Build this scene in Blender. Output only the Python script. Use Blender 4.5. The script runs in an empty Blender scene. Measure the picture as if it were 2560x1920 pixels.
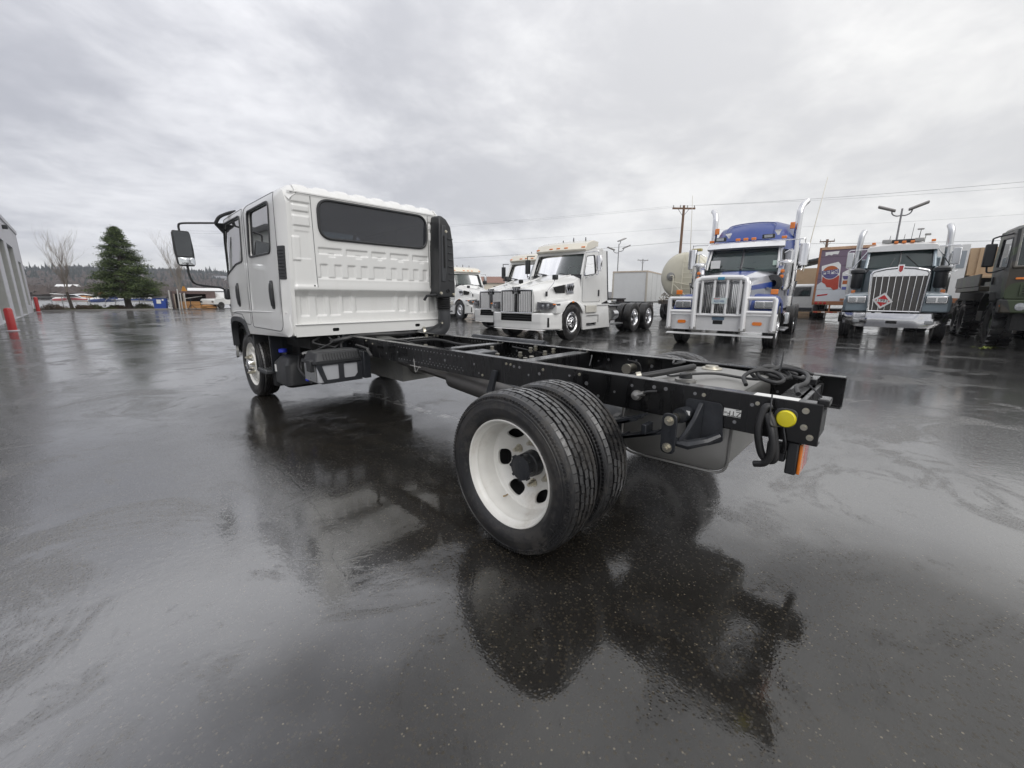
import bpy, math, random
from mathutils import Vector, Matrix, noise
from mathutils.geometry import delaunay_2d_cdt
R = math.radians; PI = math.pi
sin, cos = math.sin, math.cos
S = bpy.context.scene
COL = S.collection
rng = random.Random(7)

# ------------------------------------------------------------ camera
cam = bpy.data.cameras.new('camera'); camo = bpy.data.objects.new('camera', cam); COL.objects.link(camo)
YAW, PIT, ROL = 0.80907, -0.20981, 0.00307
Fv = Vector((sin(YAW)*cos(PIT), cos(YAW)*cos(PIT), sin(PIT)))
Rv = Vector((cos(YAW), -sin(YAW), 0)); Uv = Rv.cross(Fv)
r_ = Rv*cos(ROL)+Uv*sin(ROL); u_ = Uv*cos(ROL)-Rv*sin(ROL)
M = Matrix((r_, u_, -Fv)).transposed().to_4x4(); M.translation = Vector((-2.36192, -1.28459, 1.23982))
camo.matrix_world = M
cam.sensor_fit = 'HORIZONTAL'; cam.sensor_width = 36; cam.lens = 36*1019.956/2560
cam.clip_start = 0.05; cam.clip_end = 6000
S.camera = camo

# ------------------------------------------------------------ node helper
class G:
    def __init__(self, nt): self.nt = nt; self.N = nt.nodes; self.L = nt.links
    def put(self, sock, v):
        if isinstance(v, bpy.types.NodeSocket): self.L.new(v, sock)
        elif v is not None:
            if isinstance(v, (tuple, list)) and sock.type == 'RGBA' and len(v) == 3: v = (*v, 1)
            sock.default_value = v
    def add(self, typ, ins=None, **props):
        n = self.N.new('ShaderNode'+typ)
        for k, v in props.items(): setattr(n, k, v)
        for k, v in (ins or {}).items(): self.put(n.inputs[k], v)
        return n
    def m(self, op, a, b=None, c=None, clamp=False):
        n = self.add('Math', {0: a}, operation=op, use_clamp=clamp)
        if b is not None: self.put(n.inputs[1], b)
        if c is not None: self.put(n.inputs[2], c)
        return n.outputs[0]
    def v(self, op, a, b=None):
        n = self.add('VectorMath', {0: a}, operation=op)
        if b is not None: self.put(n.inputs[1], b)
        return n.outputs[1] if op in ('LENGTH', 'DOT_PRODUCT', 'DISTANCE') else n.outputs[0]
    def mix(self, f, a, b):
        n = self.add('Mix', data_type='RGBA'); self.put(n.inputs[0], f); self.put(n.inputs[6], a); self.put(n.inputs[7], b)
        return n.outputs[2]
    def mixf(self, f, a, b):
        n = self.add('Mix', data_type='FLOAT'); self.put(n.inputs[0], f); self.put(n.inputs[2], a); self.put(n.inputs[3], b)
        return n.outputs[0]
    def step(self, x, lo, hi, a=0., b=1.):
        n = self.add('MapRange', {0: x, 1: lo, 2: hi, 3: a, 4: b}, interpolation_type='SMOOTHSTEP')
        return n.outputs[0]
    def noise(self, vec, scale, detail=4, rough=.55, dist=0., dims='3D'):
        n = self.add('TexNoise', {'Vector': vec, 'Scale': scale, 'Detail': detail, 'Roughness': rough, 'Distortion': dist}, noise_dimensions=dims)
        return n.outputs[0]
    def voro(self, vec, scale, feat='F1', out='Distance', rnd=1.):
        n = self.add('TexVoronoi', {'Vector': vec, 'Scale': scale, 'Randomness': rnd}, feature=feat)
        return n.outputs[out]
    def sep(self, vec):
        n = self.add('SeparateXYZ', {0: vec}); return n.outputs
    def comb(self, x, y, z=0.):
        return self.add('CombineXYZ', {0: x, 1: y, 2: z}).outputs[0]

def newmat(name):
    m = bpy.data.materials.new(name); m.use_nodes = True; m.node_tree.nodes.clear()
    g = G(m.node_tree); out = g.add('OutputMaterial'); return m, g, out

def pbsdf(g, out, **k):
    b = g.add('BsdfPrincipled')
    for n, v in k.items(): g.put(b.inputs[n.replace('_', ' ')], v)
    g.L.new(b.outputs[0], out.inputs[0]); return b

def mat(name, col, rough=.5, metal=0., coat=0., var=.12, dirt=0., dirtcol=(.09, .08, .065), scale=6., bump=0., bscale=60., spec=.5, coatr=.05):
    m, g, out = newmat(name)
    P = g.add('TexCoord').outputs['Object']
    n = g.noise(P, scale, 6, .6)
    c = g.mix(n, tuple(x*(1-var) for x in col), tuple(min(1, x*(1+var)) for x in col))
    if dirt > 0:
        d = g.step(g.noise(P, scale*.6, 8, .7), .62-.25*dirt, .85)
        d = g.m('MULTIPLY', d, min(1., dirt*1.2)); c = g.mix(d, c, dirtcol)
    r = g.mixf(g.noise(P, scale*2.3, 5), rough*.75, min(1, rough*1.25))
    kw = dict(Base_Color=c, Roughness=r, Metallic=metal, Coat_Weight=coat, Coat_Roughness=coatr, Specular_IOR_Level=spec)
    if bump:
        b = g.add('Bump', {'Height': g.noise(P, bscale, 4), 'Strength': bump, 'Distance': .004}); kw['Normal'] = b.outputs[0]
    pbsdf(g, out, **kw); return m

def glass(name, tint=(.3, .33, .35), body=(.01, .012, .014), clear=.6):
    m, g, out = newmat(name)
    fr = g.add('Fresnel', {'IOR': 1.5}).outputs[0]
    tr = g.add('BsdfTransparent', {'Color': tint}); df = g.add('BsdfDiffuse', {'Color': body})
    gl = g.add('BsdfGlossy', {'Color': (1, 1, 1), 'Roughness': .02})
    a = g.add('MixShader', {0: clear}); g.L.new(df.outputs[0], a.inputs[1]); g.L.new(tr.outputs[0], a.inputs[2])
    b = g.add('MixShader', {0: fr}); g.L.new(a.outputs[0], b.inputs[1]); g.L.new(gl.outputs[0], b.inputs[2])
    g.L.new(b.outputs[0], out.inputs[0]); return m

# ------------------------------------------------------------ sky
W = bpy.data.worlds.new('World'); S.world = W; W.use_nodes = True
W.node_tree.nodes.clear(); g = G(W.node_tree)
SUN_EL, SUN_AZ = R(42), R(204)          # azimuth clockwise from +Y: light comes from behind the viewer
D = g.add('TexCoord').outputs['Generated']
sx = g.sep(D)
zz = g.m('MAXIMUM', sx[2], 0.0)
den = g.m('ADD', zz, 0.27)
p = g.comb(g.m('DIVIDE', sx[0], den), g.m('DIVIDE', sx[1], den), 0.)
mp = g.add('Mapping', {'Vector': p, 'Location': (3.4, 1.15, 0.), 'Rotation': (0, 0, R(38)), 'Scale': (1.15, 1.3, 1)}).outputs[0]
warp = g.add('TexNoise', {'Vector': mp, 'Scale': .9, 'Detail': 3.}).outputs['Color']
mp2 = g.v('ADD', mp, g.v('SCALE', warp)) if False else g.v('ADD', mp, g.v('MULTIPLY', warp, (.45, .45, 0)))
n1 = g.noise(mp2, 1.25, 9, .54)
n2 = g.noise(mp2, 5.2, 7, .6)
n3 = g.noise(g.v('ADD', mp2, (9.3, 4.1, 0)), .42, 4, .5)
cl = g.m('ADD', g.m('ADD', g.m('MULTIPLY', n1, .55), g.m('MULTIPLY', n2, .17)), g.m('MULTIPLY', n3, .25))
band = g.m('MULTIPLY', g.step(sx[2], .08, .22), g.step(sx[2], .34, .56, 1., 0.))
lft = g.step(g.m('SUBTRACT', g.m('MULTIPLY', sx[0], .72), g.m('MULTIPLY', sx[1], .70)), -.75, .55, 1., 0.)
t = g.step(g.m('SUBTRACT', cl, g.m('MULTIPLY', g.m('MULTIPLY', band, lft), .030)), .375, .590)
side = g.step(g.m('ADD', g.m('MULTIPLY', sx[0], .72), g.m('MULTIPLY', sx[1], -.70)), -.75, .75)   # brighter towards the thin cloud on the right
dark = g.mix(side, (.47, .48, .53), (.68, .68, .69))
light = g.mix(side, (.84, .845, .88), (.91, .905, .89))
cc = g.mix(t, dark, light)
# clearing low over the horizon, and brighter overcast towards the zenith
hz = g.step(sx[2], .02, .085, 1., 0.)
cc = g.mix(g.m('MULTIPLY', hz, g.mixf(side, .85, .8)), cc, (.86, .86, .84))
zen = g.step(sx[2], .12, .95, .99, 1.32)
cc = g.v('MULTIPLY', cc, g.comb(zen, zen, zen))
sky = g.add('TexSky', sky_type='NISHITA', sun_disc=False, sun_elevation=SUN_EL, sun_rotation=SUN_AZ)
skyc = g.v('SCALE', sky.outputs[0]); skyc.node.inputs['Scale'].default_value = .1
cc = g.mix(.96, skyc, cc)
bg = g.add('Background', {'Color': cc, 'Strength': 1.0})
wo = g.add('OutputWorld'); g.L.new(bg.outputs[0], wo.inputs[0])

sun = bpy.data.lights.new('sun', 'SUN'); suno = bpy.data.objects.new('sun', sun); COL.objects.link(suno)
sun.energy = 1.35; sun.angle = R(50); sun.color = (1, .975, .95)
sd = Vector((sin(SUN_AZ)*cos(SUN_EL), cos(SUN_AZ)*cos(SUN_EL), sin(SUN_EL)))
suno.rotation_euler = sd.to_track_quat('Z', 'Y').to_euler()

S.view_settings.view_transform = 'Standard'; S.view_settings.look = 'None'
S.view_settings.exposure = 0.15; S.view_settings.gamma = 1; S.view_settings.use_curve_mapping = False
S.render.engine = 'CYCLES'
S.cycles.use_denoising = True
S.cycles.max_bounces = 6; S.cycles.transparent_max_bounces = 12; S.cycles.caustics_reflective = False; S.cycles.caustics_refractive = False
S.cycles.sample_clamp_indirect = 4

# ------------------------------------------------------------ mesh helpers
class MB:
    def __init__(s): s.v = []; s.f = []; s.mi = []; s.m = 0; s.T = None
    def V(s, *ps):
        i = len(s.v)
        for q in ps: s.v.append(tuple(s.T @ Vector(q)) if s.T is not None else tuple(q))
        return i
    def F(s, *ix): s.f.append(ix); s.mi.append(s.m)
    def box(s, c, d, rot=None, taper=1.):
        x, y, z = d[0]/2, d[1]/2, d[2]/2; P = []
        for k in range(8):
            t = taper if k & 4 else 1.
            q = Vector(((x if k & 1 else -x)*t, (y if k & 2 else -y)*t, z if k & 4 else -z))
            if rot is not None: q = rot @ q
            P.append(q+Vector(c))
        i = s.V(*P)
        for a in ((0, 2, 3, 1), (4, 5, 7, 6), (0, 1, 5, 4), (2, 6, 7, 3), (0, 4, 6, 2), (1, 3, 7, 5)): s.F(*[i+k for k in a])
        return s
    def bx(s, x0, x1, y0, y1, z0, z1): return s.box(((x0+x1)/2, (y0+y1)/2, (z0+z1)/2), (abs(x1-x0), abs(y1-y0), abs(z1-z0)))
    def ring(s, pts): return s.V(*pts), len(pts)
    def bridge(s, a, b, n, close=True):
        for k in range(n if close else n-1): s.F(a+k, a+(k+1) % n, b+(k+1) % n, b+k)
    def loft(s, rings, cap0=True, cap1=True, close=True, mis=None):
        ids = [s.V(*r) for r in rings]; n = len(rings[0])
        for a, b in zip(ids, ids[1:]):
            for k in range(n if close else n-1):
                if mis: s.m = mis(k)
                s.F(a+k, a+(k+1) % n, b+(k+1) % n, b+k)
        if mis: s.m = 0
        if cap0: s.F(*[ids[0]+k for k in range(n)][::-1])
        if cap1: s.F(*[ids[-1]+k for k in range(n)])
        return s
    def cyl(s, p0, p1, r0, r1=None, n=12, cap=True):
        r1 = r0 if r1 is None else r1
        p0, p1 = Vector(p0), Vector(p1); d = (p1-p0).normalized()
        a = d.orthogonal().normalized(); b = d.cross(a)
        rr = [[p+(a*cos(2*PI*k/n)+b*sin(2*PI*k/n))*r for k in range(n)] for p, r in ((p0, r0), (p1, r1))]
        return s.loft(rr, cap, cap)
    def tube(s, pts, r, n=8, cap=True):
        pts = [Vector(q) for q in pts]; rings = []; a = None
        for i, q in enumerate(pts):
            d = ((pts[min(i+1, len(pts)-1)]-q).normalized()+(q-pts[max(i-1, 0)]).normalized())
            if d.length < 1e-6: d = pts[-1]-pts[0]
            d.normalize()
            a = d.orthogonal().normalized() if a is None else (a-d*a.dot(d)).normalized()
            b = d.cross(a); rad = r[i] if isinstance(r, (list, tuple)) else r
            rings.append([q+(a*cos(2*PI*k/n)+b*sin(2*PI*k/n))*rad for k in range(n)])
        return s.loft(rings, cap, cap)
    def lathe(s, prof, n=24, o=(0, 0, 0), ax='x', a0=0., a1=2*PI, cap=False):
        o = Vector(o); full = abs(a1-a0-2*PI) < 1e-6; m = n if full else n+1; rings = []
        for h, r in prof:
            ring = []
            for k in range(m):
                t = a0+(a1-a0)*k/n; c, q = r*cos(t), r*sin(t)
                ring.append(o+Vector((h, c, q) if ax == 'x' else (q, h, c) if ax == 'y' else (c, q, h)))
            rings.append(ring)
        return s.loft(rings, cap, cap, close=full)
    def prism(s, poly, ax, a0, a1):
        f = {'x': lambda u, v, w: (w, u, v), 'y': lambda u, v, w: (u, w, v), 'z': lambda u, v, w: (u, v, w)}[ax]
        return s.loft([[f(u, v, a0) for u, v in poly], [f(u, v, a1) for u, v in poly]])
    def grid(s, fn, nu, nv, keep=None, mi=None):
        ids = {}
        for i in range(nu+1):
            for j in range(nv+1): ids[i, j] = s.V(fn(i/nu, j/nv))
        for i in range(nu):
            for j in range(nv):
                if keep is None or keep((i+.5)/nu, (j+.5)/nv):
                    if mi: s.m = mi((i+.5)/nu, (j+.5)/nv)
                    s.F(ids[i, j], ids[i+1, j], ids[i+1, j+1], ids[i, j+1])
        s.m = 0; return s
    def sheet(s, outline, holes=(), fn=None, step=None, thick=None):
        """flat outline with holes, triangulated, mapped by fn; thick = vector the rim is extruded along"""
        fn = fn or (lambda u, v: (u, v, 0)); pts = [Vector(q) for q in outline]; n = len(pts)
        edges = [(k, (k+1) % n) for k in range(n)]
        for h in holes:
            b = len(pts); pts += [Vector(q) for q in h]; edges += [(b+k, b+(k+1) % len(h)) for k in range(len(h))]
        if step:
            xs = [q[0] for q in outline]; ys = [q[1] for q in outline]
            x = min(xs)+step/2
            while x < max(xs):
                y = min(ys)+step/2
                while y < max(ys):
                    if inside((x, y), outline) and not any(inside((x, y), h) for h in holes): pts.append(Vector((x, y)))
                    y += step
                x += step
        vs, es, fs = delaunay_2d_cdt(pts, edges, [], 1, 1e-6)[:3]
        ok = []
        for f in fs:
            c = sum((vs[k] for k in f), Vector((0, 0)))/len(f)
            if inside(c, outline) and not any(inside(c, h) for h in holes): ok.append(f)
        i = s.V(*[fn(q[0], q[1]) for q in vs])
        for f in ok: s.F(*[i+k for k in f])
        if thick is not None:
            th = Vector(thick); j = s.V(*[Vector(fn(q[0], q[1]))+th for q in vs])
            for f in ok: s.F(*[j+k for k in f][::-1])
            cnt = {}
            for f in ok:
                for a, b in zip(f, list(f[1:])+[f[0]]): cnt[(a, b)] = cnt.get((a, b), 0)+1
            for (a, b) in cnt:
                if (b, a) not in cnt: s.F(i+b, i+a, j+a, j+b)
        return s
    def done(s, name, mats, parent=None, smooth=35, bev=0., seg=2, mesh_only=False):
        me = bpy.data.meshes.new(name); me.from_pydata(s.v, [], s.f); me.validate()
        for q in (mats if isinstance(mats, (list, tuple)) else [mats]): me.materials.append(q)
        if any(s.mi) and len(me.polygons) == len(s.mi): me.polygons.foreach_set('material_index', s.mi)
        if smooth:
            me.polygons.foreach_set('use_smooth', [True]*len(me.polygons)); me.set_sharp_from_angle(angle=R(smooth))
        me.update()
        o = bpy.data.objects.new(name, me); COL.objects.link(o)
        if parent is not None: o.parent = parent
        if bev:
            b = o.modifiers.new('bevel', 'BEVEL'); b.width = bev; b.segments = seg; b.limit_method = 'ANGLE'; b.angle_limit = R(40); b.harden_normals = False
        return o

def inside(q, poly):
    x, y = q[0], q[1]; c = False; j = len(poly)-1
    for i in range(len(poly)):
        xi, yi = poly[i]; xj, yj = poly[j]
        if (yi > y) != (yj > y) and x < (xj-xi)*(y-yi)/(yj-yi)+xi: c = not c
        j = i
    return c
def rpoly(pts, r, n=5):
    out = []; N = len(pts)
    for i in range(N):
        p = Vector(pts[i]); a = Vector(pts[i-1])-p; b = Vector(pts[(i+1) % N])-p
        rr = r[i] if isinstance(r, (list, tuple)) else r
        if rr <= 0: out.append(tuple(p)); continue
        ang = a.angle(b); d = min(rr/math.tan(ang/2), a.length*.48, b.length*.48)
        A = p+a.normalized()*d; B = p+b.normalized()*d
        for k in range(n+1):
            t = k/n; q = A*(1-t)**2+p*2*t*(1-t)+B*t*t; out.append((q.x, q.y))
    return out
def rrect(x0, x1, y0, y1, r, n=4): return rpoly([(x0, y0), (x1, y0), (x1, y1), (x0, y1)], r, n)
def ellipse(cx, cy, a, b, n=20, ph=0.): return [(cx+a*cos(2*PI*k/n+ph), cy+b*sin(2*PI*k/n+ph)) for k in range(n)]
def sm(x, a, b):
    t = max(0., min(1., (x-a)/(b-a))); return t*t*(3-2*t)
def curve(pts, n=8):
    """Catmull-Rom through points"""
    P = [Vector(q) for q in pts]; P = [P[0]*2-P[1]]+P+[P[-1]*2-P[-2]]; out = []
    for i in range(1, len(P)-2):
        for k in range(n):
            t = k/n; a, b, c, d = P[i-1], P[i], P[i+1], P[i+2]
            out.append(.5*((2*b)+(c-a)*t+(2*a-5*b+4*c-d)*t*t+(3*b-a-3*c+d)*t**3))
    out.append(P[-2]); return out
def thing(name, label, cat, loc=(0, 0, 0), rz=0., group=None):
    o = bpy.data.objects.new(name, None); COL.objects.link(o); o.empty_display_size = .2
    o.location = loc; o.rotation_euler = (0, 0, rz); o['label'] = label; o['category'] = cat
    if group: o['group'] = group
    return o
def tag(o, label, cat, group=None):
    o['label'] = label; o['category'] = cat
    if group: o['group'] = group
    return o
def part(name, parent, loc=(0, 0, 0), rot=(0, 0, 0)):
    o = bpy.data.objects.new(name, None); COL.objects.link(o); o.empty_display_size = .1
    o.parent = parent; o.location = loc; o.rotation_euler = rot; return o
def copy_tree(o, parent=None):
    c = o.copy(); COL.objects.link(c)
    if parent is not None: c.parent = parent
    for ch in list(o.children): copy_tree(ch, c)
    return c
def structure(o): o['kind'] = 'structure'; return o
def stuff(o): o['kind'] = 'stuff'; return o
def text(body, size, name, material, parent, mtx, depth=.001, align='CENTER', sx=1., bold=0.):
    cu = bpy.data.curves.new(name, 'FONT'); cu.body = body; cu.size = size; cu.align_x = align; cu.align_y = 'CENTER'; cu.extrude = depth; cu.offset = bold; cu.resolution_u = 3
    o = bpy.data.objects.new(name, cu); COL.objects.link(o)
    dg = bpy.context.evaluated_depsgraph_get(); me = bpy.data.meshes.new_from_object(o.evaluated_get(dg))
    bpy.data.objects.remove(o); me.name = name
    me.materials.clear(); me.materials.append(material)
    o = bpy.data.objects.new(name, me); COL.objects.link(o)
    if parent is not None: o.parent = parent
    o.matrix_local = mtx @ Matrix.Diagonal((sx, 1, 1, 1)); return o
def frame(o, xax, yax):
    x = Vector(xax).normalized(); y = Vector(yax).normalized(); z = x.cross(y)
    m = Matrix((x, y, z)).transposed().to_4x4(); m.translation = Vector(o); return m
# ------------------------------------------------------------ materials
def white_paint(name, col=(.70, .70, .685), wet=.5):
    m, g, out = newmat(name)
    P = g.add('TexCoord').outputs['Object']
    s = g.sep(P)
    grime = g.step(g.noise(g.v('MULTIPLY', P, (9, 9, 1.4)), 1., 8, .65), .5, .8)
    c = g.mix(g.m('MULTIPLY', grime, .16), col, (.42, .40, .36))
    drops = g.step(g.voro(P, 95.), .12, .3, 1., 0.)
    b = g.add('Bump', {'Height': drops, 'Strength': .10*wet, 'Distance': .0015}).outputs[0]
    pbsdf(g, out, Base_Color=c, Roughness=g.mixf(grime, .3, .42), Coat_Weight=.8, Coat_Roughness=g.mixf(grime, .03, .12), Coat_Normal=b); return m
WHITE = white_paint('white_body_paint')
CREAM = white_paint('cream_paint', (.70, .66, .56))
def wetblack(name, col, rough, drip=.35):
    m, g, out = newmat(name)
    P = g.add('TexCoord').outputs['Object']
    streak = g.noise(g.v('MULTIPLY', P, (17, 17, 2.2)), 1., 3, .5)
    drops = g.step(g.voro(P, 60.), .1, .26, 1., 0.)
    h = g.m('ADD', g.step(streak, .45, .62), g.m('MULTIPLY', drops, .6))
    b = g.add('Bump', {'Height': h, 'Strength': drip, 'Distance': .003}).outputs[0]
    c = g.mix(g.step(g.noise(P, 9., 6, .65), .52, .75), col, tuple(x*1.5+.003 for x in col))
    pbsdf(g, out, Base_Color=c, Roughness=g.mixf(g.step(streak, .4, .6), rough*.7, rough*1.4), Specular_IOR_Level=.4, Coat_Weight=.4, Coat_Roughness=.08, Coat_IOR=1.5, Normal=b); return m
FRAME = wetblack('chassis_black_paint', (.005, .005, .0055), .30, .07)
CAST = wetblack('black_cast_iron', (.016, .018, .022), .45, .5)
PLASTIC = mat('black_plastic', (.022, .023, .025), .42, bump=.12, bscale=220, dirt=.15)
PLASTIC2 = mat('charcoal_plastic', (.04, .042, .046), .5, dirt=.2)
RUBBERHOSE = mat('hose_rubber', (.02, .02, .021), .45)
CHROME = mat('chrome', (.72, .72, .73), .09, 1., var=.04)
BULLALU = mat('satin_aluminium', (.76, .76, .76), .38, .2, var=.06, dirt=.15, coat=.3)
ALU = mat('brushed_aluminium', (.62, .63, .64), .3, 1., var=.08)
ZINC = mat('zinc_bolt', (.55, .52, .44), .32, 1.)
STAIN = mat('stainless_tank', (.36, .355, .34), .42, .8, dirt=.3, dirtcol=(.35, .33, .3), scale=3)
DARK = mat('dark_void', (.006, .006, .006), .8)
TINT2 = glass('dark_side_glass', (.05, .055, .06), (.022, .026, .028), .5)
GLASS = glass('clear_glass', (.62, .78, .76), clear=.92)
TINT = glass('tinted_glass', (.36, .38, .42), (.07, .073, .085), .60)
SHIELD = glass('green_windshield', (.42, .56, .52), (.10, .125, .12), .70)
AMBER = mat('amber_lens', (.75, .20, .02), .2, coat=.6)
RED = mat('red_lens', (.45, .02, .02), .2, coat=.6)
YELLOW = mat('yellow_reflector', (.72, .62, .02), .25, coat=.5, bump=.3, bscale=300)
LAMPGLASS = mat('headlamp_glass', (.34, .35, .36), .14, .6, coat=1., var=.35, scale=30)
LABELW = mat('white_label', (.72, .72, .70), .5)
INK = mat('black_ink', (.012, .012, .012), .6)
BLUECAP = mat('blue_cap', (.03, .05, .55), .35)
SEATGREY = mat('seat_fabric', (.07, .072, .08), .9)
LINER = mat('headliner', (.30, .31, .32), .9)
def rubber(name, wet):
    m, g, out = newmat(name)
    P = g.add('TexCoord').outputs['Object']
    n = g.m('ADD', g.m('MULTIPLY', g.noise(P, 5., 6, .65), .6), g.m('MULTIPLY', g.noise(P, 40., 5, .7), .4)); k = g.step(n, .46, .60)
    c = g.mix(k, (.009, .009, .010), (.040, .037, .034))
    b = g.add('Bump', {'Height': g.noise(P, 260., 4), 'Strength': .25, 'Distance': .002}).outputs[0]
    pbsdf(g, out, Base_Color=c, Roughness=g.mixf(k, .34 if wet else .5, .62), Coat_Weight=g.m('MULTIPLY', g.m('SUBTRACT', 1., g.m('MULTIPLY', k, .7)), wet), Coat_Roughness=.22, Coat_IOR=1.6, Normal=b); return m
SIDEWALL = rubber('tyre_sidewall', .3); TREAD = rubber('tyre_tread', .95)
RIMWHITE = mat('white_rim_paint', (.74, .73, .69), .32, coat=.4, dirt=.55, dirtcol=(.36, .30, .22), scale=9)
# ------------------------------------------------------------ ground
def ground_mat():
    m, g, out = newmat('wet_asphalt')
    P = g.add('TexCoord').outputs['Object']
    big = g.noise(P, .30, 5, .55, .6); mid = g.noise(P, 1.25, 6, .6, .3); fine = g.noise(P, 7., 6, .65)
    # wetness: 1 = standing film of water, 0 = drained stony surface
    w = g.m('ADD', g.m('ADD', g.m('MULTIPLY', big, .60), g.m('MULTIPLY', mid, .30)), g.m('MULTIPLY', fine, .10))
    wet = g.step(w, .42, .56)
    stones = g.voro(P, 105.); stone_c = g.add('TexVoronoi', {'Vector': P, 'Scale': 105.}).outputs['Color']
    rnd = g.sep(stone_c)
    pick = g.m('MULTIPLY', g.m('GREATER_THAN', rnd[0], .93), g.step(stones, .28, .42, 1., 0.))
    stones2 = g.add('TexVoronoi', {'Vector': P, 'Scale': 46.}); r2 = g.sep(stones2.outputs['Color'])
    pick2 = g.m('MULTIPLY', g.m('GREATER_THAN', r2[1], .984), g.step(stones2.outputs[0], .16, .24, 1., 0.))
    base = g.mix(fine, (.006, .0056, .005), (.018, .0165, .0145))
    base = g.mix(g.step(mid, .45, .7), base, (.017, .015, .012))
    xy = g.sep(P); P2 = g.comb(xy[0], xy[1])
    wob = g.add('TexNoise', {'Vector': P, 'Scale': 3.2, 'Detail': 6.}).outputs['Color']
    Pw = g.v('ADD', P2, g.v('MULTIPLY', g.v('SUBTRACT', wob, (.5, .5, .5)), (.16, .16, 0)))
    def seg(a, b, w0, w1, src=Pw):
        a3, ba = (a[0], a[1], 0), (b[0]-a[0], b[1]-a[1], 0); L2 = ba[0]**2+ba[1]**2
        pa = g.v('SUBTRACT', src, a3)
        h = g.m('DIVIDE', g.v('DOT_PRODUCT', pa, ba), L2, clamp=True)
        n = g.add('VectorMath', {0: ba}, operation='SCALE'); g.put(n.inputs['Scale'], h)
        return g.step(g.v('LENGTH', g.v('SUBTRACT', pa, n.outputs[0])), w0, w1, 1., 0.)
    # dim reflections near viewer and truck painted in: darker base colour, lower film IOR
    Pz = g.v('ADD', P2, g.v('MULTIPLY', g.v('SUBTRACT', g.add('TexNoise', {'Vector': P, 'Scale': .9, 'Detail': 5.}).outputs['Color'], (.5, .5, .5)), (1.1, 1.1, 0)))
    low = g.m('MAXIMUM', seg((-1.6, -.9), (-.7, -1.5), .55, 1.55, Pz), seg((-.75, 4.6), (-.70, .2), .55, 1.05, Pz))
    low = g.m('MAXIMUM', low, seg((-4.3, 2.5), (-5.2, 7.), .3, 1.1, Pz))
    # aggregate: every stone its own tone, dark binder between
    vs = g.add('TexVoronoi', {'Vector': P, 'Scale': 82.}); vr = g.sep(vs.outputs['Color'])
    tone = g.m('MULTIPLY', g.m('POWER', vr[2], 3.0), g.step(vs.outputs[0], .30, .52, 1., .12))
    patch = g.noise(g.v('ADD', P, (3., 8., 0)), .85, 9, .70, .9)
    damp = g.step(patch, .53, .62)                 # drained, stony areas with a definite edge
    damp2 = g.step(g.noise(P, 2.7, 8, .72, .6), .57, .66)
    damp = g.m('MAXIMUM', damp, g.m('MULTIPLY', damp2, .7))
    film = g.m('SUBTRACT', 1., damp)
    lotc = g.mix(tone, g.mix(damp, (.055, .0545, .055), (.075, .0735, .072)), g.mix(damp, (.125, .1235, .122), (.17, .164, .155)))  # lot base lightened to stand in for bright sky reflection
    row = g.step(g.sep(Pz)[0], 4.2, 7.5)             # dark reflections by the tractors painted in: darker base, lower IOR
    lotc = g.mix(g.m('MULTIPLY', row, .8), lotc, g.mix(tone, (.012, .0117, .0113), (.045, .043, .04)))
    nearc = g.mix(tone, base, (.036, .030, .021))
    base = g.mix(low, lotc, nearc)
    litter = g.step(g.noise(P, 1.1, 4, .6), .42, .62)
    base = g.mix(g.m('MULTIPLY', pick, g.m('MULTIPLY', rnd[1], .7)), base, (.20, .17, .12))
    base = g.mix(g.m('MULTIPLY', pick2, g.m('MULTIPLY', litter, .42)), base, (.28, .25, .18))
    # worn painted stall line, seams and cracks of this lot
    paint = seg((.08, 4.9), (.17, 1.75), .045, .06)
    for a, b in (((7.6, 9.5), (7.2, 3.4)), ((12., 1.2), (22., 1.05)), ((1.9, 12.), (1.6, 22.)), ((-1.9, 16), (-2.1, 30))):
        paint = g.m('MAXIMUM', paint, seg(a, b, .05, .06))
    worn = g.step(g.noise(P, 5.5, 8, .7), .47, .60)
    pmask = g.m('MULTIPLY', g.m('MULTIPLY', paint, worn), .5)
    base = g.mix(pmask, base, (.48, .47, .45))
    cr = None
    for a, b in (((-1.53, 2.3), (-1.50, 1.5)), ((-1.50, 1.5), (-1.62, .75)), ((-1.62, .75), (-1.72, .40)), ((-1.70, 2.32), (-1.50, 2.22)), ((-1.82, .64), (-1.52, .45)), ((-1.66, -.10), (-1.42, -.13)), ((-1.42, -.13), (-1.2, .10)), ((-3.1, 5.2), (-2.9, 4.2)), ((.12, 43), (.11, 27)), ((3.4, -1.4), (7., -.9))):
        k = seg(a, b, .002, .009); cr = k if cr is None else g.m('MAXIMUM', cr, k)
    seams = g.m('MAXIMUM', seg((5., .50), (20., .12), .015, .03), seg((9.0, -6), (8.6, 14), .012, .025))
    cr = g.m('MAXIMUM', cr, seams)
    base = g.mix(g.m('MULTIPLY', cr, .45), base, (.006, .006, .006))
    tm = g.m('MAXIMUM', seg((-1.05, 2.9), (-.7, .9), .06, .12, P2), seg((-.82, 3.2), (-.45, 1.1), .05, .12, P2))
    tm = g.m('MULTIPLY', tm, g.step(g.noise(P, 4., 5, .6), .35, .6))
    base = g.mix(g.m('MULTIPLY', tm, .55), base, (.006, .006, .006))
    # a film that is smooth in the hollows and pebbly where it has drained
    grain = g.m('ADD', g.m('MULTIPLY', g.noise(P, 70., 3, .6), .5), g.m('MULTIPLY', g.step(vs.outputs[0], 0., .55, 1., 0.), .5))
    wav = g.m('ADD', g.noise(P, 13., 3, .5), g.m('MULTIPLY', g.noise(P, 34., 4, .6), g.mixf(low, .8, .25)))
    wet = g.m('MULTIPLY', g.mixf(low, film, g.m('MAXIMUM', film, .45)), g.mixf(.5, wet, 1.))
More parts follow.
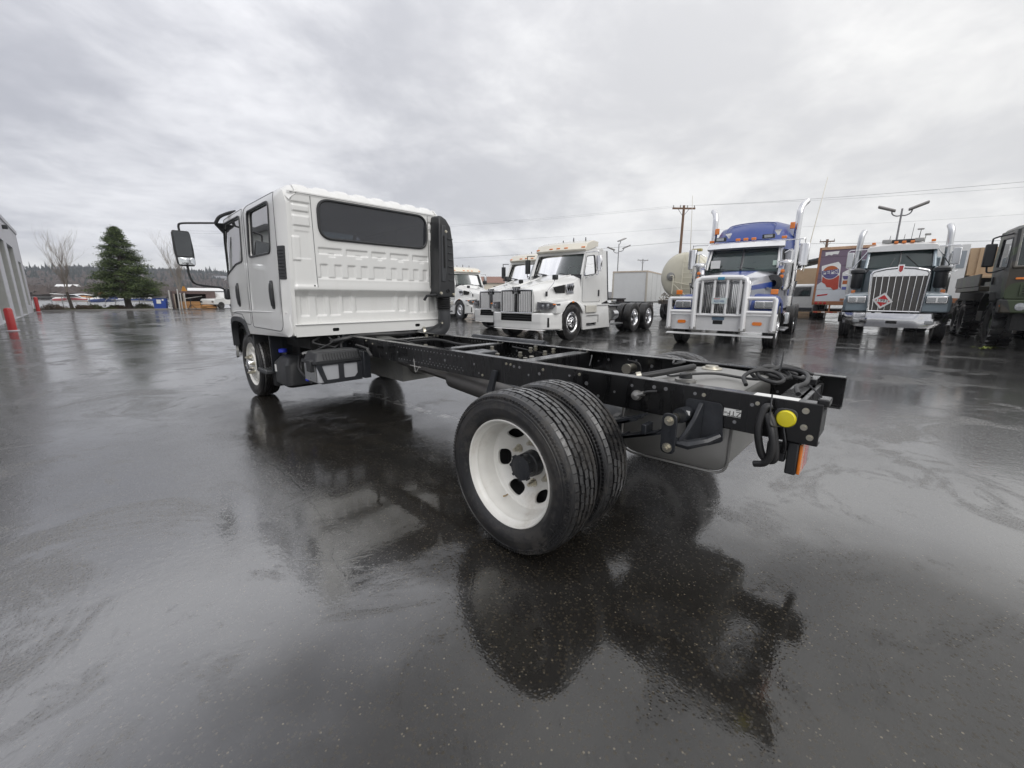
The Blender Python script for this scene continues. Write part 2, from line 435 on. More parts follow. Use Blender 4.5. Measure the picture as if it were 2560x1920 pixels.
    h1 = g.m('ADD', g.m('MULTIPLY', grain, g.mixf(wet, 1., .10)), g.m('MULTIPLY', wav, .55))
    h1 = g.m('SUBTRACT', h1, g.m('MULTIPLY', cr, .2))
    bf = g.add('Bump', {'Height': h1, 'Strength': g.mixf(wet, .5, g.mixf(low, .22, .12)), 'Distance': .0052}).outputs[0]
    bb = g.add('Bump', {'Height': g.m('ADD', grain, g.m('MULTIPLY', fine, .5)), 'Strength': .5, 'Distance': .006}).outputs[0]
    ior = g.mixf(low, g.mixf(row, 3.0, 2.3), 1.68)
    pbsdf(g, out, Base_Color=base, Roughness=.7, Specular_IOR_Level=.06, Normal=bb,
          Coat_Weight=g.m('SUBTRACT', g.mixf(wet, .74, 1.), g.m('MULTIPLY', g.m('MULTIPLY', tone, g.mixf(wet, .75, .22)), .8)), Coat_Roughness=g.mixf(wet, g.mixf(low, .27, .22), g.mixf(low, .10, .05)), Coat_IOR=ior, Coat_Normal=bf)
    return m
ASPH = ground_mat()
lot = MB().bx(-60, 90, -40, 48.5, -.3, 0).done('asphalt_lot', ASPH, smooth=0); structure(lot)
EARTH = mat('earth_ground', (.07, .066, .05), .9, var=.35, scale=.05)
structure(MB().bx(-520, 900, -200, 1000, -1.0, -.32).done('ground', EARTH, smooth=0))
APRON = mat('wet_concrete_apron', (.30, .30, .29), .25, var=.2, scale=.15, coat=.8, coatr=.15)
structure(MB().bx(-260, 160, 52.5, 165, -.31, -.02).done('airfield_apron', APRON, smooth=0))
# ------------------------------------------------------------ wheels
def tyre_mesh(Rt, w, rim, name, nb=64, ribs=5, lug=.010, skew=.22, parent=None, blocks=True):
    b = MB(); h = w/2; base = Rt-lug
    if blocks:
        for k in range(nb*2):   # moulded shoulder teeth
            t = 2*PI*k/(nb*2); r0 = rim+(Rt-rim)*.80
            for q in (-1, 1):
                b.box((q*h*.925, r0*cos(t), r0*sin(t)), (.006, .010, .018), Matrix.Rotation(t-PI/2, 3, 'X'))
    pr = [(-h*.72, rim+.004), (-h*.8, rim+.012), (-h*.93, rim+(Rt-rim)*.22), (-h, rim+(Rt-rim)*.45), (-h*1.004, rim+(Rt-rim)*.50), (-h*1.0, rim+(Rt-rim)*.51), (-h*.985, rim+(Rt-rim)*.64), (-h*.965, rim+(Rt-rim)*.65), (-h*.955, rim+(Rt-rim)*.72), (-h*.985, rim+(Rt-rim)*.73), (-h*.965, rim+(Rt-rim)*.76), (-h*.93, rim+(Rt-rim)*.77), (-h*.9, base-.012), (-h*.80, base)]
    pr = pr+[(-x, r) for x, r in pr[::-1]]
    b.lathe(pr, 64)
    if blocks:
        b.m = 1; W_ = h*1.66; gap = .0095*w/.226
        edges = [-.5, -.285, -.098, .098, .285, .5] if ribs == 5 else [-.5+i/ribs for i in range(ribs+1)]
        for i in range(len(edges)-1):
            x0, x1 = edges[i]*W_+gap/2, edges[i+1]*W_-gap/2; sh = i in (0, len(edges)-2)
            for k in range(nb):
                t0 = 2*PI*(k+.5*(i % 2))/nb; dt = 2*PI/nb*(.965 if sh else .96); z = .0022*(1 if k % 2 else -1)*(0 if sh else 1)
                sk = skew*.5*2*PI/nb*(1 if i % 2 else -1)*(.25 if sh else 1)
                def q(x, t, r): return (x, r*cos(t), r*sin(t))
                crown = lambda x: Rt-.006*(abs(x)/h)**2
                lo = base-.004
                xa, xb = x0+z, x1+z
                if i == 0: xa = -h*.86
                if i == len(edges)-2: xb = h*.86
                dl = .014 if sh else 0
                ra = crown(xa)-(dl if i == 0 else 0); rb = crown(xb)-(dl if i == len(edges)-2 else 0)
                e = .0022
                i0 = b.V(q(xa, t0, lo-(.012 if i == 0 else 0)), q(xb, t0+sk, lo-(.012 if i == len(edges)-2 else 0)), q(xb, t0+sk+dt, lo-(.012 if i == len(edges)-2 else 0)), q(xa, t0+dt, lo-(.012 if i == 0 else 0)),
                         q(xa+e, t0+e, ra), q(xb-e, t0+sk+e, rb), q(xb-e, t0+sk+dt-e, rb), q(xa+e, t0+dt-e, ra))
                b.F(i0+4, i0+5, i0+6, i0+7)
                for a_, c_ in ((0, 1), (1, 2), (2, 3), (3, 0)): b.F(i0+a_, i0+c_, i0+4+c_, i0+4+a_)
        b.m = 0
    return b.done(name, [SIDEWALL, TREAD], parent, smooth=32)
def lug_nut(b, x0, r, t, L, rad, hexr, ax=0):
    c = (x0, r*cos(t), r*sin(t)); d = Vector((1, 0, 0))
    b.cyl(c, Vector(c)+d*L*.55, hexr, n=6).cyl(c, Vector(c)+d*L, rad, n=8).cyl(c, Vector(c)+d*.006, hexr*1.35, n=12)
def disc(b, x, r0, r1, holes, th, n=48, dish=None):
    """wheel disc in the local yz plane with a central bore r0 and listed holes"""
    b.sheet(ellipse(0, 0, r1, r1, n), [ellipse(0, 0, r0, r0, 24)]+holes, (lambda u, v: (x, u, v)) if dish is None else (lambda u, v: (dish(math.hypot(u, v)), u, v)), None if dish is None else .02, (-th, 0, 0))
def oval(rc, t, a, bb, n=18):
    out = []
    for k in range(n):
        p = 2*PI*k/n; ex = abs(cos(p))**.75*(1 if cos(p) > 0 else -1); ey = abs(sin(p))**.75*(1 if sin(p) > 0 else -1)
        u, v = rc+bb*ex, a*ey; out.append((u*cos(t)-v*sin(t), u*sin(t)+v*cos(t)))
    return out
RT = .405
def rear_wheel_outer(parent, loc, rot, phase=.03, full=True):
    w = part('wheel', parent, loc, rot)
    tyre_mesh(RT, .226, .258, 'tyre', parent=w)
    if full:
        for k, ch in enumerate('R19.5'):
            a = -.62+.115*k*-1+.25; rv = Vector((0, cos(a), sin(a)))
            text(ch, .044, 'sidewall_lettering', SIDEWALL, w, frame(Vector((.1122, 0, 0))+rv*.342, rv.cross(Vector((1, 0, 0))), rv), .0016, sx=1.1)
    b = MB().lathe([(.050, .262), (.082, .268), (.092, .270), (.095, .266), (.092, .260), (.083, .257), (.066, .253), (.058, .243), (.035, .240), (.026, .234), (.0, .232), (-.02, .226), (-.040, .222), (-.046, .214)], 64)
    hs = [oval(.172, phase+2*PI*k/6, .046, .026) for k in range(6)]
    disc(b, -.104, .064, .216, hs, .012, 48, lambda r: -.114+.068*sm(r, .125, .212))
    b.done('rim', RIMWHITE, w, smooth=40)
    MB().lathe([(-.135, .0), (-.135, .215)], 32).lathe([(-.135, .215), (-.06, .222)], 32).done('hole_shade_disc', DARK, w)  # black disc added so the rim holes look shaded
    for k in range(6):
        q = MB(); lug_nut(q, -.114, .111, phase+.528+2*PI*k/6, .045, .010, .017); q.done('lug_nut', ZINC, w, smooth=25)
    h = MB().lathe([(-.114, .068), (-.07, .064), (-.065, .058), (-.03, .057), (-.028, .064), (-.010, .064), (-.008, .055), (-.006, .0)], 28)
    for k in range(8):
        t = 2*PI*k/8; h.cyl((-.028, .063*cos(t), .063*sin(t)), (-.007, .063*cos(t), .063*sin(t)), .009, n=6)
    h.done('hub', CAST, w)
    MB().tube([(-.03, .215*cos(4.2), .215*sin(4.2)), (.0, .20*cos(4.24), .20*sin(4.24)), (.035, .175*cos(4.3), .175*sin(4.3))], .0045, 6).done('valve_stem', mat('brass', (.35, .24, .1), .35, 1.), w)
    return w
def simple_dual(parent, loc, rot):
    w = part('wheel', parent, loc, rot)
    tyre_mesh(RT, .226, .258, 'tyre', parent=w)
    b = MB().lathe([(.050, .262), (.088, .268), (.09, .26), (.06, .245), (-.02, .235), (-.09, .26)], 40); disc(b, .06, .06, .24, [oval(.17, 2*PI*k/6, .045, .026) for k in range(6)], .01, 36)
    b.done('rim', RIMWHITE, w, smooth=30); return w
def front_wheel(parent, loc, rot):
    w = part('wheel', parent, loc, rot)
    tyre_mesh(RT, .226, .258, 'tyre', parent=w)
    b = MB().lathe([(.050, .262), (.082, .270), (.093, .270), (.094, .264), (.082, .257), (.058, .250), (.048, .243), (.046, .236), (.062, .225), (.085, .212)], 64)
    hs = [oval(.182, .3+2*PI*k/8, .028, .021) for k in range(8)]
    disc(b, .085, .09, .214, hs, .012)
    b.lathe([(.085, .145), (.100, .138), (.104, .09), (.104, .06)], 40).done('rim', RIMWHITE, w, smooth=30)
    for k in range(6):
        q = MB(); lug_nut(q, .102, .111, .2+2*PI*k/6, .052, .011, .02); q.done('lug_nut', ZINC, w, smooth=25)
    MB().lathe([(.09, .078), (.12, .074), (.15, .066), (.156, .055), (.158, .0)], 28).done('hub_cap', CHROME, w)
    return w

# ------------------------------------------------------------ the crew cab chassis truck (origin: ground below the rear axle, +Y forward)
TRK = thing('chassis_cab_truck', 'long white crew cab chassis truck with bare black frame rails in the foreground', 'truck')
YA, YF = 0., 4.571
XO = -.9650
rear_wheel_outer(TRK, (XO, YA, RT), (0, 0, PI)); simple_dual(TRK, (-.692, YA, RT), (0, 0, 0))
rear_wheel_outer(TRK, (-XO, YA, RT), (0, 0, 0), .6, False); simple_dual(TRK, (.692, YA, RT), (0, 0, PI))
front_wheel(TRK, (-.85, YF, RT), (0, 0, PI)); front_wheel(TRK, (.85, YF, RT), (0, 0, 0))
# frame rails
ZT, ZB, XR = .8335, .661, .4199
random.seed(3)
def rail(sgn):
    p = part('frame_rail', TRK)
    t, fl = .008, .066
    pf = [(0, ZB), (0, ZT), (-fl, ZT), (-fl, ZT-t), (-t, ZT-t), (-t, ZB+t), (-fl, ZB+t), (-fl, ZB)]
    pf = [(sgn*(XR+x), z) for x, z in pf]
    pf = pf if sgn > 0 else pf[::-1]
    MB().prism(pf, 'y', -1.104, 5.3).done('channel', FRAME, p, smooth=0, bev=.006, seg=3)
    h = MB(); out = MB()
    X = sgn*XR
    def dot(y, z, r, b, pr=.0015):
        b.cyl((X+sgn*.0005, y, z), (X+sgn*pr, y, z), r, n=8); 
        b.cyl((X-sgn*(t+.0005), y, z), (X-sgn*(t+pr), y, z), r, n=8)
    for y in [1.08+.045*k for k in range(21)]:
        dot(y, .695, .005, h); dot(y, .80, .005, h); dot(y+.02, .715, .004, h) if y < 1.6 else None
    for y, z, r in ((.95, .76, .008), (.90, .70, .007), (.55, .79, .009), (.5, .79, .009), (.42, .75, .007), (.33, .77, .010), (.2, .74, .007), (.1, .79, .008), (-.02, .76, .012), (-.1, .70, .009), (-.2, .74, .007), (-.3, .79, .008), (-.42, .80, .01), (-.48, .80, .01), (-.62, .80, .008), (-.9, .69, .012), (-.86, .79, .008), (-.8, .70, .008), (1.3, .75, .011), (1.5, .74, .008), (2.0, .75, .009), (2.2, .72, .008)): dot(y, z, r, h)
    stuff(h.done('rail_hole', mat('wet_rivet', (.30, .30, .31), .3, .7), p))
    b = MB()
    for y, z in ((2.45, .79), (2.58, .70), (2.58, .735), (2.58, .81), (.62, .80), (.58, .80), (.30, .80), (.86, .69), (.03, .805), (-.66, .80), (-.70, .69), (-.88, .80)):
        b.cyl((X, y, z), (X+sgn*.008, y, z), .0065, n=6).cyl((X, y, z), (X+sgn*.003, y, z), .009, n=10)
    stuff(b.done('rail_bolt', ZINC if sgn < 0 else FRAME, p))
    return p
RL = rail(-1); RR = rail(1)
for y, z in ((-1.05, .80), (-1.052, .732), (-1.076, .694)):
    MB().cyl((-XR, y, z), (-XR-.012, y, z), .0095, n=6).cyl((-XR, y, z), (-XR-.004, y, z), .0125, n=14).done('flange_bolt', ZINC, RL, smooth=25)
# chalk figure on the left rail
ck = MB(); X = -XR-.0012
for a, b_ in (((1.74, .715), (1.725, .60)), ((1.80, .655), (1.64, .652)), ((1.66, .66), (1.71, .605))):
    ck.tube([(X, *a), (X, *b_)], .0018, 4)
ck.done('chalk_mark', LABELW, RL)
# cross members
def xm(y, z, wd, hh, name='cross_member', m=FRAME):
    o = MB().bx(-XR+.009, XR-.009, y-wd/2, y+wd/2, z-.006, z).bx(-XR+.009, XR-.009, y-wd/2, y-wd/2+.006, z-hh, z-.006).done(name, m, TRK, smooth=0, bev=.003)
    b = MB()
    for s in (-1, 1):
        for k in (-1, 1): b.cyl((s*(XR-.05), y+k*wd*.3, z), (s*(XR-.05), y+k*wd*.3, z+.012), .011, n=6)
    b.done('cross_member_bolt', ZINC, o); return o
xm(.53, .822, .11, .13); xm(1.47, .818, .10, .12); xm(2.5, .81, .10, .12); xm(-.96, .80, .09, .10); xm(-.30, .74, .12, .08)
MB().bx(-.30, .34, -1.02, -.985, .70, .80).done('rear_beam', FRAME, TRK, smooth=0, bev=.004)
MB().bx(.20, .36, -1.0, -.92, .77, .83).done('rear_bracket', FRAME, TRK, smooth=0, bev=.004)
MB().box((-.37, -1.10, .838), (.085, .04, .03)).done('tow_tab', FRAME, TRK, smooth=0, bev=.006)
MB().tube([(-.36, -1.09, .85), (-.36, -1.04, .895)], .003, 5).done('cable_tie', PLASTIC, TRK)
o = MB().bx(-XR+.003, -XR+.06, -1.02, -.86, ZT, ZT+.0012).done('white_sticker', LABELW, RL, smooth=0)
# axle, propeller shaft, differential
ax = MB().cyl((-.75, 0, .405), (.75, 0, .405), .065, n=16)
ax.lathe([(-.19, .05), (-.17, .10), (-.10, .155), (0, .175), (.10, .155), (.17, .10), (.19, .05)], 20, (0, .02, .42))
for s in (-1, 1): ax.lathe([(s*.50, .06), (s*.52, .17), (s*.60, .175), (s*.61, .1)], 24, (0, 0, .405))
ax.done('rear_axle', CAST, TRK)
MB().cyl((0, .15, .45), (0, 3.2, .62), .05, n=14).cyl((0, 1.55, .53), (0, 1.70, .535), .085, n=14).done('propeller_shaft', CAST, TRK)
MB().bx(-.20, .22, 2.3, 3.4, .40, .72).lathe([(2.1, .05), (2.2, .14), (2.9, .2), (3.4, .24)], 16, (0, 0, .6), 'y').done('gearbox', mat('cast_aluminium', (.22, .22, .21), .5, .6, dirt=.5), TRK)
MB().cyl((-.22, 1.45, .56), (-.22, .75, .50), .085, n=16).cyl((-.22, 1.45, .56), (-.22, 2.3, .62), .04, n=10).done('silencer', mat('dull_steel', (.16, .155, .15), .5, .8, dirt=.6), TRK)
MB().cyl((.52, 1.05, .80), (.52, 2.02, .80), .055, n=16).cyl((.52, 1.02, .80), (.52, 1.05, .80), .04, n=12).done('exhaust_filter', CAST, TRK)
MB().bx(-.26, .02, 1.15, 1.35, .68, .80).cyl((-.02, 1.28, .74), (.10, 1.28, .74), .05, n=12).done('brake_actuator', CAST, TRK, bev=.008)
b = MB(); random.seed(5)
for k in range(15):
    x, y = random.uniform(-.33, .35), random.choice([.62, .7, .8, 1.0, 1.15, 1.3, 1.55, 1.8, 2.0, 2.2, 2.6]); z = random.uniform(.77, .815)
    b.cyl((x, y, z-.03), (x, y, z), .012, n=8).cyl((x, y, z), (x, y, z+.014), .018, n=6).cyl((x, y, z-.02), (x, y, z-.01), .020, n=8)
stuff(b.done('pipe_fitting', ZINC, TRK, smooth=25))
def hose(name, pts, r, m=RUBBERHOSE, n=8, par=None, k=7): return MB().tube(curve(pts, k), r, n).done(name, m, par or TRK, smooth=60)
hose('brake_hose', [(-.1, 2.3, .80), (.02, 2.0, .83), (.1, 1.75, .80), (.22, 1.45, .79)], .012)
hose('brake_hose', [(-.30, 2.5, .815), (-.22, 2.2, .82), (-.30, 1.8, .80), (-.30, 1.5, .79)], .009)
hose('brake_hose', [(.3, 1.25, .80), (.34, .9, .77), (.30, .5, .76)], .007)
for dx in (0, .03, .055): hose('brake_pipe', [(-.34+dx, 3.0, .79), (-.34+dx, 2.0, .785), (-.34+dx, 1.0, .775), (-.33+dx, .2, .77)], .004, ZINC if dx == .03 else RUBBERHOSE, 6)
hose('breather_pipe', [(.30, .42, .80), (.22, .36, .815), (.10, .30, .76)], .004)
MB().cyl((.33, .08, .75), (.24, .08, .75), .03, n=12).cyl((.24, .08, .75), (.225, .08, .75), .036, n=12).done('shock_mount', ZINC, TRK)
hose('wire_clip', [(.36, .14, .80), (.30, .10, .80), (.29, .02, .79), (.30, .0, .72)], .004)
# springs on both sides
for s in (-1, 1):
    X = s*.505
    sp = part('leaf_spring', TRK)
    for k, (y0, y1, z0, zc) in enumerate(((-.56, .62, .625, .50), (-.50, .58, .606, .486), (-.43, .5, .585, .472), (-.33, .4, .556, .456))):
        pts = [(y0+(y1-y0)*i/16, zc+(z0-zc)*(2*i/16-1)**2) for i in range(17)]
        b = MB().loft([[(X-.035, y, z-.006), (X+.035, y, z-.006), (X+.035, y, z+.006), (X-.035, y, z+.006)] for y, z in pts])
        b.done('spring_leaf', CAST, sp, smooth=30)
    for k, (y0, y1, z0, zc) in enumerate(((-.42, .45, .672, .575), (-.40, .42, .653, .560), (-.36, .4, .637, .548))):
        pts = [(y0+(y1-y0)*i/14, zc+(z0-zc)*(2*i/14-1)**2) for i in range(15)]
        MB().loft([[(X-.035, y, z-.006), (X+.035, y, z-.006), (X+.035, y, z+.006), (X-.035, y, z+.006)] for y, z in pts]).done('spring_leaf', CAST, sp, smooth=30)
    MB().bx(X-.040, X+.040, -.45, -.425, .585, .635).done('spring_clip', CAST, sp, bev=.004)
    # hanger bracket, shackle, bolts
    br = part('spring_bracket', TRK); A = s*XR
    pl = rpoly([(-.585, .775), (-.745, .775), (-.765, .60), (-.70, .565), (-.60, .60)], .02, 4)
    MB().sheet(pl, [], lambda u, v: (A+s*.002, u, v), None, (s*.012, 0, 0)).done('bracket_plate', CAST, br, bev=.003)
    MB().loft([[(A+s*.014, -.66+dx, z) for dx in (-.01, .01)]+[(A+s*(.014+d), -.66+yy+dx, z) for dx in (.01, -.01)] for z, d, yy in ((.765, .015, 0.), (.70, .05, .012), (.64, .085, .03), (.59, .10, .055), (.565, .10, .07))]).done('bracket_rib', CAST, br, bev=.004)
    MB().tube([(A+s*.10, -.575, .58), (A+s*.09, -.64, .575), (A+s*.05, -.71, .60), (A+s*.012, -.75, .625)], [.022, .024, .020, .016], 8).done('bracket_arm', CAST, br)
    MB().cyl((A+s*.002, -.60, .70), (A+s*.075, -.585, .70), .036, n=18).done('bracket_boss', CAST, br)
    MB().bx(A+s*.060, A+s*.0615, -.62, -.585, .715, .732) if False else None
    sk = MB().prism(rpoly([(-.53, .72), (-.60, .72), (-.60, .525), (-.53, .525)], .03, 4), 'x', X-.046*1-.006, X-.046) if s > 0 else MB().prism(rpoly([(-.53, .72), (-.60, .72), (-.60, .525), (-.53, .525)], .03, 4), 'x', X-.052, X-.040)
    sk.done('shackle', CAST, br, bev=.003)
    for z, rr in ((.685, .02), (.555, .019)):
        MB().cyl((X-s*.03, -.565, z), (X+s*.056, -.565, z), .023, n=14).cyl((X+s*.05, -.565, z), (X+s*.069, -.565, z), rr*.85, n=6).cyl((X+s*.06, -.565, z), (X+s*.082, -.565, z), .009, n=8).done('shackle_bolt', ZINC, br, smooth=25)
MB().bx(-XR-.0655, -XR-.064, -.628, -.60, .708, .728).done('paper_tag', LABELW, TRK, smooth=0)
# printed tag, upside down, on the rail
tg = MB().bx(-XR-.0015, -XR-.0005, -.822, -.752, .722, .757).done('printed_label', LABELW, TRK, smooth=0)
text('ZTF', .034, 'label_text', INK, tg, frame((-XR-.0018, -.795, .737), (0, 1, 0), (0, 0, -1)), .0003)
text('00', .012, 'label_text', INK, tg, frame((-XR-.0018, -.760, .738), (0, 1, 0), (0, 0, -1)), .0003)
MB().bx(-XR-.0019, -XR-.0016, -.818, -.80, .7525, .7555).done('label_print', INK, tg, smooth=0)
# round reflector, hose loop, lamp
rf = MB().prism(rpoly([(-.945, .715), (-1.02, .715), (-1.035, .80), (-.945, .80)], .038, 6), 'x', -XR-.010, -XR-.001).done('reflector_base', PLASTIC2, TRK, bev=.003)
MB().lathe([(0, .036), (-.008, .035), (-.013, .031), (-.0145, .0)], 32, (-XR-.010, -.990, .757)).done('side_reflector', YELLOW, rf)
hose('wiring_loom', [(-.44, -.935, .80), (-.455, -.915, .79), (-.47, -.905, .70), (-.46, -.925, .60), (-.45, -.955, .57), (-.455, -.975, .60), (-.46, -.955, .72), (-.45, -.93, .775)], .015, n=10)
hose('wiring_loom', [(-.455, -.925, .77), (-.475, -.955, .70), (-.475, -.965, .62), (-.47, -.945, .565), (-.46, -.905, .545)], .014, n=10)
hose('cable_tie', [(-.43, -.93, .85), (-.47, -.94, .78), (-.49, -.95, .735), (-.45, -.975, .725)], .003, PLASTIC, 6)
tl = MB().bx(-.405, -.16, -1.045, -1.005, .515, .655).bx(-.40, -.36, -1.0, -.93, .56, .64).done('tail_lamp', PLASTIC, TRK, bev=.006)
MB().bx(-.400, -.33, -1.058, -1.046, .52, .65).done('amber_lens', AMBER, tl, bev=.004)
MB().bx(-.328, -.235, -1.058, -1.046, .52, .65).done('red_lens', RED, tl, bev=.004)
MB().bx(-.233, -.165, -1.058, -1.046, .52, .65).done('clear_lens', LAMPGLASS, tl, bev=.004)
MB().bx(-.41, -.19, -1.0, -.985, .60, .665).done('lamp_bracket', FRAME, TRK, bev=.003)
MB().bx(.16, .405, -1.045, -1.005, .515, .655).done('tail_lamp', PLASTIC, TRK, bev=.006)
hose('lamp_wire', [(-.43, -.985, .72), (-.435, -1.0, .66), (-.42, -1.0, .62)], .004, PLASTIC)
# plug on the rail above the tyre
MB().lathe([(0, .026), (-.012, .028), (-.03, .022), (-.036, .0)], 16, (-XR, -.335, .745)).cyl((-XR-.02, -.335, .745), (-XR-.025, -.38, .765), .012, n=8).done('fuel_pipe_plug', STAIN, TRK)
hose('fuel_pipe', [(-.445, -.365, .75), (-.445, -.395, .775), (-.43, -.44, .782)], .007)
MB().prism(rpoly([(.735, .745), (.695, .745), (.74, .575), (.80, .575)], .008, 3), 'x', -XR-.026, -XR-.002).done('bump_stop_bracket', CAST, TRK, bev=.004)
# fuel tank between the rails
tk = part('fuel_tank', TRK)
X0, X1, TY0, TY1, TZ0 = -.365, .365, -.775, -.235, .405
def tsec(x, ins=0.):
    return rpoly([(TY1-ins, TZ0+ins), (TY0+ins, TZ0+ins+.02), (TY0+ins, .785-ins), (TY1-.10-ins, .80-ins), (TY1-ins, .76-ins)], [.085, .075, .06, .06, .05], 6)
def dome(x, y, z): 
    return z+(.045*max(0, 1-((x-.08)/.34)**2)*max(0, 1-((y+.56)/.24)**2) if z > .7 else 0)
rings = []
for x, ins in ((X0, .012), (X0+.006, .002), (X0+.02, 0)): rings.append([(x, y, z) for y, z in tsec(x, ins)])
for k in range(1, 12):
    x = X0+.02+(X1-X0-.04)*k/12; rings.append([(x, y, dome(x, y, z)) for y, z in tsec(x)])
for x, ins in ((X1-.02, 0), (X1, .012)): rings.append([(x, y, z) for y, z in tsec(x, ins)])
MB().loft(rings).done('tank_shell', STAIN, tk, smooth=40)
gx = MB().grid(lambda u, v: ((lambda x, y: (x, y, .79+.052*max(0, 1-((x-.06)/.36)**2)**.8*max(0, 1-((y+.53)/.25)**2)**.8))(X0+.02+u*(X1-X0-.04), TY0+.01+v*.50)), 24, 18).done('tank_top', STAIN, tk, smooth=60)
MB().tube([(X0-.002, y, z) for y, z in tsec(0, -.004)]+[(X0-.002, *tsec(0, -.004)[0])], .006, 6).done('weld_flange', STAIN, tk)
MB().lathe([(.0, .050), (.006, .055), (.012, .050), (.014, .036), (.022, .034), (.024, .0)], 24, (.10, -.52, .838), 'z').done('tank_cap', ZINC, tk)
sn = MB().lathe([(.0, .052), (.012, .052), (.014, .034), (.018, .03)], 24, (-.23, -.50, .815), 'z').done('sender_flange', STAIN, tk)
MB().lathe([(.012, .033), (.035, .030), (.040, .0)], 16, (-.23, -.50, .82), 'z').done('fuel_sender', PLASTIC, tk)
hose('filler_hose', [(-.335, -.20, .80), (-.25, -.31, .825), (-.12, -.40, .845), (.02, -.45, .855)], .017, par=tk)
MB().cyl((-.29, -.255, .815), (-.275, -.275, .82), .023, n=12).done('hose_clamp', ZINC, tk)
hose('vent_hose', [(-.22, -.50, .85), (-.10, -.60, .85), (-.04, -.72, .835), (-.05, -.80, .84), (.1, -.86, .83)], .007, par=tk)
hose('vent_hose', [(.28, -.25, .83), (.20, -.33, .85), (.10, -.30, .845), (.2, -.26, .85)], .006, par=tk)
for i, (ox, oy, ph) in enumerate(((-.06, -.80, 0), (.08, -.80, 1.3), (.16, -.86, 2.2))):
    hose('coiled_hose', [(ox-.16+.06*i, oy+.02, .835), (ox-.09, oy+.05, .862), (ox-.02, oy+.02, .885), (ox+.03, oy-.05, .88), (ox+.0, oy-.10, .855), (ox-.06, oy-.08, .845), (ox-.05, oy-.01, .86), (ox+.04, oy+.02, .885), (ox+.11, oy-.03, .87), (ox+.14, oy-.11, .84)], .0095, n=10)
hose('coiled_hose', [(.02, -.78, .86), (.10, -.86, .885), (.04, -.97, .88), (-.12, -1.0, .865), (-.22, -.98, .855), (-.30, -1.0, .84)], .010, n=10)
MB().tube([(.0, -.86, .86), (.01, -.87, .90), (.03, -.87, .98)], [.005, .004, .0025], 6).done('cable_tie', PLASTIC, TRK)
hose('pump_wire', [(-.22, -.5, .85), (-.26, -.53, .86), (-.29, -.46, .845), (-.22, -.40, .83)], .005)
# ------------------------------------------------------------ cab
YB = 3.014
def Wz(z):
    w = .972 if z > 1.085 else .972+.014*sm(1.085-z, 0, .03)
    if z > 1.36: w -= .036*sm(z, 1.30, 2.35)
    if z > 2.14: w -= .10*((z-2.14)/.14)**2
    return w
def side(y, z, s=-1, d=0.):
    w = Wz(z)+d
    if y < 3.17: w -= .060*((3.17-y)/.16)**2
    if y > 5.0: w -= .20*((y-5.0)/.62)**2
    return (s*w, y, z)
ROOFZ = 2.285
door_r = rpoly([(3.14, .90), (4.16, .90), (4.20, 2.205), (3.20, 2.215)], [.12, .05, .10, .10], 5)
door_f = rpoly([(4.235, .92), (4.42, .92), (4.58, 1.03), (5.02, 1.04), (5.20, 1.04), (5.42, 1.40), (5.26, 1.95), (5.12, 2.17), (4.275, 2.205)], [.04, .03, .05, .1, .05, .05, .06, .10, .08], 4)
win_r = rpoly([(3.36, 1.665), (4.08, 1.665), (4.06, 2.13), (3.34, 2.14)], [.06, .05, .06, .07], 5)
win_f = rpoly([(4.36, 1.64), (4.64, 1.62), (5.06, 1.52), (5.385, 1.42), (5.245, 1.92), (5.10, 2.12), (4.36, 2.13)], [.05, .2, .2, .03, .05, .08, .06], 5)
body = rpoly([(3.035, .85), (4.33, .805), (4.44, .93), (4.62, .985), (4.92, .99), (5.10, .93), (5.20, .80), (5.22, .52), (5.28, .42), (5.60, .44), (5.63, .80), (5.60, 1.25), (5.50, 1.40), (5.30, 1.98), (5.12, 2.18), (4.95, 2.215), (3.16, 2.225), (3.06, 2.205), (3.02, 2.10), (3.02, 1.4)], [.05, .02, .08, .08, .1, .08, .05, .03, .05, .06, .1, .1, .06, .1, .1, .1, .05, .04, .1, .05], 4)
def grow(poly, d):
    c = sum((Vector(q) for q in poly), Vector((0, 0)))/len(poly); out = []
    n = len(poly)
    A = sum(poly[i][0]*poly[(i+1) % n][1]-poly[(i+1) % n][0]*poly[i][1] for i in range(n)); sg = 1 if A > 0 else -1
    for i in range(n):
        a, b = Vector(poly[i-1]), Vector(poly[(i+1) % n]); t = (b-a).normalized(); q = Vector(poly[i])+Vector((t.y, -t.x))*d*sg; out.append((q.x, q.y))
    return out
CAB = part('cab', TRK)
